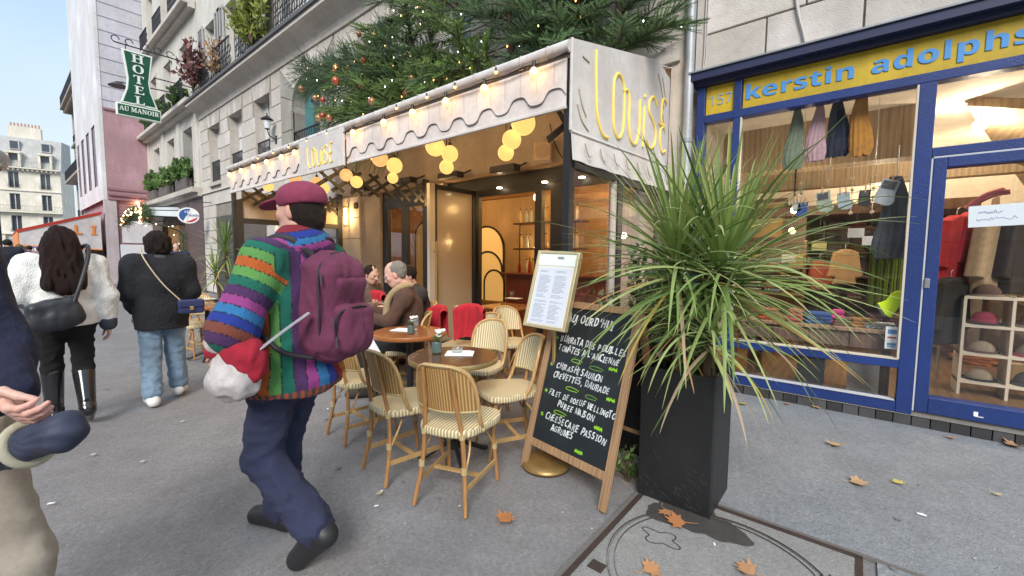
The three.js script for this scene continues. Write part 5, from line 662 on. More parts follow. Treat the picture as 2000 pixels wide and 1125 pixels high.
function chairProto(name, label) {
  const t = thing(name, label, 'chair');
  { const s = new THREE.Shape(); s.moveTo(-0.16, 0.19); s.quadraticCurveTo(0, 0.235, 0.16, 0.19); s.bezierCurveTo(0.21, 0.17, 0.215, 0.1, 0.21, 0.05); s.lineTo(0.175, -0.1); s.bezierCurveTo(0.16, -0.2, 0.08, -0.21, 0, -0.21); s.bezierCurveTo(-0.08, -0.21, -0.16, -0.2, -0.175, -0.1); s.lineTo(-0.21, 0.05); s.bezierCurveTo(-0.215, 0.1, -0.21, 0.17, -0.16, 0.19);
    const g = new THREE.ExtrudeGeometry(s, { depth: 0.022, bevelEnabled: true, bevelSize: 0.013, bevelThickness: 0.013, bevelSegments: 4, curveSegments: 14 }); g.rotateX(-Math.PI / 2); g.scale(1, 1, -1); const ix = g.attributes.position; tr(g, 0, 0.432, 0); for (let i = 0; i < ix.count; i += 3) { for (const at of [g.attributes.position, g.attributes.normal]) { const a = [at.getX(i), at.getY(i), at.getZ(i)]; at.setXYZ(i, at.getX(i + 1), at.getY(i + 1), at.getZ(i + 1)); at.setXYZ(i + 1, ...a); } } g.computeVertexNormals(); mesh('seat', [toCreasedNormals(g, 0.9)], mats.weave, t); }
  const panel = (e, flip) => { const N = 24, K = 12, pos = [], uv = [], idx = []; for (let k = 0; k <= K; k++) for (let i = 0; i <= N; i++) { const u = i / N * 2 - 1, cap = Math.pow(1 - Math.pow(Math.abs(u), 3.2), 1 / 2.2), v = k / K * (0.5 + 0.5 * cap) - 0.0; const p = backArc(u * 0.985, v, e); pos.push(p.x, p.y, p.z); uv.push(p.x, p.y); } for (let k = 0; k < K; k++) for (let i = 0; i < N; i++) { const a = k * (N + 1) + i, q = flip ? [a, a + N + 1, a + 1, a + 1, a + N + 1, a + N + 2] : [a, a + 1, a + N + 1, a + 1, a + N + 2, a + N + 1]; idx.push(...q); } const g = new THREE.BufferGeometry(); g.setAttribute('position', new THREE.Float32BufferAttribute(pos, 3)); g.setAttribute('uv', new THREE.Float32BufferAttribute(uv, 2)); g.setIndex(idx); g.computeVertexNormals(); return g; };
  mesh('backrest', [panel(-0.006, false)], mats.weave, t, true); mesh('backrest_rear', [panel(0.006, true)], mats.weaveBack, t, true);
  const rim = []; rim.push(V(-0.185, 0.44, -0.06), V(-0.19, 0.5, -0.1)); for (let i = 0; i <= 22; i++) { const u = -1 + 2 * i / 22, cap = Math.pow(1 - Math.pow(Math.abs(u), 3.2), 1 / 2.2); rim.push(backArc(u * 1.01, 0.5 + 0.52 * cap)); } rim.push(V(0.19, 0.5, -0.1), V(0.185, 0.44, -0.06));
  mesh('back_frame', [tube(rim, 0.0135, 90, 8)], mats.rattanPale, t); mesh('back_wrap', [tube(rim.slice(5, 22).map((p) => p.clone().add(V(0, 0.004, -0.012))), 0.007, 60, 6)], mats.binding, t);
  { const low = []; for (let i = 0; i <= 10; i++) low.push(backArc(-1 + 2 * i / 10, 0)); mesh('back_rail', [tube(low, 0.009, 30, 6)], mats.binding, t); }
  for (const s of [-1, 1]) {
    mesh('leg', [bar(V(s * 0.175, 0, 0.195), V(s * 0.155, 0.43, 0.14), 0.0125, 0.0145)], mats.rattan, t);
    mesh('leg', [tube([V(s * 0.165, 0, -0.235), V(s * 0.135, 0.25, -0.19), V(s * 0.12, 0.44, -0.19), V(s * 0.1, 0.6, -0.215), V(s * 0.085, 0.83, -0.262)], 0.0135, 24, 8)], mats.rattan, t);
    mesh('brace', [tube([V(s * 0.167, 0.23, 0.17), V(s * 0.14, 0.34, 0.11), V(s * 0.1, 0.425, 0.04)], 0.0075, 12, 6), tube([V(s * 0.14, 0.22, -0.19), V(s * 0.138, 0.33, -0.13), V(s * 0.1, 0.425, -0.06)], 0.0075, 12, 6)], mats.rattanPale, t);
    mesh('brace', [tube([V(s * 0.165, 0.22, 0.17), V(s * 0.1, 0.34, 0.165), V(s * 0.03, 0.425, 0.15)], 0.0075, 12, 6)], mats.rattanPale, t);
    mesh('stretcher', [flatbar(V(s * 0.152, 0.135, -0.212), V(s * 0.168, 0.135, 0.178), 0.012, 0.028)], mats.rattanPale, t);
    for (const g of [cyl(0.018, 0.018, 0.035, s * 0.164, 0.22, 0.167, 10), cyl(0.018, 0.018, 0.035, s * 0.137, 0.22, -0.196, 10), cyl(0.019, 0.02, 0.03, s * 0.121, 0.415, -0.19, 10), sph(0.02, s * 0.185, 0.435, -0.06, 10, 8)]) mesh('binding', [g], mats.binding, t);
  }
  mesh('stretcher', [flatbar(V(-0.16, 0.137, -0.03), V(0.16, 0.137, -0.03), 0.012, 0.028)], mats.rattanPale, t);
  return t;
}
const chair0 = chairProto('bistro_chair', 'woven rattan bistro chair nearest the camera, its back to the street');
function placeChair(x, z, fx, fz, label, first) { const c = first ? chair0 : chair0.clone(); if (!first) { c.name = numbered('bistro_chair'); scene.add(c); } c.position.set(x, 0, z); c.rotation.set(0, Math.atan2(fx, fz), 0); tag(c, label, 'chair', 'woven bistro chairs on the terrace'); return c; }
placeChair(-1.83, -1.73, -0.32, -0.95, 'woven rattan bistro chair nearest the camera, its back to the street', true);
placeChair(-2.33, -1.71, 0.12, -0.99, 'woven bistro chair with its back to the street, behind the nearest chair');
placeChair(-3.05, -1.83, 0.1, -0.99, 'woven bistro chair partly hidden by the walking man in the striped jumper');
placeChair(-1.98, -2.37, -0.5, 0.87, 'woven bistro chair between the brown table and the chalkboard');
placeChair(-2.6, -2.72, 0.15, 0.98, 'woven bistro chair across the brown round table, facing the street');
placeChair(-3.0, -3.05, -0.2, 0.98, 'woven bistro chair between orange table and red draped chair');
placeChair(-3.05, -3.75, 0.95, 0.3, 'woven bistro chair by the square wooden table at the open doors');
placeChair(-4.35, -3.35, 0.2, 1, 'woven bistro chair with a red blanket behind the old man');
placeChair(-4.75, -2.35, 0.7, -0.7, 'woven bistro chair at the small table with papers');
placeChair(-6.75, -2.35, 0.4, 0.9, 'woven bistro chair at the far table near the left glass screen');
placeChair(-7.5, -1.95, 0.95, -0.3, 'woven bistro chair beside the walking woman in black, in front');
placeChair(-7.15, -1.75, 0.95, -0.25, 'woven bistro chair pushed up to the far orange table, street side');
placeChair(-7.6, -2.6, 0.9, 0.2, 'woven bistro chair at the far table, wall side');
function bistroTable(name, label, x, z, r, h, topMat, rimMat) {
  const t = thing(name, label, 'table', [x, 0, z]);
  mesh('tabletop', [lathe([[0, h], [r - 0.012, h], [r - 0.004, h - 0.004], [r - 0.004, h - 0.03], [0, h - 0.03]], 56)], topMat, t);
  if (rimMat) mesh('edge_band', [lathe([[r - 0.004, h - 0.002], [r, h - 0.002], [r + 0.002, h - 0.016], [r, h - 0.036], [r - 0.01, h - 0.036]], 56)], rimMat, t);
  mesh('column', [cyl(0.032, 0.028, h - 0.08, 0, 0.06, 0, 16), cyl(0.05, 0.035, 0.06, 0, 0.06, 0, 16), cyl(0.04, 0.13, 0.03, 0, h - 0.06, 0, 16)], mats.black, t);
  for (let i = 0; i < 4; i++) { const a = i * Math.PI / 2 + 0.5, c = Math.cos(a), s = Math.sin(a); mesh('foot', [tube([V(0.02 * c, 0.11, 0.02 * s), V(0.12 * c, 0.07, 0.12 * s), V(0.2 * c, 0.03, 0.2 * s), V(0.24 * c, 0.015, 0.24 * s)], 0.018, 12, 8), sph(0.02, 0.24 * c, 0.02, 0.24 * s, 10, 8)], mats.black, t); }
  return t;
}
bistroTable('bistro_table', 'round dark brown bistro table with a brass edge on the terrace', -2.19, -2.02, 0.315, 0.73, mats.tableBrown, M([0.6, 0.44, 0.2], { roughness: 0.3, metalness: 0.6, tex: 'mottle', size: 0.3 }));
bistroTable('bistro_table', 'round orange wooden bistro table behind the brown one', -3.12, -2.34, 0.33, 0.75, mats.tableOrange, M([0.36, 0.13, 0.04], { roughness: 0.3 }));
bistroTable('bistro_table', 'small round bistro table with papers before the seated old man', -4.32, -2.72, 0.3, 0.75, mats.tableOrange, M([0.6, 0.4, 0.18], { roughness: 0.3, metalness: 0.5 }));
bistroTable('bistro_table', 'far round orange bistro table behind the woman in black', -6.85, -1.78, 0.33, 0.74, mats.tableOrange, M([0.36, 0.13, 0.04], { roughness: 0.3 }));
{ const t = thing('square_table', 'square wooden table standing in the open doorway', 'table', [-3.75, 0, -4.5]); mesh('tabletop', [rb(-0.33, 0.33, 0.72, 0.75, -0.3, 0.3, 0.01)], mats.tableOrange, t); for (const [x, z] of [[-0.28, -0.25], [0.28, -0.25], [-0.28, 0.25], [0.28, 0.25]]) mesh('leg', [bx(x - 0.02, x + 0.02, 0, 0.719, z - 0.02, z + 0.02)], mats.darkWood, t); }
// things on the tables
function vase(x, y, z, label, s = 1) {
  const t = thing('flower_vase', label, 'vase', [x, y, z]); t.scale.setScalar(s);
  mesh('glass', [lathe([[0, 0.002], [0.032, 0.002], [0.036, 0.01], [0.036, 0.075], [0.03, 0.085], [0.0285, 0.085], [0.033, 0.072], [0.033, 0.012], [0, 0.01]], 20)], M([0.2, 0.27, 0.25], { roughness: 0.08, transmission: 0.5, thickness: 0 }), t);
  const r = rng(31), st = [], lf = [], pe = [];
  for (let i = 0; i < 9; i++) { const a = r() * 7, d = 0.02 + 0.045 * r(), h = 0.11 + 0.06 * r(), p = V(d * Math.cos(a), h, d * Math.sin(a)); st.push(tube([V(0, 0.02, 0), V(p.x * 0.4, h * 0.6, p.z * 0.4), p], 0.0018, 8, 4)); if (i < 5) { for (let k = 0; k < 7; k++) { const b = k * 0.9, g = new THREE.SphereGeometry(0.013, 8, 6); g.scale(1, 0.5, 0.8); g.rotateZ(0.5); g.rotateY(b); pe.push(tr(g, p.x + 0.011 * Math.cos(b), p.y + 0.004 * (k % 3), p.z - 0.011 * Math.sin(b))); } } else for (let k = 0; k < 5; k++) { const g = new THREE.SphereGeometry(0.02, 8, 5); g.scale(1, 0.12, 0.45); g.rotateZ(0.6 - r()); g.rotateY(r() * 7); lf.push(tr(g, p.x * (0.5 + 0.5 * r()), p.y - 0.05 * r(), p.z * (0.5 + 0.5 * r()))); } }
  mesh('stem', st, M([0.1, 0.17, 0.05]), t).userData.kind = 'stuff'; mesh('leaf', lf, M([0.07, 0.14, 0.05]), t).userData.kind = 'stuff'; mesh('blossom', pe, M([0.8, 0.82, 0.78], { roughness: 0.9 }), t).userData.kind = 'stuff';
}
{ const p = ground(853, 690, 0.73); vase(p.x, 0.731, p.z, 'small glass vase with white flowers on the brown round table'); const q = ground(803, 652, 0.75); vase(q.x, 0.751, q.z, 'glass with a white flower on the orange round table', 0.9); }
function napkin(px, py, y, w, d, rot, label) { const p = ground(px, py, y), t = thing('paper_napkin', label, 'napkin', [p.x, y + 0.002, p.z], rot); mesh('sheet', [bx(-w / 2, w / 2, 0, 0.003, -d / 2, d / 2)], mats.paper, t); mesh('top_sheet', [bx(-w / 2 + 0.01, w / 2 - 0.02, 0.0035, 0.006, -d / 2, d / 2 - 0.015).rotateY(0.06)], M([0.76, 0.78, 0.82]), t); }
napkin(898, 691, 0.73, 0.2, 0.15, 0.7, 'white paper placemat on the brown round table'); napkin(788, 645, 0.75, 0.2, 0.15, 0.4, 'white paper placemat on the orange round table'); napkin(1003, 583, 0.752, 0.26, 0.18, 0.1, 'white paper placemat on the square table in the doorway'); napkin(405, 584, 0.741, 0.2, 0.15, 0.1, 'white paper on the far orange table'); napkin(742, 622, 0.751, 0.3, 0.22, 0.3, 'open papers lying on the small table before the old man');
function glassCup(px, py, y, label, r = 0.035, h = 0.045, cat = 'ashtray') { const p = ground(px, py, y), t = thing('glass_' + cat, label, cat, [p.x, y + 0.008, p.z]); mesh('bowl', [lathe([[0, 0], [r * 0.9, 0], [r, h * 0.2], [r, h], [r - 0.004, h], [r - 0.004, h * 0.3], [0, h * 0.18]], 24)], mats.thinGlass, t); mesh('rim', [new THREE.TorusGeometry(r - 0.002, 0.0022, 6, 24).rotateX(Math.PI / 2).translate(0, h, 0)], mats.thinGlass, t); }
glassCup(893, 690, 0.73, 'round glass ashtray on the white placemat of the brown table', 0.042, 0.035); glassCup(812, 640, 0.75, 'drinking glass on the orange round table', 0.03, 0.09, 'tumbler'); glassCup(1000, 580, 0.752, 'small glass on the square table in the doorway', 0.04, 0.09, 'tumbler');
{ const t = thing('hanging_napkin', 'white cloth hanging over the edge of the orange table', 'napkin', [-3.22, 0.62, -2.0], 0.7); mesh('cloth', [rb(-0.07, 0.07, -0.1, 0.1, -0.003, 0.003, 0.002)], mats.paper, t); t.rotation.z = 0.5; mesh('fold', [rb(-0.06, 0.05, -0.08, 0.02, 0.004, 0.007, 0.0015)], mats.paper, t); }
// red blankets over chair backs
function blanket(x, z, rot, label, w = 0.4, h = 0.42, top = 0.88) { const t = thing('red_blanket', label, 'blanket', [x, 0, z], rot); const N = 30, K = 20, pos = [], idx = []; for (let k = 0; k <= K; k++) for (let i = 0; i <= N; i++) { const u = i / N * 2 - 1, s = k / K * 2 * h - h, a = s / 0.05; let y, zz; if (Math.abs(s) < 0.06) { y = top + 0.03 * Math.cos(a); zz = 0.045 * Math.sin(a); } else { y = top + 0.012 - (Math.abs(s) - 0.06); zz = Math.sign(s) * (0.045 + 0.015 * Math.sin(u * 9 + s * 4) + 0.02 * Math.abs(s)); } const edge = 0.05 * Math.abs(u) ** 3; pos.push(u * w / 2 * (1 + 0.05 * Math.sin(s * 12)), y - edge, zz + 0.07 * u * u); } for (let k = 0; k < K; k++) for (let i = 0; i < N; i++) { const p = k * (N + 1) + i; idx.push(p, p + 1, p + N + 1, p + 1, p + N + 2, p + N + 1); } const g = new THREE.BufferGeometry(); g.setAttribute('position', new THREE.Float32BufferAttribute(pos, 3)); g.setIndex(idx); g.computeVertexNormals(); mesh('cloth', [g], mats.red, t); }
{ const p = at(922, 600, 4.55); blanket(p.x, p.z, 0.35, 'bright red blanket draped over a chair beside the square table', 0.34, 0.4, 0.9); const q = at(862, 605, 4.75); blanket(q.x, q.z, -0.1, 'red blanket on the chair behind the old man', 0.28, 0.36, 0.86); const s = at(735, 580, 5.6); blanket(s.x, s.z, 0.2, 'red blanket on the chair near the far seated diner', 0.4, 0.4, 0.95); }
{ const t = thing('draped_chair', 'terrace chair under the red blanket beside the square table', 'chair', [-3.47, 0, -3.44], 0.35); mesh('seat', [rb(-0.2, 0.2, 0.43, 0.465, 0.02, 0.42, 0.015)], mats.weave, t); mesh('backrest', [rb(-0.19, 0.19, 0.6, 0.86, -0.01, 0.01, 0.009)], mats.weave, t); for (const [x, z] of [[-0.17, 0.0], [0.17, 0.0], [-0.17, 0.4], [0.17, 0.4]]) mesh('leg', [bar(V(x, 0, z), V(x, z ? 0.44 : 0.86, z), 0.013)], mats.rattan, t); }
// ---- chalkboard
{
  const t = thing('chalkboard', 'wooden A-frame chalkboard with the handwritten menu of the day', 'chalkboard');
  const bl = V(-1.71, 0, -2.21), br = V(-1.05, 0, -2.09), tl = V(-1.62, 1.13, -2.52), trr = V(-1.005, 1.13, -2.41);
  const X = br.clone().sub(bl).normalize(), Y = tl.clone().sub(bl).normalize(), Z = X.clone().cross(Y).normalize(), L = tl.clone().sub(bl).length(), W = br.clone().sub(bl).length();
  const q = new THREE.Quaternion().setFromRotationMatrix(new THREE.Matrix4().makeBasis(X, Z.clone().cross(X).normalize(), Z)); t.position.copy(bl); t.quaternion.copy(q); t.position.y += 0.0;
  const fw = M([0.47, 0.31, 0.19], { tex: 'wood', size: 0.5, roughness: 0.55, bump: 0.001, bs: 0.2 });
  mesh('side_post', [rb(-0.025, 0.025, 0, L, -0.025, 0, 0.004)], fw, t); mesh('side_post', [rb(W - 0.03, W + 0.02, 0, L, -0.025, 0, 0.004)], fw, t);
  mesh('rail', [rb(0.025, W - 0.03, 0.16, 0.21, -0.022, -0.002, 0.003)], fw, t); mesh('rail', [rb(0.025, W - 0.03, L - 0.045, L, -0.022, -0.002, 0.003)], fw, t);
  const cw = W - 0.055, ch = L - 0.045 - 0.21, cv = document.createElement('canvas'); cv.width = 1024; cv.height = Math.round(1024 * ch / cw); const c = cv.getContext('2d'); c.fillStyle = '#1b2126'; c.fillRect(0, 0, cv.width, cv.height); const r = rng(77);
  for (let i = 0; i < 240; i++) { c.fillStyle = `rgba(200,210,220,${0.012 * r()})`; c.beginPath(); c.ellipse(r() * 1024, r() * cv.height, 40 + 160 * r(), 20 + 60 * r(), r() * 3, 0, 7); c.fill(); }
  const hand = (s, x, y, size, col, slope = 0.03) => { let cx = x; for (const chh of s) { c.save(); const sz = size * (0.86 + 0.26 * r()); c.font = `italic bold ${Math.round(sz)}px sans-serif`; c.translate(cx, y + (cx - x) * slope + (r() - 0.5) * size * 0.14); c.rotate((r() - 0.5) * 0.22); c.scale(0.78, 1.06); c.fillStyle = col; c.globalAlpha = 0.72 + 0.28 * r(); c.fillText(chh, 0, 0); c.restore(); cx += (chh === ' ' ? 0.3 : chh === "'" || chh === ',' || chh === 'I' ? 0.24 : 0.5) * size; } };
  const star = (x, y, s) => { c.strokeStyle = '#8fd12a'; c.lineWidth = 7; for (let i = 0; i < 3; i++) { const a = i * 1.05 + r() * 0.3; c.beginPath(); c.moveTo(x - s * Math.cos(a), y - s * Math.sin(a)); c.lineTo(x + s * Math.cos(a), y + s * Math.sin(a)); c.stroke(); } };
  const price = (x, y) => { c.strokeStyle = '#8fd12a'; c.lineWidth = 9; for (let k = 0; k < 3; k++) { const xx = x + k * 34; c.beginPath(); c.moveTo(xx, y - 20 + 10 * r()); c.lineTo(xx + 30, y + 20 * r()); c.moveTo(xx + 26, y - 22); c.lineTo(xx + 2, y + 16); c.moveTo(xx - 6, y); c.lineTo(xx + 34, y - 4 * r()); c.stroke(); } };
  const swash = (x, y, w, col) => { c.strokeStyle = col; c.lineWidth = 9; c.beginPath(); c.moveTo(x + w, y + 6); c.bezierCurveTo(x + w * 0.5, y - 26, x - 20, y - 14, x, y + 14); c.bezierCurveTo(x + 20, y + 30, x + w * 0.6, y + 20, x + w * 0.9, y + 22); c.stroke(); };
  const w = '#e9edee', H = cv.height, k = H / 1500;
  hand("AUJOURD'HUI", 150, 160 * k, 128, w, 0.03); hand('BURRATA DES POUILLES', 110, 390 * k, 96, w); hand("TOMATES A L'ANCIENNE", 110, 490 * k, 92, w); star(60, 360 * k, 24); price(840, 560 * k); swash(340, 560 * k, 150, '#7fae2c'); swash(600, 585 * k, 180, '#5f8a30');
  hand('CHIRASHI SAUMON', 130, 690 * k, 96, w); hand('CREVETTES, DAURADE', 110, 790 * k, 92, w); star(60, 660 * k, 24); price(880, 850 * k); swash(340, 860 * k, 180, '#7fae2c'); swash(620, 880 * k, 150, '#5f8a30');
  hand('FILET DE BOEUF WELLINGTON', 100, 990 * k, 84, w); hand('PUREE MAISON', 260, 1090 * k, 92, w); star(60, 960 * k, 24); price(800, 1150 * k); swash(240, 1140 * k, 180, '#7fae2c');
  hand('CHEESECAKE PASSION', 120, 1250 * k, 98, w); hand('AGRUMES', 240, 1350 * k, 92, w); star(70, 1220 * k, 26); price(620, 1440 * k);
  const tx = srgb(new THREE.CanvasTexture(cv)); const pg = new THREE.PlaneGeometry(cw, ch); tr(pg, 0.025 + cw / 2, 0.21 + ch / 2, -0.012); mesh('slate', [bx(0.025, 0.025 + cw, 0.21, 0.21 + ch, -0.02, -0.0125)], mats.black, t); mesh('writing_surface', [pg], new THREE.MeshPhysicalMaterial({ map: tx, roughness: 0.55 }), t, true);
  // rear support frame
  const zb = -0.62; for (const x of [0.0, W - 0.005]) mesh('rear_leg', [flatbar(V(x, 0.17, zb), V(x, L - 0.02, -0.03), 0.04, 0.022)], fw, t); mesh('rear_rail', [flatbar(V(0.02, 0.4, zb + 0.12), V(W - 0.03, 0.4, zb + 0.12), 0.02, 0.04)], fw, t);
}
// ---- menu stand
{
  const t = thing('menu_stand', 'brass menu stand with a slanted pale menu case before the chalkboard', 'menu stand', [-1.6, 0, -2.33]);
  const bl = V(-0.165, 0.965, 0.05), br = V(0.165, 0.955, 0.05), top = V(-0.11, 1.47, -0.1).sub(bl).setX(0.05);
  const b = new THREE.Group(); b.name = 'menu_case'; b.position.copy(bl); const X = br.clone().sub(bl).normalize(), Y = top.clone().addScaledVector(X, -top.dot(X)).normalize(), Z = X.clone().cross(Y); b.quaternion.setFromRotationMatrix(new THREE.Matrix4().makeBasis(X, Y, Z)); t.add(b);
  const W = 0.33, Hh = 0.53, gold = M([0.66, 0.54, 0.32], { roughness: 0.3, metalness: 0.55 });
  mesh('case', [rb(0, W, 0, Hh, -0.045, -0.004, 0.006)], gold, b); mesh('case_frame', [rb(-0.004, 0.016, -0.004, Hh + 0.004, -0.01, 0.008, 0.003), rb(W - 0.016, W + 0.004, -0.004, Hh + 0.004, -0.01, 0.008, 0.003), rb(0.016, W - 0.016, -0.004, 0.016, -0.01, 0.008, 0.003), rb(0.016, W - 0.016, Hh - 0.016, Hh + 0.004, -0.01, 0.008, 0.003)], gold, b);
  mesh('head_strip', [bx(0.018, W - 0.018, Hh - 0.1, Hh - 0.018, -0.003, 0.003)], M([0.7, 0.74, 0.7], { roughness: 0.4 }), b); mesh('clip', [rb(W * 0.52, W * 0.52 + 0.05, Hh - 0.05, Hh - 0.035, 0.003, 0.009, 0.002)], mats.silver, b);
  const cv = document.createElement('canvas'); cv.width = 512; cv.height = 700; const c = cv.getContext('2d'); c.fillStyle = '#c9cdd8'; c.fillRect(0, 0, 512, 700); const r = rng(12); c.strokeStyle = '#74788c'; c.lineWidth = 4; for (let y = 40; y < 680; y += 15) { if (r() < 0.15) continue; for (const x0 of [40, 275]) { const w = 110 + 90 * r(); c.beginPath(); c.moveTo(x0, y); for (let x = x0; x < x0 + w; x += 4) c.lineTo(x, y + (r() - 0.5) * 6); c.stroke(); } }
  const g = new THREE.PlaneGeometry(W - 0.06, Hh - 0.14); tr(g, W / 2, (Hh - 0.1) / 2 + 0.005, 0.0035); mesh('menu_sheet', [g], new THREE.MeshPhysicalMaterial({ map: srgb(new THREE.CanvasTexture(cv)), roughness: 0.5, clearcoat: 0.5, clearcoatRoughness: 0.1 }), b, true); mesh('backing', [bx(0.02, W - 0.02, 0.018, Hh - 0.102, -0.003, 0.0015)], M([0.68, 0.66, 0.58]), b);
  mesh('pole', [cyl(0.014, 0.014, 1.1, 0, 0.03, -0.085, 14)], mats.brass, t); mesh('base', [lathe([[0, 0.05], [0.12, 0.045], [0.155, 0.03], [0.165, 0.012], [0.165, 0], [0, 0]], 40)], M([0.42, 0.27, 0.1], { roughness: 0.4, metalness: 0.5, tex: 'mottle', size: 0.2 }), t);
}
// ---- planters
mats.planter = M([0.017, 0.018, 0.02], { roughness: 0.5, tex: 'streak', size: 0.9, bump: 0.0012, bs: 0.25 });
function planter(name, label, x0, x1, z0, z1, h) { const t = thing(name, label, 'planter', [(x0 + x1) / 2, 0, (z0 + z1) / 2]), w = (x1 - x0) / 2, d = (z1 - z0) / 2, k = 0.025; mesh('wall', [rb(-w, w, 0.004, h, d - k, d, 0.006), rb(-w, w, 0.004, h, -d, -d + k, 0.006), rb(-w, -w + k, 0.004, h, -d + k, d - k, 0.006), rb(w - k, w, 0.004, h, -d + k, d - k, 0.006), bx(-w + k, w - k, 0.004, 0.03, -d + k, d - k)], mats.planter, t); { const r = rng(Math.round(x0 * 100) + 900), sc = []; for (let i = 0; i < 46; i++) { const a = (r() * 2 - 1) * w * 0.92, y = h * (0.04 + 0.5 * r() * r()), l = 0.008 + 0.03 * r(), g = new THREE.BoxGeometry(0.0016, l, 0.001); g.rotateZ(0.5 + r() * 0.5); sc.push(tr(g, a, y, d + 0.0003)); } mesh('scuff', sc, M([0.055, 0.056, 0.06], { roughness: 0.9 }), t).userData.kind = 'stuff'; } mesh('soil', [bx(-w + k, w - k, h - 0.12, h - 0.06, -d + k, d - k)], M([0.05, 0.035, 0.025], { roughness: 1, bump: 0.01, bs: 0.15 }), t); return t; }
planter('planter', 'tall square black planter holding the spiky leaved plant', -0.97, -0.56, -2.81, -2.4, 0.79);
planter('planter', 'second black planter half hidden behind the chalkboard', -1.5, -1.05, -3.35, -2.9, 0.62);
planter('planter', 'long low black planter along the glass screen', -1.7, -1.25, -4.85, -3.5, 0.6);
planter('planter', 'black planter with a fan palm at the far left end', -9.7, -9.2, -3.05, -2.55, 0.55);
// ---------------------------------------------------------------- plants
const leafM = (c, t = 0.3) => new THREE.MeshPhysicalMaterial({ color: C(...c), roughness: 0.55, transmission: t, thickness: 0, side: THREE.DoubleSide });
function blade(dir, len, w, droop, seedR, twist = 0) { // a sword leaf: creased strip that bends down towards its tip
  const n = 12, pos = [], idx = [], p = V(0, 0, 0), d = dir.clone().normalize(), side = V(0, 1, 0).cross(d); if (side.length() < 0.05) side.set(1, 0, 0); side.normalize().applyAxisAngle(d, twist); const step = len / n;
  for (let i = 0; i <= n; i++) { const t = i / n, ww = w * (t < 0.12 ? 0.75 + 2 * t : Math.pow(1 - t, 0.62) * 1.08) + 0.0006, up = side.clone().cross(d).normalize().multiplyScalar(-ww * 0.35); pos.push(p.x - side.x * ww - up.x, p.y - side.y * ww - up.y, p.z - side.z * ww - up.z, p.x, p.y, p.z, p.x + side.x * ww - up.x, p.y + side.y * ww - up.y, p.z + side.z * ww - up.z); d.y -= droop * step * (0.35 + 1.3 * t) * Math.min(1, Math.hypot(d.x, d.z) + 0.25); d.normalize(); side.addScaledVector(d, -side.dot(d)).normalize(); p.addScaledVector(d, step); }
  for (let i = 0; i < n; i++) { const a = i * 3; idx.push(a, a + 1, a + 3, a + 1, a + 4, a + 3, a + 1, a + 2, a + 4, a + 2, a + 5, a + 4); }
  const g = new THREE.BufferGeometry(); g.setAttribute('position', new THREE.Float32BufferAttribute(pos, 3)); g.setIndex(idx); g.computeVertexNormals(); return g;
}
const greens = [[0.15, 0.24, 0.055], [0.22, 0.32, 0.08], [0.3, 0.4, 0.12], [0.1, 0.18, 0.045], [0.4, 0.46, 0.17]].map((c) => leafM(c, 0.28));
const dry = [[0.4, 0.3, 0.06], [0.45, 0.25, 0.07], [0.42, 0.3, 0.19]].map((c) => leafM(c, 0.2));
function swordPlant(name, label, heads, seed, base) {
  const t = thing(name, label, 'plant', base), r = rng(seed);
  for (const h of heads) {
    mesh('stem', [tube(h.stem, h.sr || 0.03, 14, 8)], M([0.2, 0.13, 0.09], { roughness: 0.95, tex: 'wood', size: 0.15, bump: 0.006, bs: 0.1 }), t); const c = h.stem[h.stem.length - 1];
    for (let i = 0; i < h.n; i++) {
      const f = i / h.n, el = R(h.el[0] + (h.el[1] - h.el[0]) * Math.pow(f, 0.9) + (r() - 0.5) * 16), az = i * 2.39996 + (r() - 0.5) * 0.5, dir = V(Math.cos(el) * Math.cos(az), Math.sin(el), Math.cos(el) * Math.sin(az)), len = h.len * (0.75 + 0.4 * r()) * (el < 0 ? 0.95 : el > 1 ? 0.78 : 1);
      const g = blade(dir, len, h.w * (0.8 + 0.4 * r()), h.droop * (0.35 + 1.1 * r()) * (el > 0.9 ? 0.35 : 1), r, (r() - 0.5) * 0.7); const m = mesh('leaf', [g], f < 0.2 && r() < 0.35 ? dry[Math.floor(r() * 3)] : greens[Math.floor(r() * 5)], t); m.position.copy(c).add(V(0, (f - 0.6) * h.spread, 0)); m.geometry.deleteAttribute('uv');
    }
    // finer blades too many to tell apart
    const more = []; for (let i = 0; i < (h.extra || 0); i++) { const f = r(), el = R(h.el[0] + (h.el[1] - h.el[0]) * f + (r() - 0.5) * 20), az = r() * 7; const g = blade(V(Math.cos(el) * Math.cos(az), Math.sin(el), Math.cos(el) * Math.sin(az)), h.len * (0.6 + 0.5 * r()) * (el > 1 ? 0.78 : 1), h.w * (0.6 + 0.4 * r()), h.droop * (0.4 + 1.2 * r()) * (el > 0.9 ? 0.35 : 1), r, (r() - 0.5)); more.push(tr(g, c.x, c.y + (f - 0.6) * h.spread, c.z)); } if (more.length) { for (let q = 0; q < 3; q++) mesh('fine_leaf', more.filter((_, i) => i % 3 === q), greens[[1, 4, 2][q]], t).userData.kind = 'stuff'; }
  }
  return t;
}
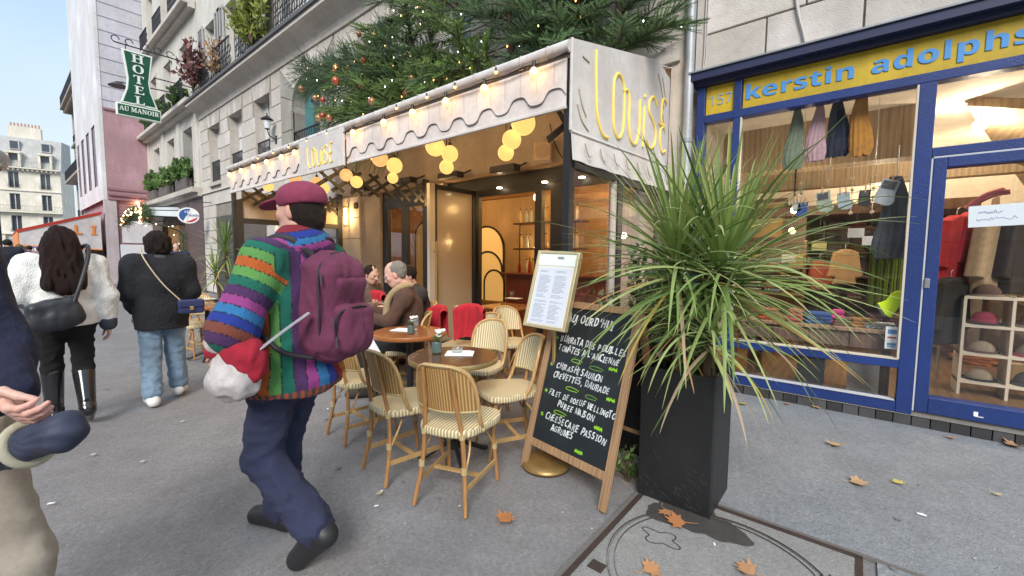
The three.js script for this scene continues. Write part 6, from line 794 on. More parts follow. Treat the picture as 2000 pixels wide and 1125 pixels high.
swordPlant('cordyline', 'big spiky plant with long arching green leaves in the black planter', [
  { stem: [V(-0.05, -0.08, 0.0), V(-0.07, 0.3, 0.0), V(-0.075, 0.68, 0.02)], n: 88, el: [-32, 84], len: 0.84, w: 0.0135, droop: 0.95, spread: 0.24, extra: 90 },
  { stem: [V(0.08, -0.08, 0.0), V(0.14, 0.3, 0.02), V(0.175, 0.62, 0.03)], n: 90, el: [-32, 82], len: 0.85, w: 0.0138, droop: 1.0, spread: 0.24, extra: 90 },
  { stem: [V(-0.02, -0.08, 0.1), V(-0.03, 0.15, 0.14), V(-0.03, 0.33, 0.17)], n: 44, el: [-45, 88], len: 0.4, w: 0.0085, droop: 2.4, spread: 0.12, sr: 0.022 },
  { stem: [V(0.12, -0.08, 0.1), V(0.15, 0.1, 0.16), V(0.17, 0.26, 0.2)], n: 42, el: [-50, 70], len: 0.58, w: 0.0105, droop: 2.8, spread: 0.12, sr: 0.022 },
  { stem: [V(0.02, -0.08, -0.1), V(0.04, 0.3, -0.12), V(0.05, 0.55, -0.12)], n: 36, el: [-25, 80], len: 0.8, w: 0.013, droop: 1.3, spread: 0.2, extra: 40 },
], 5, [-0.765, 0.75, -2.605]);
swordPlant('fan_palm', 'spiky palm like plant at the far left end of the terrace', [
  { stem: [V(0, -0.05, 0), V(0.03, 0.5, 0), V(0.0, 0.95, 0)], n: 70, el: [-35, 85], len: 0.75, w: 0.017, droop: 1.6, spread: 0.35 },
  { stem: [V(-0.1, -0.05, 0.1), V(-0.1, 0.25, 0.12), V(-0.12, 0.5, 0.15)], n: 40, el: [-25, 80], len: 0.6, w: 0.015, droop: 1.8, spread: 0.2 },
], 12, [-9.45, 0.55, -2.8]);
// leafy shrubs: many small folded leaves spread through an uneven volume
function leafGeo(l, w) { const g = new THREE.BufferGeometry(); g.setAttribute('position', new THREE.Float32BufferAttribute([0, 0, 0, -w, l * 0.45, w * 0.5, 0, l * 0.5, 0, 0, l, -w * 0.3, w, l * 0.45, w * 0.5], 3)); g.setIndex([0, 2, 1, 1, 2, 3, 0, 4, 2, 2, 4, 3]); g.computeVertexNormals(); return g; }
function scatter(parent, name, geo, mat, n, place, r, vary = 0.35) { const m = new THREE.InstancedMesh(geo, mat, n), o = new THREE.Object3D(), c = new THREE.Color(); for (let i = 0; i < n; i++) { place(o, i); o.updateMatrix(); m.setMatrixAt(i, o.matrix); const k = 1 - vary + 2 * vary * r(); m.setColorAt(i, c.setRGB(k, k * (0.95 + 0.1 * r()), k * 0.95)); } m.name = name; m.userData.kind = 'stuff'; m.castShadow = m.receiveShadow = true; parent.add(m); return m; }
function shrub(name, label, cat, pos, rad, n, leaf, col, seed, group, light) {
  const t = thing(name, label, cat, pos, 0, group), r = rng(seed), st = [];
  const tips = []; for (let i = 0; i < 26; i++) { const a = r() * 7, e = Math.acos(1 - 1.5 * r()), q = 0.75 + 0.4 * r(); const p = V(rad[0] * q * Math.sin(e) * Math.cos(a), rad[1] * (0.55 + q * Math.cos(e) * 0.9), rad[2] * q * Math.sin(e) * Math.sin(a)); tips.push(p); st.push(tube([V(0, -0.05, 0), V(p.x * 0.35, p.y * 0.55, p.z * 0.35), p], Math.max(0.003, rad[1] * 0.012), 8, 4)); }
  mesh('stem', st, M([0.12, 0.085, 0.05]), t).userData.kind = 'stuff';
  const g = leafGeo(leaf[0], leaf[1]), put = (o) => { const p = tips[Math.floor(r() * tips.length)], s = 0.2 + 0.85 * Math.sqrt(r()); o.position.set(p.x * s + (r() - 0.5) * rad[0] * 0.35, p.y * s + (r() - 0.5) * rad[1] * 0.3, p.z * s + (r() - 0.5) * rad[2] * 0.35); o.rotation.set((r() - 0.5) * 2.4, r() * 7, (r() - 0.5) * 2.4); o.scale.setScalar(0.6 + 0.8 * r()); };
  scatter(t, 'leaf', g, leafM(col), n, put, r); if (light) scatter(t, 'pale_leaf', g, leafM(light), Math.round(n * 0.35), put, r); return t;
}
shrub('shrub', 'small leaved variegated shrub behind the spiky plant, near the glass screen', 'shrub', [-1.3, 0.55, -3.1], [0.36, 0.62, 0.3], 1500, [0.05, 0.016], [0.075, 0.13, 0.06], 1, null, [0.32, 0.38, 0.28]);
shrub('shrub', 'dark green shrub in the long planter along the glass screen', 'shrub', [-1.48, 0.55, -4.0], [0.26, 0.45, 0.55], 1500, [0.05, 0.015], [0.05, 0.1, 0.035], 2, null, [0.18, 0.25, 0.14]);
shrub('shrub', 'pale leaved bushy plant between the stems of the spiky plant', 'shrub', [-0.85, 0.72, -2.66], [0.15, 0.34, 0.12], 500, [0.05, 0.02], [0.12, 0.18, 0.09], 3, null, [0.45, 0.5, 0.44]);
shrub('weed', 'low green weed growing at the foot of the planter', 'weed', [-1.08, 0.0, -2.52], [0.12, 0.14, 0.1], 90, [0.05, 0.012], [0.1, 0.2, 0.04], 14);
[[-26.2, 'first'], [-23.9, 'second'], [-21.2, 'third']].forEach(([x, o], i) => { const b = thing('window_box', `dark window box on the lower ledge of the hotel, ${o} from the purple building`, 'window box', [x + 0.5, 3.92, WZ + 0.17]); mesh('trough', [rb(-0.65, 0.65, 0, 0.42, -0.13, 0.14, 0.02)], M([0.16, 0.14, 0.14], { tex: 'streak', size: 0.6 }), b); mesh('soil', [bx(-0.6, 0.6, 0.42, 0.43, -0.1, 0.1)], M([0.05, 0.04, 0.03]), b); shrub('window_shrub', `rounded green shrub in the lower hotel window box, ${o} from the purple building`, 'shrub', [x + 0.5, 4.34, WZ + 0.2], [0.72, 0.55, 0.3], 1300, [0.12, 0.045], [0.1, 0.2, 0.045], 30 + i, null, [0.2, 0.3, 0.08]); });
[[-26.2, 'first'], [-23.6, 'second'], [-21.2, 'third']].forEach(([x, o], i) => shrub('balcony_shrub', `green shrub on the upper hotel balcony, ${o} from the purple building`, 'shrub', [x + 0.6, 7.15, WZ + 0.22], [0.45, 0.5, 0.28], 800, [0.12, 0.045], [0.06, 0.13, 0.035], 40 + i, null, [0.14, 0.22, 0.06]));
shrub('balcony_plant', 'purple red leaved plant on the balcony above the hotel corner', 'plant', [-17.6, 7.0, WZ + 0.5], [0.85, 1.0, 0.45], 210, [0.17, 0.06], [0.13, 0.035, 0.05], 51, null, [0.25, 0.1, 0.09]);
shrub('balcony_plant', 'yellow green feathery plant on the stone balcony', 'plant', [-12.7, 7.05, WZ + 0.42], [0.75, 1.5, 0.4], 1500, [0.16, 0.03], [0.24, 0.3, 0.045], 52, null, [0.34, 0.36, 0.07]);
shrub('balcony_plant', 'withered orange plant on the balcony beside the yellow green one', 'plant', [-15.6, 7.0, WZ + 0.42], [0.4, 0.7, 0.3], 110, [0.12, 0.03], [0.4, 0.22, 0.1], 53);
// fir trees: trunk, boughs, sprigs full of needles
const sprig = (() => { const r = rng(2), pos = [], idx = []; const L = 0.2; for (let i = 0; i < 46; i++) { const t = i / 46, a = i * 2.4, y = t * L, l = 0.032 * (1 - 0.45 * t), d = V(Math.cos(a) * 0.8, 0.65, Math.sin(a) * 0.45).normalize(), s = V(-Math.sin(a), 0, Math.cos(a)).multiplyScalar(0.0038), k = pos.length / 3; pos.push(-s.x, y, -s.z, s.x, y, s.z, d.x * l, y + d.y * l, d.z * l); idx.push(k, k + 1, k + 2); } const k = pos.length / 3; pos.push(-0.003, 0, 0, 0.003, 0, 0, 0, L, 0, 0, 0, -0.003, 0, 0, 0.003); idx.push(k, k + 1, k + 2, k + 3, k + 4, k + 2); const g = new THREE.BufferGeometry(); g.setAttribute('position', new THREE.Float32BufferAttribute(pos, 3)); g.setIndex(idx); g.computeVertexNormals(); return g; })();
const firM = [[0.09, 0.16, 0.055], [0.105, 0.185, 0.09], [0.15, 0.24, 0.06]].map((c) => leafM(c, 0.15));
const TENS = ['', '', 'twenty', 'thirty', 'forty', 'fifty'], ORD2 = (n) => n <= 20 ? ORD[n - 1] : n % 10 ? TENS[Math.floor(n / 10)] + '-' + ORD[n % 10 - 1] : TENS[n / 10].replace(/y$/, 'ieth');
const baubleAt = [], lightAt = [];
function fir(label, base, dir, L, rad, seed, kind = 0, dens = 1) {
  const t = thing('fir_tree', label, 'fir tree', base), r = rng(seed), d = V(...dir).normalize(), q = new THREE.Quaternion().setFromUnitVectors(V(0, 1, 0), d); t.quaternion.copy(q);
  mesh('trunk', [bar(V(0, 0, 0), V(0, L, 0), 0.05, 0.008)], M([0.11, 0.075, 0.05], { roughness: 1 }), t); const items = [], bg = [], down = V(0, -1, 0).applyQuaternion(q.clone().invert());
  const rows = Math.round(L / 0.2); for (let k = 0; k < rows; k++) { const h = L * (0.03 + 0.97 * k / rows), R0 = rad * Math.pow(1 - h / L, 0.75) + 0.1, nb = 6 + Math.floor(r() * 3); for (let b = 0; b < nb; b++) { const a = r() * 7, l = R0 * (0.5 + 0.75 * r()), p0 = V(0, h, 0), out = V(Math.cos(a), 0.25 + 0.35 * (h / L), Math.sin(a)); const tip = p0.clone().addScaledVector(out, l).addScaledVector(down, l * (0.12 + 0.25 * r())), mid = p0.clone().addScaledVector(out, l * 0.55); const cv = new THREE.QuadraticBezierCurve3(p0, mid, tip); bg.push(new THREE.TubeGeometry(cv, 4, 0.006, 4)); const n = Math.max(3, Math.round(l / 0.028 * dens)); for (let i = 0; i < n; i++) { const s = 0.12 + 0.88 * (i + r()) / n, p = cv.getPoint(s), tg = cv.getTangent(s), side = tg.clone().cross(V(0, 1, 0)).normalize().multiplyScalar((i % 2 ? 1 : -1) * (0.75 + 0.4 * r())); items.push([p, tg.clone().multiplyScalar(0.55 + s * 0.6).add(side.multiplyScalar(1.15 - 0.7 * s)).add(V(0, (r() - 0.4) * 0.5, 0)).normalize(), 0.75 + 0.55 * r()]); } items.push([tip, cv.getTangent(1), 1]); if (r() < 0.35) baubleAt.push(tip.clone().applyQuaternion(q).add(t.position)); lightAt.push(tip.clone().applyQuaternion(q).add(t.position), mid.clone().applyQuaternion(q).add(t.position).add(V(0, 0.08, 0.02))); } }
  mesh('bough', bg, M([0.1, 0.07, 0.045], { roughness: 1 }), t).userData.kind = 'stuff'; const Y = V(0, 1, 0); scatter(t, 'needles', sprig, firM[kind], items.length, (o, i) => { const [p, dd, s] = items[i]; o.position.copy(p); o.quaternion.setFromUnitVectors(Y, dd); o.rotateY(i * 1.7); o.scale.setScalar(s); }, r, 0.4); return t;
}
fir('fir lying along the awning top with its tip towards the hotel', [-4.9, 3.75, -4.1], [-0.93, 0.3, 0.02], 4.0, 0.85, 1, 1);
fir('low bushy fir on the awning below the square window', [-5.9, 3.55, -3.9], [0.1, 1, 0.1], 1.3, 0.85, 2, 2);
fir('dark fir standing on the awning left of the tallest one', [-5.3, 3.55, -4.25], [-0.1, 1, 0.1], 2.6, 0.75, 3, 0);
fir('tall bright green fir in the middle of the awning', [-4.35, 3.45, -4.2], [0.02, 1, 0.12], 3.6, 0.85, 4, 2);
fir('tall fir on the awning above the open doors', [-3.45, 3.4, -4.2], [0.0, 1, 0.1], 3.8, 0.9, 5, 1);
fir('tall fir on the awning above the side lettering', [-2.6, 3.45, -4.3], [0.05, 1, 0.08], 3.8, 0.85, 6, 0);
fir('last fir on the awning reaching over the drainpipe', [-2.15, 3.5, -4.4], [0.05, 1, 0.1], 3.6, 0.7, 7, 0);
fir('low fir boughs along the front of the awning top', [-6.7, 3.62, -3.75], [0.97, 0.04, 0.0], 3.4, 0.38, 8, 2);
{ const r = rng(17), cols = [[0.55, 0.13, 0.05], [0.5, 0.2, 0.1], [0.6, 0.3, 0.14], [0.5, 0.06, 0.04]].map((c) => M(c, { roughness: 0.3, metalness: 0.4, clearcoat: 0.4 })), nm = ['bright orange', 'copper', 'pale gold', 'dark red'];
  const list = baubleAt.filter((p) => p.z > -4.6 && p.y < 5.4).sort((a, b) => a.x - b.x); let n = 0; list.forEach((p, i) => { if (i % 3 || n > 44) return; const k = Math.floor(r() * 4), s = 0.035 + 0.025 * r(), b = thing('bauble', `${nm[k]} bauble in the firs, ${n ? ORD2(n + 1) : 'first'} of all baubles from the hotel end`, 'bauble', [p.x, p.y - s - 0.03, p.z + 0.03], 0, nm[k] + ' baubles in the firs'); n++; mesh('ball', [sph(s, 0, 0, 0, 16, 12)], cols[k], b); mesh('cap', [cyl(s * 0.25, s * 0.25, s * 0.3, 0, s * 0.92, 0, 8)], mats.brass, b); });
  const pts = lightAt.filter((p) => p.z > -4.7 && p.y < 5.6 && r() < 0.13), t = thing('fairy_lights', 'strings of tiny warm and white lights spread over the firs', 'fairy lights'); t.userData.kind = 'stuff'; const lg = sph(0.0075, 0, 0, 0, 6, 5); lg.scale(0.8, 1.5, 0.8);
  const half = pts.filter((_, i) => i % 5 < 3), rest = pts.filter((_, i) => i % 5 >= 3); scatter(t, 'warm_light', lg, glow(1, 0.55, 0.14, 7), half.length, (o, i) => { o.position.copy(half[i]).add(V(0, 0.01, 0.04)); o.rotation.set(0, 0, 0); o.scale.setScalar(1); }, r, 0); scatter(t, 'white_light', lg, glow(0.9, 0.95, 1, 6), rest.length, (o, i) => { o.position.copy(rest[i]).add(V(0, 0.01, 0.04)); o.rotation.set(0, 0, 0); o.scale.setScalar(1); }, r, 0); }
// fallen plane leaves
function planeLeaf(s, seed) { const r = rng(seed), sh = new THREE.Shape(), lob = [[0, 1], [0.18, 0.62], [0.42, 0.78], [0.4, 0.45], [0.86, 0.46], [0.6, 0.18], [0.72, -0.1], [0.36, -0.1], [0.1, -0.3], [0.02, -0.34]], P = [...lob, ...lob.slice(1).reverse().map(([x, y]) => [-x, y])]; P.forEach(([x, y], i) => { const a = (x + (r() - 0.5) * 0.12) * s, b = (y + (r() - 0.5) * 0.12) * s; i ? sh.lineTo(a, b) : sh.moveTo(a, b); }); const g = new THREE.ExtrudeGeometry(sh, { depth: 0.0015, bevelEnabled: false, steps: 1 }); g.rotateX(-Math.PI / 2); const p = g.attributes.position; for (let i = 0; i < p.count; i++) { const x = p.getX(i), z = p.getZ(i); p.setY(i, p.getY(i) + 0.006 + 2.8 * (x * x * (1 + Math.sin(seed)) + z * z * 0.8) + 0.3 * Math.abs(x) * s); } g.computeVertexNormals(); return g; }
[[983, 1020, 0.075, 'orange brown plane leaf lying in front of the nearest chair', [0.42, 0.17, 0.06]], [1328, 1025, 0.085, 'orange leaf lying on the damp patch of the access cover', [0.48, 0.2, 0.08]], [1300, 1003, 0.055, 'leaf tucked under the edge of the black planter', [0.46, 0.22, 0.1]], [1265, 1118, 0.07, 'pale orange leaf at the bottom edge, left on the access cover', [0.52, 0.26, 0.12]], [1465, 1122, 0.07, 'brown leaf at the bottom edge, right on the access cover', [0.45, 0.24, 0.12]], [1630, 870, 0.075, 'tan leaf on the pale pavement, nearest the shop window', [0.5, 0.33, 0.18]], [1670, 946, 0.075, 'tan leaf in the middle of the pale pavement', [0.5, 0.32, 0.17]], [1757, 947, 0.045, 'small yellow leaf on the pale pavement', [0.5, 0.42, 0.12]], [1595, 797, 0.06, 'brown leaf against the tile base of the shop', [0.45, 0.26, 0.14]], [1535, 790, 0.04, 'tiny leaf against the tile base left of the brown one', [0.4, 0.24, 0.15]], [1858, 858, 0.035, 'small reddish leaf before the shop door', [0.45, 0.25, 0.16]], [1985, 874, 0.08, 'brown leaf at the right edge by the shop tiles', [0.4, 0.24, 0.13]], [1945, 968, 0.03, 'narrow straw coloured leaf near the right edge', [0.5, 0.42, 0.25]], [1235, 862, 0.09, 'brown curled leaf behind the chalkboard', [0.3, 0.12, 0.05]], [742, 968, 0.025, 'tiny tan leaf on the dark pavement left of the chairs', [0.45, 0.36, 0.2]], [1450, 790, 0.05, 'yellow leaf under the drooping foliage', [0.5, 0.38, 0.1]]].forEach(([px, py, s, l, c], i) => { const p = ground(px, py, 0), t = thing('fallen_leaf', l, 'leaf', [p.x, 0.008, p.z], i * 1.9); mesh('blade', [planeLeaf(s, i + 3)], leafM(c, 0.1), t); mesh('stalk', [tube([V(0, 0.012, s * 0.3), V(0.01, 0.01, s * 0.7), V(0.0, 0.02, s * 1.05)], 0.0016, 8, 5)], leafM(c, 0), t); });
[[1800, 1007, 0.02], [745, 962, 0.012], [735, 990, 0.012], [640, 800, 0.012], [1395, 1065, 0.01], [100, 985, 0.016]].forEach(([px, py, s], i) => { const p = ground(px, py, 0), t = thing('paper_scrap', ['white scrap of paper on the pale pavement near the right edge', 'white scrap on the pavement left of the nearest chair', 'pale scrap just in front of another beside the chairs', 'small pale scrap on the open pavement', 'small pale scrap on the access cover', 'pale scrap on the pavement by the left edge'][i], 'litter', [p.x, 0.006, p.z], i * 2.1); mesh('scrap', [bx(-s, s, 0, 0.002, -s * 0.4, s * 0.4), bx(-s * 0.7, s * 0.5, 0.002, 0.005, -s * 0.4, s * 0.1).rotateZ(0.1)], mats.paper, t); });
// ---------------------------------------------------------------- people: smooth bodies meshed from a distance field
const smin = (a, b, k) => { const h = Math.max(k - Math.abs(a - b), 0) / k; return Math.min(a, b) - h * h * k * 0.25; };
const cap = (a, b, ra, rb = ra, k = 0.05, s) => ({ t: 0, a, b, ra, rb, k, s });       // tapered limb; s squashes it sideways
const ell = (c, r, k = 0.03, e) => { const q = e ? new THREE.Quaternion().setFromEuler(new THREE.Euler(...e)).invert() : null; return { t: 1, c, r, k, q }; };
const boxp = (c, h, rad, k = 0.03, e) => { const q = e ? new THREE.Quaternion().setFromEuler(new THREE.Euler(...e)).invert() : null; return { t: 2, c, h, rad, k, q }; };
const tmpv = V(0, 0, 0);
function primD(p, x, y, z) {
  if (p.t === 0) { const bx_ = p.b.x - p.a.x, by = p.b.y - p.a.y, bz = p.b.z - p.a.z, ax = x - p.a.x, ay = y - p.a.y, az = z - p.a.z; const h = Math.min(1, Math.max(0, (ax * bx_ + ay * by + az * bz) / (bx_ * bx_ + by * by + bz * bz + 1e-12))); let dx = ax - bx_ * h, dy = ay - by * h, dz = az - bz * h; p.h = h; if (p.s) { dx /= p.s[0]; dy /= p.s[1]; dz /= p.s[2]; } return Math.sqrt(dx * dx + dy * dy + dz * dz) - (p.ra + (p.rb - p.ra) * h); }
  tmpv.set(x - p.c.x, y - p.c.y, z - p.c.z); if (p.q) tmpv.applyQuaternion(p.q);
  if (p.t === 1) { const k0 = Math.hypot(tmpv.x / p.r[0], tmpv.y / p.r[1], tmpv.z / p.r[2]), k1 = Math.hypot(tmpv.x / (p.r[0] ** 2), tmpv.y / (p.r[1] ** 2), tmpv.z / (p.r[2] ** 2)); return k0 < 1e-6 ? -Math.min(...p.r) : k0 * (k0 - 1) / k1; }
  const qx = Math.abs(tmpv.x) - p.h[0] + p.rad, qy = Math.abs(tmpv.y) - p.h[1] + p.rad, qz = Math.abs(tmpv.z) - p.h[2] + p.rad; return Math.hypot(Math.max(qx, 0), Math.max(qy, 0), Math.max(qz, 0)) + Math.min(Math.max(qx, qy, qz), 0) - p.rad;
}
function blob(prims, cell, o = {}) { // surface nets
  const lo = V(1e9, 1e9, 1e9), hi = V(-1e9, -1e9, -1e9); for (const p of prims) { if (p.cut) continue; const pts = p.t === 0 ? [[p.a, p.ra], [p.b, p.rb]] : [[p.c, Math.max(...(p.r || p.h)) * (p.t === 2 ? 1.5 : 1)]]; for (const [c, r] of pts) { const m = r * (p.s ? Math.max(...p.s) : 1); lo.min(c.clone().subScalar(m)); hi.max(c.clone().addScalar(m)); } }
  const pad = cell * 3 + (o.amp || 0); lo.subScalar(pad); hi.addScalar(pad); const nx = Math.ceil((hi.x - lo.x) / cell) + 1, ny = Math.ceil((hi.y - lo.y) / cell) + 1, nz = Math.ceil((hi.z - lo.z) / cell) + 1;
  const f = (x, y, z) => { let d = 1e3; for (const p of prims) { if (p.cut) continue; const e = primD(p, x, y, z); d = d > 900 ? e : smin(d, e, p.k); } if (o.amp && d < 0.08) d -= o.amp * (o.fold ? o.fold(x, y, z) : fbm(x * o.fr, y * o.fr * 0.7, z * o.fr, 3)); if (o.clip) d = Math.max(d, o.clip(x, y, z)); return d; };
  const v = new Float32Array(nx * ny * nz), I = (i, j, k) => i + nx * (j + ny * k), B = 6;
  for (let k0 = 0; k0 < nz; k0 += B) for (let j0 = 0; j0 < ny; j0 += B) for (let i0 = 0; i0 < nx; i0 += B) { const k1 = Math.min(nz, k0 + B), j1 = Math.min(ny, j0 + B), i1 = Math.min(nx, i0 + B), d = f(lo.x + (i0 + B / 2) * cell, lo.y + (j0 + B / 2) * cell, lo.z + (k0 + B / 2) * cell), skip = Math.abs(d) > cell * B * 1.5 + 0.03; for (let k = k0; k < k1; k++) for (let j = j0; j < j1; j++) for (let i = i0; i < i1; i++) v[I(i, j, k)] = skip ? d : f(lo.x + i * cell, lo.y + j * cell, lo.z + k * cell); }
  const vid = new Int32Array(nx * ny * nz).fill(-1), pos = [], idx = [], E = [[0, 1], [2, 3], [4, 5], [6, 7], [0, 2], [1, 3], [4, 6], [5, 7], [0, 4], [1, 5], [2, 6], [3, 7]], cv = new Float32Array(8);
  for (let k = 0; k < nz - 1; k++) for (let j = 0; j < ny - 1; j++) for (let i = 0; i < nx - 1; i++) { let neg = 0; for (let c = 0; c < 8; c++) { cv[c] = v[I(i + (c & 1), j + ((c >> 1) & 1), k + (c >> 2))]; if (cv[c] < 0) neg++; } if (!neg || neg === 8) continue; let sx = 0, sy = 0, sz = 0, n = 0; for (const [a, b] of E) { if ((cv[a] < 0) === (cv[b] < 0)) continue; const t = cv[a] / (cv[a] - cv[b]); sx += (a & 1) + t * ((b & 1) - (a & 1)); sy += ((a >> 1) & 1) + t * (((b >> 1) & 1) - ((a >> 1) & 1)); sz += (a >> 2) + t * ((b >> 2) - (a >> 2)); n++; } vid[I(i, j, k)] = pos.length / 3; pos.push(lo.x + (i + sx / n) * cell, lo.y + (j + sy / n) * cell, lo.z + (k + sz / n) * cell); }
  const quad = (a, b, c, d, flip) => { if (a < 0 || b < 0 || c < 0 || d < 0) return; flip ? idx.push(a, c, b, a, d, c) : idx.push(a, b, c, a, c, d); };
  for (let k = 1; k < nz - 1; k++) for (let j = 1; j < ny - 1; j++) for (let i = 1; i < nx - 1; i++) { const s = v[I(i, j, k)] < 0; if (s !== (v[I(i + 1, j, k)] < 0)) quad(vid[I(i, j - 1, k - 1)], vid[I(i, j, k - 1)], vid[I(i, j, k)], vid[I(i, j - 1, k)], !s); if (s !== (v[I(i, j + 1, k)] < 0)) quad(vid[I(i - 1, j, k - 1)], vid[I(i - 1, j, k)], vid[I(i, j, k)], vid[I(i, j, k - 1)], !s); if (s !== (v[I(i, j, k + 1)] < 0)) quad(vid[I(i - 1, j - 1, k)], vid[I(i, j - 1, k)], vid[I(i, j, k)], vid[I(i - 1, j, k)], !s); }
  const g = new THREE.BufferGeometry(); g.setAttribute('position', new THREE.Float32BufferAttribute(pos, 3)); g.setIndex(idx); g.computeVertexNormals();
  if (o.color) { const c = new Float32Array(pos.length); for (let i = 0; i < pos.length; i += 3) { let best = 1e9, bi = 0, bh = 0; prims.forEach((p, n) => { if (p.cut) return; const d = primD(p, pos[i], pos[i + 1], pos[i + 2]); if (d < best) { best = d; bi = n; bh = p.h; } }); const q = o.color(pos[i], pos[i + 1], pos[i + 2], bi, bh); c[i] = q[0]; c[i + 1] = q[1]; c[i + 2] = q[2]; } g.setAttribute('color', new THREE.BufferAttribute(c, 3)); }
  return g;
}
const skinM = new THREE.MeshPhysicalMaterial({ color: 0xffffff, vertexColors: true, roughness: 0.55, sheen: 0.15, sheenColor: C(0.6, 0.3, 0.2) });
const hairM = (c) => M(c, { roughness: 0.6, specularIntensity: 0.35, tex: T.streak, size: 0.12, bump: 0.004, bs: 0.06 });
const clothM = (c, o = {}) => M(c, { roughness: 0.95, tex: 'mottle', size: 0.5, bump: 0.0015, bumpTex: T.fabric, bs: 0.12, ...o });
// a head in its own frame: y up, z forward, origin at the skull's centre
function headGeo(c, q, skin, o = {}) {
  const P = (x, y, z) => V(x, y, z), s = o.scale || 1, prims = [ell(P(0, 0.03, -0.012), [0.077, 0.095, 0.098], 0.02), ell(P(0, -0.035, 0.03), [0.063, 0.078, 0.068], 0.04), ell(P(0, -0.088, 0.052), [0.034, 0.028, 0.032], 0.035), cap(P(-0.045, -0.07, 0.0), P(-0.02, -0.092, 0.045), 0.026, 0.024, 0.03), cap(P(0.045, -0.07, 0.0), P(0.02, -0.092, 0.045), 0.026, 0.024, 0.03),
    cap(P(0, 0.01, 0.083), P(0, -0.032, 0.108), 0.009, 0.013, 0.016), ell(P(-0.013, -0.036, 0.096), [0.009, 0.008, 0.01], 0.01), ell(P(0.013, -0.036, 0.096), [0.009, 0.008, 0.01], 0.01), cap(P(-0.042, 0.022, 0.076), P(-0.012, 0.018, 0.088), 0.01, 0.01, 0.014), cap(P(0.042, 0.022, 0.076), P(0.012, 0.018, 0.088), 0.01, 0.01, 0.014), ell(P(-0.045, -0.02, 0.068), [0.02, 0.02, 0.016], 0.02), ell(P(0.045, -0.02, 0.068), [0.02, 0.02, 0.016], 0.02),
    cap(P(-0.02, -0.06, 0.088), P(0.02, -0.06, 0.088), 0.007, 0.007, 0.008), cap(P(-0.017, -0.069, 0.087), P(0.017, -0.069, 0.087), 0.0075, 0.0075, 0.008),
    ell(P(-0.079, -0.012, -0.005), [0.011, 0.033, 0.02], 0.008, [0, -0.35, 0]), ell(P(0.079, -0.012, -0.005), [0.011, 0.033, 0.02], 0.008, [0, 0.35, 0]), cap(P(0, -0.06, -0.02), P(0, -0.16, -0.045), 0.05, 0.056, 0.03)];
  const g = blob(prims, o.cell || 0.005, { color: (x, y, z, n) => { let [r, gg, b] = skin; if (n === 12 || n === 13) { r *= 0.85; gg *= 0.58; b *= 0.58; } if (z > 0.05 && y > -0.045 && y < 0.005 && Math.abs(x) > 0.025) { r *= 1.0; gg *= 0.86; b *= 0.86; } if (n === 14 || n === 15) { gg *= 0.85; b *= 0.85; } if (z > 0.07 && Math.abs(y - 0.0) < 0.008 && Math.abs(Math.abs(x) - 0.03) < 0.013) { r *= 0.25; gg *= 0.22; b *= 0.22; } return [r, gg, b]; } });
  g.scale(s, s, s); g.applyQuaternion(q); return tr(g, c.x, c.y, c.z);
}
// a right hand: wrist at the origin, fingers along -y, palm towards +x side given by frame q
function handGeo(c, q, skin, curl = 0.5, mirror = 1, cell = 0.0045) {
  const prims = [boxp(V(0, -0.045, 0), [0.014, 0.045, 0.038], 0.013, 0.012), cap(V(0, 0.03, 0), V(0, -0.01, 0), 0.024, 0.026, 0.02, [0.8, 1, 1.1])]; const L = [0.072, 0.082, 0.076, 0.06];
  for (let i = 0; i < 4; i++) { let p = V(0, -0.086 + 0.004 * Math.abs(i - 1.3), 0.028 - i * 0.0187), a = curl * 0.5; for (let k = 0; k < 3; k++) { const l = L[i] * [0.46, 0.32, 0.24][k], n = V(p.x + Math.sin(a) * l, p.y - Math.cos(a) * l, p.z); prims.push(cap(p, n, 0.0092 - k * 0.0009, 0.0087 - k * 0.001, k || i ? 0.004 : 0.008)); p = n; a += curl * 0.75; } }
  { let p = V(0.006, -0.02, 0.034); const k1 = V(0.018, -0.052, 0.058), k2 = V(0.03, -0.082, 0.05 - 0.01 * curl), k3 = V(0.038 + 0.008 * curl, -0.105, 0.04 - 0.016 * curl); prims.push(cap(p, k1, 0.015, 0.0115, 0.012), cap(k1, k2, 0.0112, 0.01, 0.005), cap(k2, k3, 0.0098, 0.0082, 0.005)); }
  const g = blob(prims, cell, { color: (x, y) => [skin[0], skin[1] * (y < -0.1 ? 0.88 : 1), skin[2] * (y < -0.1 ? 0.88 : 1)] }); if (mirror < 0) { g.scale(1, 1, -1); const ix = g.index.array; for (let i = 0; i < ix.length; i += 3) { const t = ix[i]; ix[i] = ix[i + 1]; ix[i + 1] = t; } g.computeVertexNormals(); } g.applyQuaternion(q); return tr(g, c.x, c.y, c.z);
}
const Q = (x, y, z) => new THREE.Quaternion().setFromEuler(new THREE.Euler(x, y, z, 'YXZ'));
function handQ(dir, thumb) { const y = dir.clone().normalize().negate(), z = thumb.clone().addScaledVector(y, -thumb.dot(y)).normalize(), x = y.clone().cross(z); return new THREE.Quaternion().setFromRotationMatrix(new THREE.Matrix4().makeBasis(x, y, z)); }
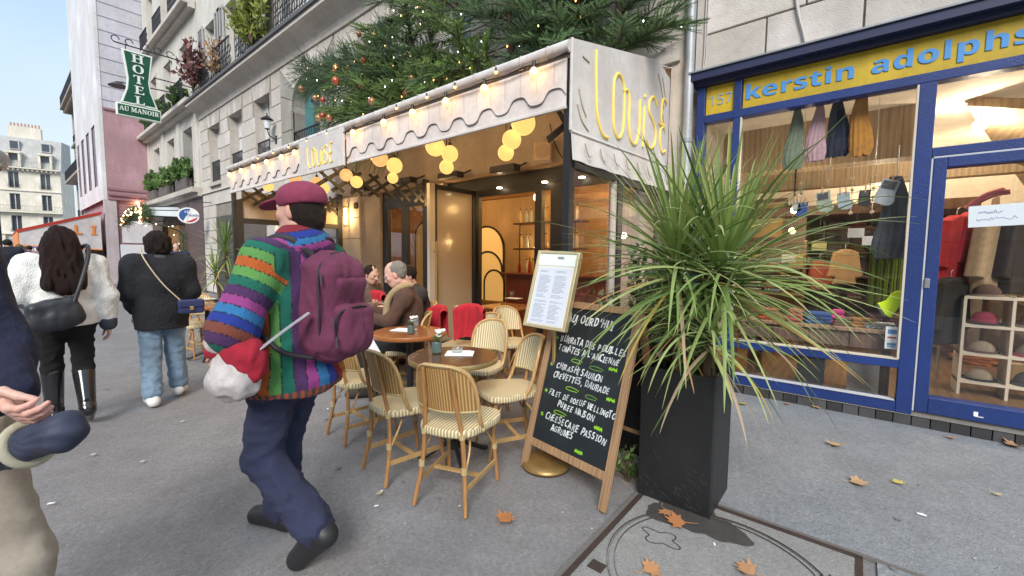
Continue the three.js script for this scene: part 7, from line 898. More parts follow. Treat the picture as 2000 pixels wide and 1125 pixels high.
// joints in the person's own frame: x to their left, y up, z forward
function stand(o = {}) { return { pelvis: V(0, 0.95, 0), chest: V(0, 1.26, 0.0), neck: V(0, 1.46, 0.01), head: V(0, 1.61, 0.03), shL: V(0.185, 1.4, 0), elL: V(0.25, 1.12, -0.03), haL: V(0.24, 0.86, 0.05), shR: V(-0.185, 1.4, 0), elR: V(-0.25, 1.12, -0.03), haR: V(-0.24, 0.86, 0.05), hipL: V(0.09, 0.92, 0), knL: V(0.1, 0.5, 0.03), anL: V(0.1, 0.09, 0), toL: V(0.12, 0.03, 0.16), hipR: V(-0.09, 0.92, 0), knR: V(-0.1, 0.5, 0.03), anR: V(-0.1, 0.09, 0), toR: V(-0.12, 0.03, 0.16), ...o }; }
function bodyPrims(J, e = 0) { return [cap(J.pelvis, J.chest, 0.125 + e, 0.13 + e, 0.06, [1.15, 1, 0.85]), cap(J.shL, J.shR, 0.07 + e, 0.07 + e, 0.09), cap(J.chest, J.neck, 0.11 + e, 0.055, 0.08), cap(J.neck, J.head, 0.054, 0.05, 0.03), cap(J.shL, J.elL, 0.052, 0.042, 0.04), cap(J.elL, J.haL, 0.042, 0.027, 0.02), cap(J.shR, J.elR, 0.052, 0.042, 0.04), cap(J.elR, J.haR, 0.042, 0.027, 0.02), cap(J.hipL, J.hipR, 0.11, 0.11, 0.06), cap(J.hipL, J.knL, 0.085, 0.055, 0.05), cap(J.knL, J.anL, 0.055, 0.038, 0.03), cap(J.hipR, J.knR, 0.085, 0.055, 0.02), cap(J.knR, J.anR, 0.055, 0.038, 0.03), cap(J.anL, J.toL, 0.036, 0.026, 0.03), cap(J.anR, J.toR, 0.036, 0.026, 0.03)]; }
function person(o) {
  const t = thing('person', o.label, 'person', o.pos, o.turn, o.group), J = o.J, sk = o.skin || [0.5, 0.3, 0.22], sc = o.size || 1; t.scale.setScalar(sc);
  const hq = o.headQ || Q(0, 0, 0), parts = [blob(bodyPrims(J), o.coarse ? 0.022 : 0.014, { color: () => sk }), headGeo(J.head, hq, sk, { cell: o.headCell || 0.006 })];
  for (const s of ['L', 'R']) if (!o.noHands) parts.push(handGeo(J['ha' + s], o['hand' + s] || handQ(J['ha' + s].clone().sub(J['el' + s]), V(0, 0, 1)), sk, o.curl ?? 0.6, s === 'R' ? 1 : -1, o.coarse ? 0.008 : 0.0055));
  mesh('body', parts.map(clean), skinM, t, true); return t;
}
function jacket(t, J, m, o = {}) { // torso, shoulders and sleeves in one, open at hem and cuffs
  const e = o.e || 0.03, w = o.w || 1.25, P = [cap(V(J.pelvis.x, (o.hem ?? 0.82) - 0.02, J.pelvis.z), J.pelvis, 0.14 + e, 0.13 + e, 0.08, [w, 1, 0.95]), cap(J.pelvis, J.chest, 0.13 + e, 0.135 + e, 0.08, [w, 1, 0.95]), cap(J.shL, J.shR, 0.075 + e * 0.7, 0.075 + e * 0.7, 0.1), cap(J.chest, J.neck, 0.12 + e, 0.06, 0.1)]; const a = o.arm || 0.065;
  for (const s of ['L', 'R']) P.push(cap(J['sh' + s], J['el' + s], a + e * 0.7, a + e * 0.3, 0.05), cap(J['el' + s], J['el' + s].clone().lerp(J['ha' + s], 0.93), a + e * 0.3, a * 0.75, 0.03)); if (o.extra) P.push(...o.extra);
  const hem = o.hem ?? 0.82; return mesh('jacket', [blob(P, o.cell || 0.012, { amp: o.amp ?? 0.012, fr: o.fr || 6, fold: o.fold, clip: (x, y, z) => (Math.abs(x) < 0.33 && y < hem + 0.1) ? Math.min(hem - y, 1) * ((o.armFree && o.armFree(x, y, z)) ? 0 : 1) - ((o.armFree && o.armFree(x, y, z)) ? 1 : 0) : -1, color: o.color })], m, t, !!o.color);
}
function trousers(t, J, m, o = {}) { const e = o.e || 0.018, k = o.cuff || 0.065, top = o.top || 0.9; const P = [cap(J.hipL, J.hipR, 0.125 + e, 0.125 + e, 0.06, [1, 1, o.seat || 1]), cap(J.pelvis.clone().add(V(0, 0.12, 0)), J.pelvis, 0.11 + e, 0.12 + e, 0.06, [1.2, 1, 0.9])]; for (const s of ['L', 'R']) P.push(cap(J['hip' + s], J['kn' + s], 0.094 + e, 0.066 + e, s === 'L' ? 0.05 : 0.015), cap(J['kn' + s], J['kn' + s].clone().lerp(J['an' + s], o.len || 0.97), 0.066 + e, k, 0.03)); return mesh('trousers', [blob(P, o.cell || 0.012, { amp: o.amp ?? 0.014, fold: (x, y, z) => { const q = 1 - Math.abs(simplex(x * 7 + y * 3, y * 6.5 - x * 2, z * 7)), p = 1 - Math.abs(simplex(x * 3, y * 14, z * 3 + 9)); return 0.75 * q * q + 0.4 * p * p * p - 0.55; }, clip: o.sit ? null : (x, y) => y - top })], m, t); }
function shoes(t, J, m, o = {}) { for (const s of ['L', 'R']) { const a = J['an' + s], b = J['to' + s], heel = a.clone().lerp(b, -0.28); heel.y = Math.max(0.035, a.y - 0.05); if (o.pointDown && s === o.pointDown) heel.copy(a).add(V(0, -0.02, -0.05)); mesh(o.name || 'shoe', [blob([cap(heel, b, 0.048, 0.044, 0.03), cap(a.clone().add(V(0, 0.02, 0)), a.clone().lerp(heel, 0.6), 0.056, 0.05, 0.03), cap(a, b, 0.05, 0.04, 0.03)], 0.008, { clip: (x, y) => 0.002 - y })], m, t); } }
// ---- walking man in the striped jumper
{
  const O = V(-2.1, 0, -0.87), turn = Math.atan2(-0.92, 0.4), J = stand({ pelvis: V(0, 0.93, -0.02), chest: V(0, 1.25, -0.05), neck: V(0, 1.47, -0.09), head: V(0.0, 1.635, -0.085), shL: V(0.19, 1.4, -0.07), elL: V(0.33, 1.12, -0.04), haL: V(0.17, 0.99, 0.22), shR: V(-0.19, 1.4, -0.06), elR: V(-0.3, 1.13, 0.02), haR: V(-0.22, 1.0, 0.26), hipL: V(0.095, 0.9, -0.02), knL: V(0.12, 0.49, 0.06), anL: V(0.13, 0.2, -0.25), toL: V(0.13, 0.04, -0.14), hipR: V(-0.095, 0.9, 0), knR: V(-0.09, 0.5, 0.13), anR: V(-0.08, 0.09, 0.16), toR: V(-0.09, 0.03, 0.33) });
  const t = person({ label: 'person in bright striped jumper and maroon cap walking past with a purple backpack', pos: O.toArray(), turn, J, skin: [0.55, 0.33, 0.26], headQ: Q(0.05, 0.1, 0) });
  const BK = [0.012, 0.012, 0.016], col = { pu: [0.085, 0.03, 0.12], te: [0.012, 0.16, 0.11], lg: [0.13, 0.36, 0.09], or: [0.58, 0.13, 0.025], ma: [0.36, 0.06, 0.27], lb: [0.035, 0.2, 0.46], bl: [0.02, 0.045, 0.32], rd: [0.26, 0.022, 0.04], br: [0.22, 0.06, 0.04] };
  for (const k in col) col[k] = col[k].map((v) => v * 0.72);
  const sleeve = ['ma', 'pu', 'te', 'lg', 'or', 'lg', 'te', 'pu', 'ma', 'lb', 'bl', 'br', 'pu', 'te', 'lg', 'or'].map((k) => col[k]), body = ['te', 'pu', 'ma', 'lb', 'bl', 'rd', 'or', 'lg', 'te', 'pu', 'ma', 'lb', 'bl', 'rd', 'or', 'lg'].map((k) => col[k]);
  const pick = (l, s) => { const i = Math.floor(s), f = s - i; return f < 0.08 ? BK : l[((i % l.length) + l.length) % l.length]; };
  const m = new THREE.MeshPhysicalMaterial({ color: 0xffffff, vertexColors: true, roughness: 1, sheen: 0.25, sheenColor: C(0.2, 0.2, 0.2), sheenRoughness: 0.6, bumpMap: rep(T.fleece, 0.05), bumpScale: 0.0022 });
  const e = 0.025, P = [cap(V(0, 0.87, -0.02), J.pelvis, 0.192 + e, 0.15 + e, 0.08, [1.15, 1, 1]), cap(J.pelvis, J.chest, 0.135 + e, 0.14 + e, 0.08, [1.18, 1, 1]), cap(J.shL, J.shR, 0.1, 0.1, 0.1), cap(J.chest, J.neck, 0.15, 0.075, 0.1), cap(J.shL, J.elL, 0.088, 0.088, 0.03), cap(J.elL, J.haL, 0.088, 0.052, 0.04), cap(J.shR, J.elR, 0.1, 0.09, 0.03), cap(J.elR, J.haR, 0.09, 0.055, 0.03), ell(V(0, 1.49, -0.11), [0.13, 0.085, 0.125], 0.03, [-0.25, 0, 0])];
  const hem = 0.8, jm = blob(P, 0.0075, { amp: 0.012, fr: 6, clip: (x, y, z) => y < hem + 0.1 ? hem - y - 0.01 * Math.sin(x * 20) : -1, color: (x, y, z, n, h) => { if (n === 4 || (n === 2 && x > 0.1 && z > -0.16)) { const ax = J.elL.x - 0.1, ay = J.elL.y - 1.49, az = J.elL.z + 0.08; return pick(sleeve, 0.2 + 11 * Math.max(0, ((x - 0.1) * ax + (y - 1.49) * ay + (z + 0.08) * az) / (ax * ax + ay * ay + az * az))); } if (n === 5) return pick(sleeve, 11.2 + h * 7); if (n === 6) return pick(sleeve, h * 6); if (n === 7) return pick(sleeve, 6 + h * 6); if (n === 8) return pick(body, y * 34 + x * 9); const a = Math.atan2(x * 0.9, -(z - 0.01)); return y < hem + 0.035 ? [[0.3, 0.06, 0.03], [0.05, 0.05, 0.05]][Math.floor(a * 16) & 1] : pick(body, 12 - a * 4.9 + 0.25 * y); } });
  jm.setAttribute('uv', new THREE.BufferAttribute(new Float32Array(jm.attributes.position.count * 2), 2)); { const g = boxUV(jm.toNonIndexed()); mesh('jumper', [g], m, t, true); }
  trousers(t, J, clothM([0.045, 0.054, 0.125]), { e: 0.016, cuff: 0.085, amp: 0.017, cell: 0.01, len: 0.94 }); shoes(t, J, M([0.018, 0.018, 0.02], { roughness: 0.5 }), { pointDown: 'L' });
  const hc = J.head; mesh('hair', [blob([ell(hc.clone().add(V(0, -0.0, -0.035)), [0.084, 0.085, 0.085], 0.02), cap(hc.clone().add(V(0, -0.05, -0.06)), hc.clone().add(V(0, -0.095, -0.055)), 0.06, 0.045, 0.03)], 0.008, { amp: 0.006, fr: 30, clip: (x, y, z) => (z - hc.z) - 0.012 })], hairM([0.03, 0.022, 0.018]), t);
  mesh('cap', [blob([ell(hc.clone().add(V(0, 0.055, -0.014)), [0.098, 0.082, 0.12], 0.02)], 0.008, { amp: 0.005, fr: 14, clip: (x, y, z) => hc.y + 0.018 - y - (z - hc.z) * 0.12 }), blob([ell(hc.clone().add(V(0, 0.035, 0.13)), [0.075, 0.012, 0.085], 0.01, [0.3, 0, 0])], 0.006)], clothM([0.34, 0.055, 0.12], { bump: 0.001 }), t);
  t.updateMatrixWorld(true);
}
// ---- backpack and bag of the walking man (things of their own, carried by him)
{
  const O = [-2.1, 0, -0.87], turn = Math.atan2(-0.92, 0.4), b = thing('backpack', 'purple fabric backpack with dark zips on the back of the striped jumper', 'backpack', O, turn), mt = clothM([0.24, 0.05, 0.125], { roughness: 0.8 }), dk = M([0.02, 0.016, 0.022], { roughness: 0.7 });
  mesh('main_bag', [blob([boxp(V(-0.02, 1.2, -0.255), [0.18, 0.25, 0.11], 0.1, 0.05, [-0.08, 0, 0.04]), ell(V(-0.02, 1.06, -0.29), [0.17, 0.14, 0.13], 0.06), ell(V(-0.02, 1.36, -0.24), [0.13, 0.1, 0.1], 0.06)], 0.008, { amp: 0.014, fr: 9 })], mt, b);
  mesh('front_pocket', [blob([boxp(V(-0.03, 1.09, -0.375), [0.135, 0.12, 0.055], 0.05, 0.03, [-0.08, 0, 0.04]), ell(V(-0.03, 1.05, -0.39), [0.12, 0.08, 0.055], 0.05)], 0.008, { amp: 0.01, fr: 11 })], mt, b);
  mesh('upper_pocket', [blob([boxp(V(-0.03, 1.27, -0.35), [0.12, 0.075, 0.03], 0.028, 0.03, [-0.25, 0, 0.04])], 0.008, { amp: 0.008, fr: 11 })], mt, b);
  mesh('zip', [tube([V(0.12, 1.06, -0.385), V(0.115, 1.17, -0.4), V(-0.03, 1.2, -0.425), V(-0.165, 1.17, -0.4)], 0.006, 30, 5)], dk, b); mesh('zip', [tube([V(0.145, 1.0, -0.31), V(0.165, 1.2, -0.33), V(0.13, 1.4, -0.31), V(-0.02, 1.46, -0.3), V(-0.16, 1.4, -0.3)], 0.006, 40, 5)], dk, b); mesh('zip', [tube([V(0.1, 1.32, -0.355), V(-0.03, 1.345, -0.365), V(-0.15, 1.31, -0.36)], 0.006, 24, 5)], dk, b);
  mesh('strap', [tube([V(0.06, 1.43, -0.2), V(0.115, 1.5, -0.13), V(0.135, 1.49, -0.04), V(0.14, 1.38, 0.07), V(0.15, 1.2, 0.1)], 0.024, 30, 6).scale(1, 1, 1)], dk, b); mesh('strap', [tube([V(-0.06, 1.43, -0.2), V(-0.115, 1.5, -0.13), V(-0.135, 1.49, -0.04), V(-0.14, 1.38, 0.07), V(-0.15, 1.2, 0.1)], 0.024, 30, 6)], dk, b);
  mesh('lower_strap', [tube([V(0.12, 0.98, -0.24), V(0.205, 1.02, -0.16), V(0.225, 1.09, -0.08), V(0.2, 1.16, 0.06)], 0.011, 24, 5)], dk, b); mesh('grab_handle', [tube([V(0.035, 1.45, -0.2), V(0.02, 1.5, -0.21), V(-0.06, 1.5, -0.21), V(-0.075, 1.45, -0.2)], 0.009, 20, 6)], dk, b);
  for (const [x, y, z] of [[0.13, 1.07, -0.4], [0.14, 1.16, -0.39], [0.15, 1.36, -0.335]]) mesh('zip_pull', [bar(V(x, y, z), V(x + 0.012, y - 0.05, z - 0.008), 0.005)], M([0.05, 0.04, 0.05]), b);
  for (const m of ['main_bag', 'front_pocket', 'upper_pocket']) for (const c of b.children) if (c.name === m) c.geometry.translate(0.02, -1.2, 0.26).scale(0.88, 0.93, 0.85).translate(-0.02, 1.2, -0.24);
  for (const c of b.children) if (c.name.startsWith('zip')) c.geometry.translate(0.02, -1.2, 0.26).scale(0.88, 0.93, 0.86).translate(-0.02, 1.2, -0.24);
  const g = thing('cloth_bag', 'red and white cloth bag hanging from the forearm of the striped jumper', 'bag', O, turn), wm = clothM([0.78, 0.72, 0.72]), rm = clothM([0.52, 0.02, 0.05]);
  const at0 = V(0.34, 0.975, -0.06); mesh('bag', [blob([ell(at0, [0.075, 0.11, 0.095], 0.04), ell(at0.clone().add(V(0.01, -0.05, 0)), [0.08, 0.075, 0.095], 0.05)], 0.007, { amp: 0.016, fr: 10 })], wm, g); mesh('red_panel', [blob([ell(at0.clone().add(V(-0.01, 0.03, -0.05)), [0.07, 0.1, 0.078], 0.03), cap(at0.clone().add(V(0.04, 0.075, 0.07)), at0.clone().add(V(0.03, 0.075, -0.075)), 0.025, 0.036, 0.03)], 0.007, { amp: 0.014, fr: 12 })], rm, g); mesh('top_fold', [blob([ell(at0.clone().add(V(0.03, 0.11, 0.035)), [0.05, 0.045, 0.055], 0.03)], 0.007, { amp: 0.014, fr: 14 })], wm, g);
  mesh('strap', [ribbon([at0.clone().add(V(0.02, 0.05, -0.07)), V(0.33, 1.05, -0.16), V(0.26, 1.12, -0.22), V(0.18, 1.19, -0.28)], 0.036, 0.006)], clothM([0.62, 0.6, 0.68]), g);
}
// ---- woman in white fleece
{
  const O = ground(142, 824), turn = Math.atan2(-1, -0.02), J = stand({ elL: V(0.29, 1.13, 0.0), haL: V(0.28, 0.92, 0.16), elR: V(-0.26, 1.12, -0.05), haR: V(-0.27, 0.86, -0.02), knL: V(0.1, 0.5, 0.08), anL: V(0.1, 0.09, 0.05), toL: V(0.12, 0.035, 0.22), knR: V(-0.09, 0.47, 0.0), anR: V(-0.09, 0.16, -0.17), toR: V(-0.1, 0.04, -0.06) });
  const t = person({ label: 'person with long dark hair in a white fleece jacket walking away', pos: [O.x, 0, O.z], turn, J, size: 0.945, skin: [0.56, 0.36, 0.27] });
  const fm = M([0.84, 0.83, 0.8], { roughness: 1, bump: 0.005, bumpTex: T.fleece, bs: 0.085, sheen: 0.5, sheenColor: C(0.8, 0.8, 0.8) });
  jacket(t, J, fm, { e: 0.04, arm: 0.072, hem: 0.88, w: 1.15, amp: 0.016, fr: 8 }); trousers(t, J, clothM([0.012, 0.012, 0.014]), { e: 0.004, cuff: 0.055 });
  for (const s of ['L', 'R']) mesh('boot', [blob([cap(J['kn' + s].clone().lerp(J['an' + s], 0.12), J['an' + s], 0.076, 0.056, 0.03), cap(J['an' + s].clone().add(V(0, -0.03, -0.02)), J['to' + s], 0.055, 0.042, 0.03)], 0.009, { clip: (x, y) => 0.002 - y })], M([0.012, 0.012, 0.014], { roughness: 0.16, clearcoat: 0.8 }), t);
  for (const s of ['L', 'R']) { const d = J['ha' + s].clone().sub(J['el' + s]); mesh('cuff', [blob([cap(J['el' + s].clone().addScaledVector(d, 0.86), J['el' + s].clone().addScaledVector(d, 0.98), 0.066, 0.064, 0.01)], 0.01)], M([0.05, 0.055, 0.075]), t); }
  const h = J.head; mesh('hair', [blob([ell(h.clone().add(V(0, 0.025, -0.025)), [0.098, 0.115, 0.112], 0.03), cap(h.clone().add(V(-0.04, -0.04, -0.07)), h.clone().add(V(-0.08, -0.36, -0.2)), 0.085, 0.06, 0.05), cap(h.clone().add(V(0.04, -0.04, -0.07)), h.clone().add(V(0.08, -0.36, -0.2)), 0.085, 0.06, 0.05), cap(h.clone().add(V(0, -0.04, -0.08)), h.clone().add(V(0, -0.4, -0.21)), 0.085, 0.06, 0.05), cap(h.clone().add(V(-0.08, -0.05, 0.0)), h.clone().add(V(-0.13, -0.34, 0.02)), 0.04, 0.025, 0.04)], 0.008, { amp: 0.02, fold: (x, y, z) => 0.6 * Math.sin(x * 75 + 2.5 * simplex(x * 8, y * 4, z * 8)) * 0.35 + simplex(x * 22, y * 2.5, z * 22) * 0.5, clip: (x, y, z) => (z - h.z) - 0.07 })], hairM([0.026, 0.013, 0.012]), t);
  const b = thing('shoulder_bag', 'slouchy black leather shoulder bag across the white fleece jacket', 'bag', [O.x, 0, O.z], turn), lm = M([0.022, 0.024, 0.032], { roughness: 0.5 });
  mesh('bag', [blob([boxp(V(0.06, 0.96, -0.24), [0.15, 0.11, 0.06], 0.05, 0.04, [0, 0.15, -0.22]), ell(V(0.09, 0.9, -0.25), [0.17, 0.09, 0.075], 0.05, [0, 0.15, -0.15])], 0.01, { amp: 0.016, fr: 6 })], lm, b); mesh('strap', [tube([V(-0.04, 1.04, -0.27), V(-0.09, 1.2, -0.245), V(-0.15, 1.42, -0.12), V(-0.15, 1.5, 0.0), V(-0.08, 1.42, 0.14)], 0.016, 30, 6)], lm, b); mesh('strap', [tube([V(0.2, 1.0, -0.2), V(0.235, 1.02, -0.05), V(0.1, 1.15, 0.2)], 0.014, 20, 6)], lm, b);
}
// ---- person in black fleece and light jeans
{
  const O = ground(325, 782), turn = Math.atan2(-0.98, -0.12), J = stand({ elL: V(0.24, 1.13, -0.02), haL: V(0.2, 0.93, 0.18), elR: V(-0.24, 1.13, -0.02), haR: V(-0.2, 0.93, 0.18), knL: V(0.1, 0.5, 0.0), anL: V(0.11, 0.09, -0.1), toL: V(0.13, 0.035, 0.05), knR: V(-0.1, 0.5, 0.1), anR: V(-0.12, 0.11, 0.14), toR: V(-0.16, 0.04, 0.28) });
  const t = person({ label: 'person with short dark hair in a black jacket and light blue jeans walking away', pos: [O.x, 0, O.z], turn, J, size: 0.945, skin: [0.5, 0.32, 0.24] });
  jacket(t, J, M([0.014, 0.015, 0.019], { roughness: 1, bump: 0.005, bumpTex: T.fleece, bs: 0.2 }), { e: 0.045, arm: 0.075, hem: 0.76, w: 1.16, amp: 0.012, fr: 6 }); mesh('collar', [blob([ell(V(0, 1.475, 0.0), [0.105, 0.05, 0.1], 0.02)], 0.01)], M([0.06, 0.06, 0.065], { roughness: 1 }), t);
  trousers(t, J, clothM([0.3, 0.44, 0.62], { tex: 'streak', size: 0.5 }), { e: 0.018, top: 0.79, cuff: 0.085, len: 0.9 }); shoes(t, J, M([0.75, 0.74, 0.72], { roughness: 0.6 }));
  const h = J.head; mesh('hair', [blob([ell(h.clone().add(V(0, 0.02, -0.02)), [0.112, 0.115, 0.118], 0.03), ell(h.clone().add(V(0, -0.05, -0.05)), [0.1, 0.075, 0.085], 0.04)], 0.008, { amp: 0.016, fold: (x, y, z) => simplex(x * 26, y * 9, z * 26) * 0.7 + simplex(x * 9, y * 7, z * 9) * 0.5, clip: (x, y, z) => (z - h.z) - 0.075 })], hairM([0.022, 0.015, 0.014]), t);
  const b = thing('small_handbag', 'small navy handbag with gold clasp hanging at the hip of the black jacket', 'handbag', [O.x, 0, O.z], turn), nv = M([0.025, 0.03, 0.1], { roughness: 0.45 });
  mesh('bag', [rb(-0.3, -0.1, 0.87, 1.0, -0.3, -0.22, 0.02)], nv, b); mesh('flap', [rb(-0.302, -0.098, 0.925, 1.004, -0.31, -0.225, 0.018)], nv, b); mesh('clasp', [rb(-0.215, -0.185, 0.905, 0.94, -0.318, -0.305, 0.005)], mats.brass, b); mesh('strap', [tube([V(-0.12, 1.0, -0.26), V(0.0, 1.16, -0.235), V(0.12, 1.4, -0.14), V(0.13, 1.49, -0.01)], 0.006, 30, 6)], M([0.5, 0.4, 0.28]), b);
}
// ---- person at the left edge: navy coat, cream trousers, hand on a rolled pouch
{
  const W = (px, py, d) => at(px, py, d), t = thing('person', 'person in navy coat and cream trousers cut off by the left edge', 'person'), sk = [0.6, 0.36, 0.29];
  const sh = V(-2.02, 1.4, 0.1), el = V(-1.885, 1.14, 0.02), wr = W(16, 782, 1.12), pel = V(-2.0, 0.95, 0.2), hipR = V(-1.98, 0.9, 0.1), knR = V(-1.88, 0.52, 0.02), anR = V(-1.86, 0.1, 0.04), hipL = V(-2.02, 0.9, 0.35), knL = V(-2.16, 0.5, 0.36), anL = V(-2.2, 0.09, 0.36), neck = V(-2.08, 1.47, 0.36), head = neck.clone().add(V(-0.04, 0.17, 0)), shL = V(-2.06, 1.4, 0.55), elL = V(-2.02, 1.1, 0.62), haL = V(-2.14, 0.88, 0.6);
  const J = { pelvis: pel, chest: pel.clone().lerp(neck, 0.6), neck, head, shR: sh, elR: el, haR: wr, shL, elL, haL, hipR, knR, anR, toR: anR.clone().add(V(-0.18, -0.05, 0)), hipL, knL, anL, toL: anL.clone().add(V(-0.18, -0.05, 0)) };
  const hd = W(64, 850, 1.03).sub(wr), hq = handQ(hd, V(0.2, 0.8, 0.55));
  mesh('body', [blob(bodyPrims(J), 0.014, { color: () => sk }), headGeo(head, new THREE.Quaternion().setFromEuler(new THREE.Euler(0, -Math.PI / 2, 0)), sk), handGeo(wr, hq, sk, 0.85, 1, 0.004)].map(clean), skinM, t, true);
  const nm = M([0.012, 0.015, 0.045], { roughness: 0.9, tex: 'mottle', size: 0.4, bump: 0.003, bumpTex: T.fleece, bs: 0.3 });
  mesh('coat', [blob([cap(sh, el, 0.1, 0.083, 0.05), cap(el, el.clone().lerp(wr, 0.82), 0.083, 0.066, 0.03), cap(J.chest, pel, 0.15, 0.155, 0.08, [0.9, 1, 1.15]), cap(pel, pel.clone().add(V(0, -0.12, 0)), 0.155, 0.16, 0.05, [0.9, 1, 1.15]), cap(sh, shL, 0.095, 0.095, 0.08), cap(shL, elL, 0.09, 0.08, 0.05), cap(elL, haL, 0.08, 0.06, 0.03), cap(J.chest, neck, 0.13, 0.07, 0.08)], 0.01, { amp: 0.014, fr: 7 })], nm, t);
  mesh('trousers', [blob([cap(hipL, hipR, 0.13, 0.13, 0.06), cap(hipR, knR, 0.11, 0.085, 0.05), cap(knR, anR, 0.085, 0.085, 0.03), cap(hipL, knL, 0.115, 0.085, 0.04), cap(knL, anL, 0.085, 0.085, 0.03)], 0.01, { amp: 0.0035, fold: (x, y, z) => 0.7 * Math.sin(y * 45 + 5 * simplex(x * 6, y * 5, z * 6)) + simplex(x * 7, y * 7, z * 7) })], clothM([0.66, 0.58, 0.47]), t);
  shoes(t, J, M([0.06, 0.04, 0.03]));
  const h = head; mesh('hair', [blob([ell(h.clone().add(V(0.03, 0.03, 0)), [0.1, 0.1, 0.09], 0.02)], 0.01)], hairM([0.04, 0.03, 0.02]), t);
  const p = thing('folded_umbrella', 'dark blue folded pocket umbrella with a cream strap held at the left edge', 'umbrella'), a = W(12, 882, 1.15), b = W(124, 842, 1.1), d = b.clone().sub(a);
  mesh('cloth', [blob([cap(a, b, 0.05, 0.044, 0.02), ell(b, [0.04, 0.045, 0.04], 0.03)], 0.005, { amp: 0.004, fold: (x, y, z) => Math.sin(14 * Math.atan2(y - a.y - (x - a.x) * d.y / d.x, z - a.z)) * 0.5 + simplex(x * 12, y * 12, z * 12) * 0.6 })], M([0.04, 0.05, 0.095], { roughness: 0.7, tex: 'mottle', size: 0.2 }), p);
  { const c = a.clone().addScaledVector(d, 0.42), g = new THREE.TorusGeometry(0.052, 0.013, 8, 30); g.applyQuaternion(new THREE.Quaternion().setFromUnitVectors(V(0, 0, 1), d.clone().normalize())); mesh('strap', [tr(g, c.x, c.y, c.z)], clothM([0.7, 0.66, 0.5]), p); }
  mesh('handle', [bar(a.clone().addScaledVector(d, -0.35), a.clone().addScaledVector(d, -0.05), 0.024, 0.03, 14)], M([0.02, 0.02, 0.022]), p);
}
// ---- seated diners
function sitter(o) { const J = { pelvis: V(0, 0.53, -0.06), chest: V(0, 0.83, -0.02), neck: V(0, 1.04, 0.05), head: V(0, 1.18, 0.1), shL: V(0.19, 0.97, 0.0), elL: V(0.27, 0.74, 0.14), haL: V(0.13, 0.8, 0.4), shR: V(-0.19, 0.97, 0.0), elR: V(-0.27, 0.74, 0.14), haR: V(-0.1, 0.82, 0.4), hipL: V(0.09, 0.52, -0.02), knL: V(0.12, 0.5, 0.4), anL: V(0.12, 0.09, 0.36), toL: V(0.13, 0.03, 0.52), hipR: V(-0.09, 0.52, -0.02), knR: V(-0.12, 0.5, 0.4), anR: V(-0.12, 0.09, 0.36), toR: V(-0.13, 0.03, 0.52), ...(o.J || {}) };
  const t = person({ ...o, J, headQ: o.headQ || Q(0.25, 0, 0), headCell: 0.005 }); jacket(t, J, o.coat, { e: 0.012, arm: 0.062, hem: 0.46, amp: 0.016, fr: 8, w: 1.12 }); trousers(t, J, o.legs || clothM([0.03, 0.03, 0.035]), { sit: true }); shoes(t, J, M([0.03, 0.025, 0.02])); return [t, J]; }
{
  const p = at(792, 600, 4.45), turn = Math.atan2(-0.62, 0.78), [t, J] = sitter({ label: 'seated elderly person with grey hair in a brown jacket reading papers', pos: [p.x, 0, p.z], turn, coat: clothM([0.13, 0.07, 0.048]), skin: [0.62, 0.36, 0.29], size: 1.05, curl: 0.8, headQ: Q(0.42, 0, 0) });
  const h = J.head; mesh('hair', [blob([ell(h.clone().add(V(0, 0.035, -0.035)), [0.085, 0.088, 0.1], 0.02), ell(h.clone().add(V(0, -0.02, -0.055)), [0.083, 0.06, 0.052], 0.03)], 0.006, { amp: 0.006, fr: 30, clip: (x, y, z) => (z - h.z) - 0.002 - (y - h.y) * 0.75 })], hairM([0.3, 0.28, 0.26]), t).geometry.translate(-h.x, -h.y, -h.z).applyQuaternion(Q(0.42, 0, 0)).translate(h.x, h.y, h.z);
  mesh('shirt', [blob([cap(V(0, 0.7, 0.135), V(0, 1.0, 0.085), 0.055, 0.05, 0.03), ell(V(0, 1.02, 0.05), [0.082, 0.045, 0.08], 0.02)], 0.008)], clothM([0.75, 0.74, 0.74]), t); for (const s of [-1, 1]) mesh('scarf', [tube([V(s * 0.05, 1.08, -0.06), V(s * 0.095, 1.06, 0.04), V(s * 0.075, 0.95, 0.15), V(s * 0.075, 0.72, 0.19)], 0.034, 24, 8)], clothM([0.58, 0.43, 0.24]), t); mesh('chest_badge', [rb(0.1, 0.165, 0.855, 0.895, 0.145, 0.158, 0.004).rotateY(0.25)], mats.paper, t);
  mesh('spectacles', [tr(new THREE.TorusGeometry(0.019, 0.002, 6, 18), -0.031, 0, 0.1), tr(new THREE.TorusGeometry(0.019, 0.002, 6, 18), 0.031, 0, 0.1), bar(V(-0.05, 0.003, 0.095), V(-0.08, 0.0, 0.0), 0.002), bar(V(0.05, 0.003, 0.095), V(0.08, 0.0, 0.0), 0.002)].map((g) => g.applyQuaternion(Q(0.42, 0, 0)).translate(h.x, h.y, h.z)), mats.silver, t);
}
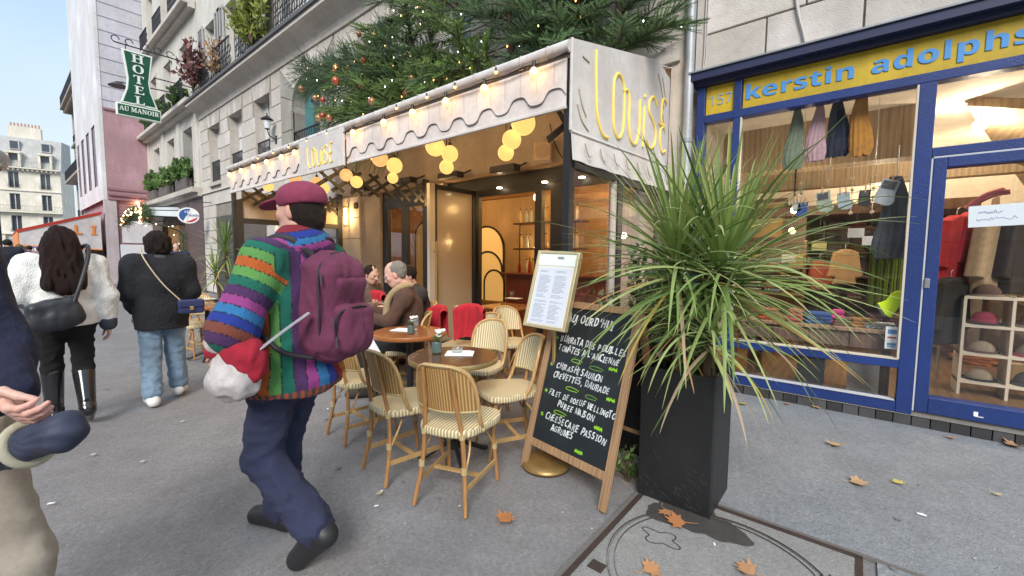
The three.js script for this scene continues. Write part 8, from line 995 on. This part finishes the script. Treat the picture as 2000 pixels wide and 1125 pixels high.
{ const p = at(716, 590, 5.7), [t, J] = sitter({ label: 'seated person with dark hair in a taupe coat behind the striped walker', pos: [p.x, 0, p.z], turn: Math.atan2(0.95, -0.2), coat: clothM([0.17, 0.13, 0.11]), skin: [0.5, 0.31, 0.23] }); const h = J.head; mesh('hair', [blob([ell(h.clone().add(V(0, 0.03, -0.02)), [0.092, 0.1, 0.1], 0.03)], 0.008, { amp: 0.01, fr: 24, clip: (x, y, z) => (z - h.z) - 0.02 - (y - h.y) * 0.5 })], hairM([0.02, 0.016, 0.014]), t).geometry.translate(-h.x, -h.y, -h.z).applyQuaternion(Q(0.25, 0, 0)).translate(h.x, h.y, h.z); const p2 = at(812, 590, 5.4), [u, K] = sitter({ label: 'seated dark haired person hidden behind the elderly diner', pos: [p2.x, 0, p2.z], turn: Math.atan2(-0.3, 0.9), coat: clothM([0.05, 0.045, 0.045]), skin: [0.5, 0.31, 0.23] }); mesh('hair', [blob([ell(K.head.clone().add(V(0, 0.03, -0.02)), [0.092, 0.1, 0.1], 0.03)], 0.008, { amp: 0.01, fr: 24, clip: (x, y, z) => (z - K.head.z) - 0.02 - (y - K.head.y) * 0.5 })], hairM([0.018, 0.014, 0.013]), u).geometry.translate(-K.head.x, -K.head.y, -K.head.z).applyQuaternion(Q(0.25, 0, 0)).translate(K.head.x, K.head.y, K.head.z); }
for (const [px, d, turn, l] of [[716, 5.7, Math.atan2(0.95, -0.2), 'plain rattan stool chair under the diner in the taupe coat'], [812, 5.4, Math.atan2(-0.3, 0.9), 'plain rattan chair under the hidden dark haired diner']]) { const p = at(px, 590, d), c = chair0.clone(); c.name = numbered('bistro_chair'); scene.add(c); c.position.set(p.x, 0, p.z); c.rotation.set(0, turn, 0); tag(c, l, 'chair', 'woven bistro chairs on the terrace'); }
{ const p = at(792, 600, 4.45), c = chair0.clone(); c.name = numbered('bistro_chair'); scene.add(c); c.position.set(p.x, 0, p.z); c.rotation.set(0, Math.atan2(-0.62, 0.78), 0); tag(c, 'woven bistro chair on which the elderly person sits', 'chair', 'woven bistro chairs on the terrace'); }
// ---- distant passers-by
function passer(o) { const J = stand({ knL: V(0.1, 0.5, 0.1), anL: V(0.1, 0.09, 0.12), toL: V(0.12, 0.03, 0.28), knR: V(-0.1, 0.48, 0.0), anR: V(-0.1, 0.13, -0.15), toR: V(-0.12, 0.04, 0.0) }), t = person({ label: o.label, pos: o.pos, turn: o.turn, J, coarse: true, headCell: 0.011, size: o.size || 1, skin: [0.52, 0.32, 0.25] }); jacket(t, J, clothM(o.coat), { e: 0.05, arm: 0.075, hem: o.hem || 0.72, cell: 0.02 }); trousers(t, J, clothM(o.legs || [0.02, 0.022, 0.03]), { cell: 0.02 }); shoes(t, J, M(o.shoe || [0.03, 0.03, 0.03])); const h = J.head; mesh('hair', [blob([ell(h.clone().add(V(0, 0.03, -0.02)), [0.095, 0.1, 0.1], 0.03)], 0.012, { clip: (x, y, z) => (z - h.z) - 0.04 })], hairM(o.hair || [0.025, 0.02, 0.018]), t); return t; }
const away = Math.atan2(-1, 0.05), toward = Math.atan2(1, 0.1), gp = (px, d) => { const p = at(px, 545, d); return [p.x, 0, p.z]; };
passer({ label: 'distant person in dark navy jacket with pale shoes walking at the left edge', pos: gp(20, 13), turn: away, coat: [0.02, 0.025, 0.04], shoe: [0.7, 0.7, 0.7], size: 1.06 });
passer({ label: 'distant person in dark red coat left of the navy one', pos: gp(2, 15), turn: toward, coat: [0.3, 0.05, 0.04] });
passer({ label: 'distant person in plum coat behind the white fleece shoulder', pos: gp(42, 15), turn: away, coat: [0.08, 0.03, 0.08], hair: [0.2, 0.13, 0.07] });
passer({ label: 'distant dark haired person beside the head of the woman in white', pos: gp(62, 18), turn: away, coat: [0.35, 0.25, 0.28] });
passer({ label: 'distant person in grey coat farther up the street', pos: gp(80, 22), turn: toward, coat: [0.15, 0.15, 0.16] });
passer({ label: 'person in dark blue jacket standing by the hotel entrance', pos: gp(346, 11.5), turn: toward, coat: [0.03, 0.035, 0.08] });
// ---------------------------------------------------------------- signs and entrance of the hotel, street furniture
{
  const X = -19.5, t = thing('hotel_sign', 'green hanging hotel sign with white letters on an iron scroll bracket', 'hotel sign', [X, 0, 0], Math.PI / 2); // sign faces +x; local x = -z
  const gm = M([0.012, 0.11, 0.06], { roughness: 0.35, tex: 'mottle', size: 0.8 }), wm = M([0.72, 0.78, 0.72], { roughness: 0.5 });
  const out = [[3.0, 8.28], [3.78, 8.28], [3.7, 7.65], [3.66, 7.35], [3.7, 7.0], [3.86, 6.52], [2.9, 6.52], [3.06, 7.0], [3.1, 7.35], [3.07, 7.65]];
  mesh('border', [prism(out, 0.1, -0.05, 0.012)], wm, t); const c = [3.385, 7.4], inn = out.map(([x, y]) => [c[0] + (x - c[0]) * 0.89, c[1] + (y - c[1]) * 0.955]); mesh('face', [prism(inn, 0.13, -0.065)], gm, t);
  mesh('lower_border', [rb(2.76, 3.96, 6.06, 6.5, -0.06, 0.06, 0.05)], wm, t); mesh('lower_face', [rb(2.79, 3.93, 6.1, 6.47, -0.068, 0.068, 0.04)], gm, t);
  'HOTEL'.split('').forEach((s, i) => { const k = text(s, 0.27, fontSerif, 0.02, 1.15); const b = k.boundingBox, w = (b.max.x - b.min.x) * 1.0; tr(k, 3.385 - w / 2 - b.min.x, 7.93 - i * 0.345, 0.065); mesh('letter', [k], wm, t, true); });
  { const k = text('AU MANOIR', 0.15, fontSerif, 0.02, 0.82); k.computeBoundingBox(); const w = k.boundingBox.max.x - k.boundingBox.min.x; k.scale(1.04 / w, 1, 1); tr(k, 2.84 - k.boundingBox.min.x, 6.25, 0.068); mesh('lettering', [k], wm, t, true); }
  mesh('bracket', [bar(V(4.95, 8.45, 0), V(2.8, 8.45, 0), 0.022), bar(V(4.95, 7.6, 0), V(3.8, 7.6, 0), 0.02), bar(V(4.95, 7.5, 0), V(4.95, 8.6, 0), 0.03)], mats.ironwork, t);
  for (const x of [2.85, 3.2, 3.6, 3.95, 4.3]) mesh('scroll', [tr(new THREE.TorusGeometry(0.1, 0.016, 6, 20, 4.6), x, 8.56, 0)], mats.ironwork, t); for (const x of [3.1, 3.66]) mesh('hanger', [bar(V(x, 8.28, 0), V(x, 8.45, 0), 0.014)], mats.ironwork, t);
  const l = thing('sign_lamp', 'small iron lamp arm beside the green hotel sign', 'lamp', [X - 0.6, 7.35, -2.95]); mesh('arm', [bar(V(0, 0, 0), V(0, 0.1, -2.0), 0.02)], mats.ironwork, l); mesh('shade', [cyl(0.28, 0.06, 0.16, 0, -0.16, 0, 16)], mats.ironwork, l);
}
{ // round pub sign with blue, white and red device
  const p = onX(368, 421, -18.2), t = thing('round_sign', 'round white sign with blue and red device above the hotel entrance', 'sign', [p.x, p.y, p.z], Math.PI / 2 - 0.25), ring = (r, z, d, m, n) => mesh(n, [tr(new THREE.CylinderGeometry(r, r, d, 40).rotateX(Math.PI / 2), 0, 0, z)], m, t);
  t.scale.set(0.74, 0.66, 0.7); ring(0.42, 0, 0.1, M([0.78, 0.78, 0.78], { roughness: 0.4 }), 'rim'); const bl = M([0.03, 0.09, 0.3], { roughness: 0.4 }), rd = M([0.55, 0.04, 0.06], { roughness: 0.4 }), wh = M([0.8, 0.8, 0.8], { roughness: 0.4 });
  const half = (a0, a1) => { const s = new THREE.Shape(); s.absarc(0, 0, 0.35, a0, a1, false); s.closePath(); return tr(new THREE.ExtrudeGeometry(s, { depth: 0.012, bevelEnabled: false, curveSegments: 24 }), 0, 0, 0.05); };
  mesh('blue_field', [half(Math.PI * 0.42, Math.PI * 1.3)], bl, t); mesh('red_field', [half(Math.PI * 1.42, Math.PI * 1.93)], rd, t); const k1 = text('LES', 0.11, font, 0.008), k2 = text('Pilotis', 0.115, fontSerif, 0.008); tr(k1, -0.14, 0.14, 0.062); tr(k2, -0.1, -0.03, 0.062); mesh('lettering', [k1], wh, t, true); mesh('lettering', [k2], bl, t, true); mesh('stem_bar', [bx(-0.1, -0.05, -0.3, -0.04, 0.062, 0.07)], wh, t); mesh('text_band', [bx(-0.12, 0.4, -0.06, 0.12, 0.051, 0.058)], wh, t); mesh('arm', [bar(V(0.0, 0.4, 0), V(0.0, 0.75, 0), 0.02), bar(V(0, 0.75, 0), V(1.4, 0.75, 0), 0.02)], mats.ironwork, t);
}
{ // glazed marquee over the hotel door, wrapped in a garland
  const t = thing('entrance_canopy', 'small arched glass canopy over the hotel entrance', 'canopy', [-23.3, 2.75, WZ]); const ribs = []; for (let i = 0; i <= 6; i++) { const a = Math.PI * (0.08 + 0.84 * i / 6); ribs.push(bar(V(1.9 * Math.cos(a), 0.75 * Math.sin(a), 0), V(1.9 * Math.cos(a), 0.6 * Math.sin(a), 1.3), 0.02)); } mesh('rib', ribs, mats.ironwork, t).userData.kind = 'stuff';
  for (let i = 0; i < 6; i++) { const q = (k, r) => [1.9 * Math.cos(Math.PI * (0.08 + 0.84 * k / 6)), r * Math.sin(Math.PI * (0.08 + 0.84 * k / 6))], a = q(i, 0.75), b = q(i + 1, 0.75), c = q(i, 0.6), d = q(i + 1, 0.6), g = new THREE.BufferGeometry(); g.setAttribute('position', new THREE.Float32BufferAttribute([a[0], a[1], 0, b[0], b[1], 0, d[0], d[1], 1.3, c[0], c[1], 1.3], 3)); g.setIndex([0, 2, 1, 0, 3, 2]); g.computeVertexNormals(); mesh('pane', [g], M([0.62, 0.66, 0.68], { roughness: 0.3 }), t); }
  const line = []; for (let i = 0; i <= 20; i++) { const a = Math.PI * (1 - i / 20); line.push(V(-23.3 + 2.0 * Math.cos(a), 2.72 + 0.55 * Math.sin(a), WZ + 1.3 - 0.2 * Math.sin(a))); } line.push(V(-21.35, 2.3, WZ + 0.2), V(-21.3, 1.7, WZ + 0.15), V(-21.25, 1.1, WZ + 0.2), V(-21.3, 0.4, WZ + 0.2));
  const gl = thing('garland', 'dark green garland with small baubles and lights around the hotel entrance', 'garland'), cv = new THREE.CatmullRomCurve3(line), r = rng(61); mesh('wire', [new THREE.TubeGeometry(cv, 80, 0.03, 5)], M([0.05, 0.07, 0.03]), gl);
  scatter(gl, 'needles', sprig, firM[0], 1300, (o) => { const p = cv.getPoint(r()); o.position.set(p.x + (r() - 0.5) * 0.3, p.y + (r() - 0.5) * 0.3, p.z + (r() - 0.5) * 0.3); o.rotation.set(r() * 7, r() * 7, r() * 7); o.scale.setScalar(0.8 + r() * 0.6); }, r); const bm = sph(0.06, 0, 0, 0, 10, 8); scatter(gl, 'ornament', bm, M([0.45, 0.16, 0.07], { roughness: 0.3, metalness: 0.3 }), 46, (o) => { const p = cv.getPoint(r()); o.position.set(p.x + (r() - 0.5) * 0.3, p.y + (r() - 0.5) * 0.3, p.z + 0.12); o.rotation.set(0, 0, 0); o.scale.setScalar(0.6 + 0.5 * r()); }, r); scatter(gl, 'light', sph(0.022, 0, 0, 0, 8, 6), glow(1, 0.75, 0.4, 7), 70, (o) => { const p = cv.getPoint(r()); o.position.set(p.x + (r() - 0.5) * 0.34, p.y + (r() - 0.5) * 0.34, p.z + 0.17); o.rotation.set(0, 0, 0); o.scale.setScalar(1); }, r, 0);
}
{ const p = at(-13, 311, 16), t = thing('street_lamp', 'globe street lamp just showing at the left edge', 'street lamp', [p.x, 0, p.z]); mesh('post', [cyl(0.07, 0.05, p.y - 0.45, 0, 0, 0, 12)], mats.ironwork, t); mesh('globe', [sph(0.42, 0, p.y, 0, 24, 16)], new THREE.MeshPhysicalMaterial({ color: C(0.5, 0.47, 0.45), transmission: 0.85, thickness: 0, roughness: 0.2 }), t); mesh('collar', [cyl(0.12, 0.2, 0.12, 0, p.y - 0.47, 0, 14)], mats.ironwork, t); }
{ const t = thing('street_sign', 'blue round traffic sign far down the street', 'traffic sign', [...gp(70, 40)], Math.PI / 2); mesh('pole', [cyl(0.04, 0.04, 2.6, 0, 0, 0, 8)], mats.zinc, t); mesh('disc', [tr(new THREE.CylinderGeometry(0.42, 0.42, 0.04, 24).rotateX(Math.PI / 2), 0, 2.3, 0.05)], M([0.05, 0.16, 0.5]), t); }
// buildings and bare trees across the road, seen only in reflections
farBlock('apartment_block', 'long cream block across the road behind the viewer', -40, 30, 0, 5, 3.3, null, Math.PI, { cols: 22, mat: M([0.52, 0.46, 0.38], { tex: 'streak', size: 3, roughness: 0.9 }), depth: 9, mansard: 0, pos: [-5, 0, 34], ground: 4.4 });
renderer.render(scene, camera);
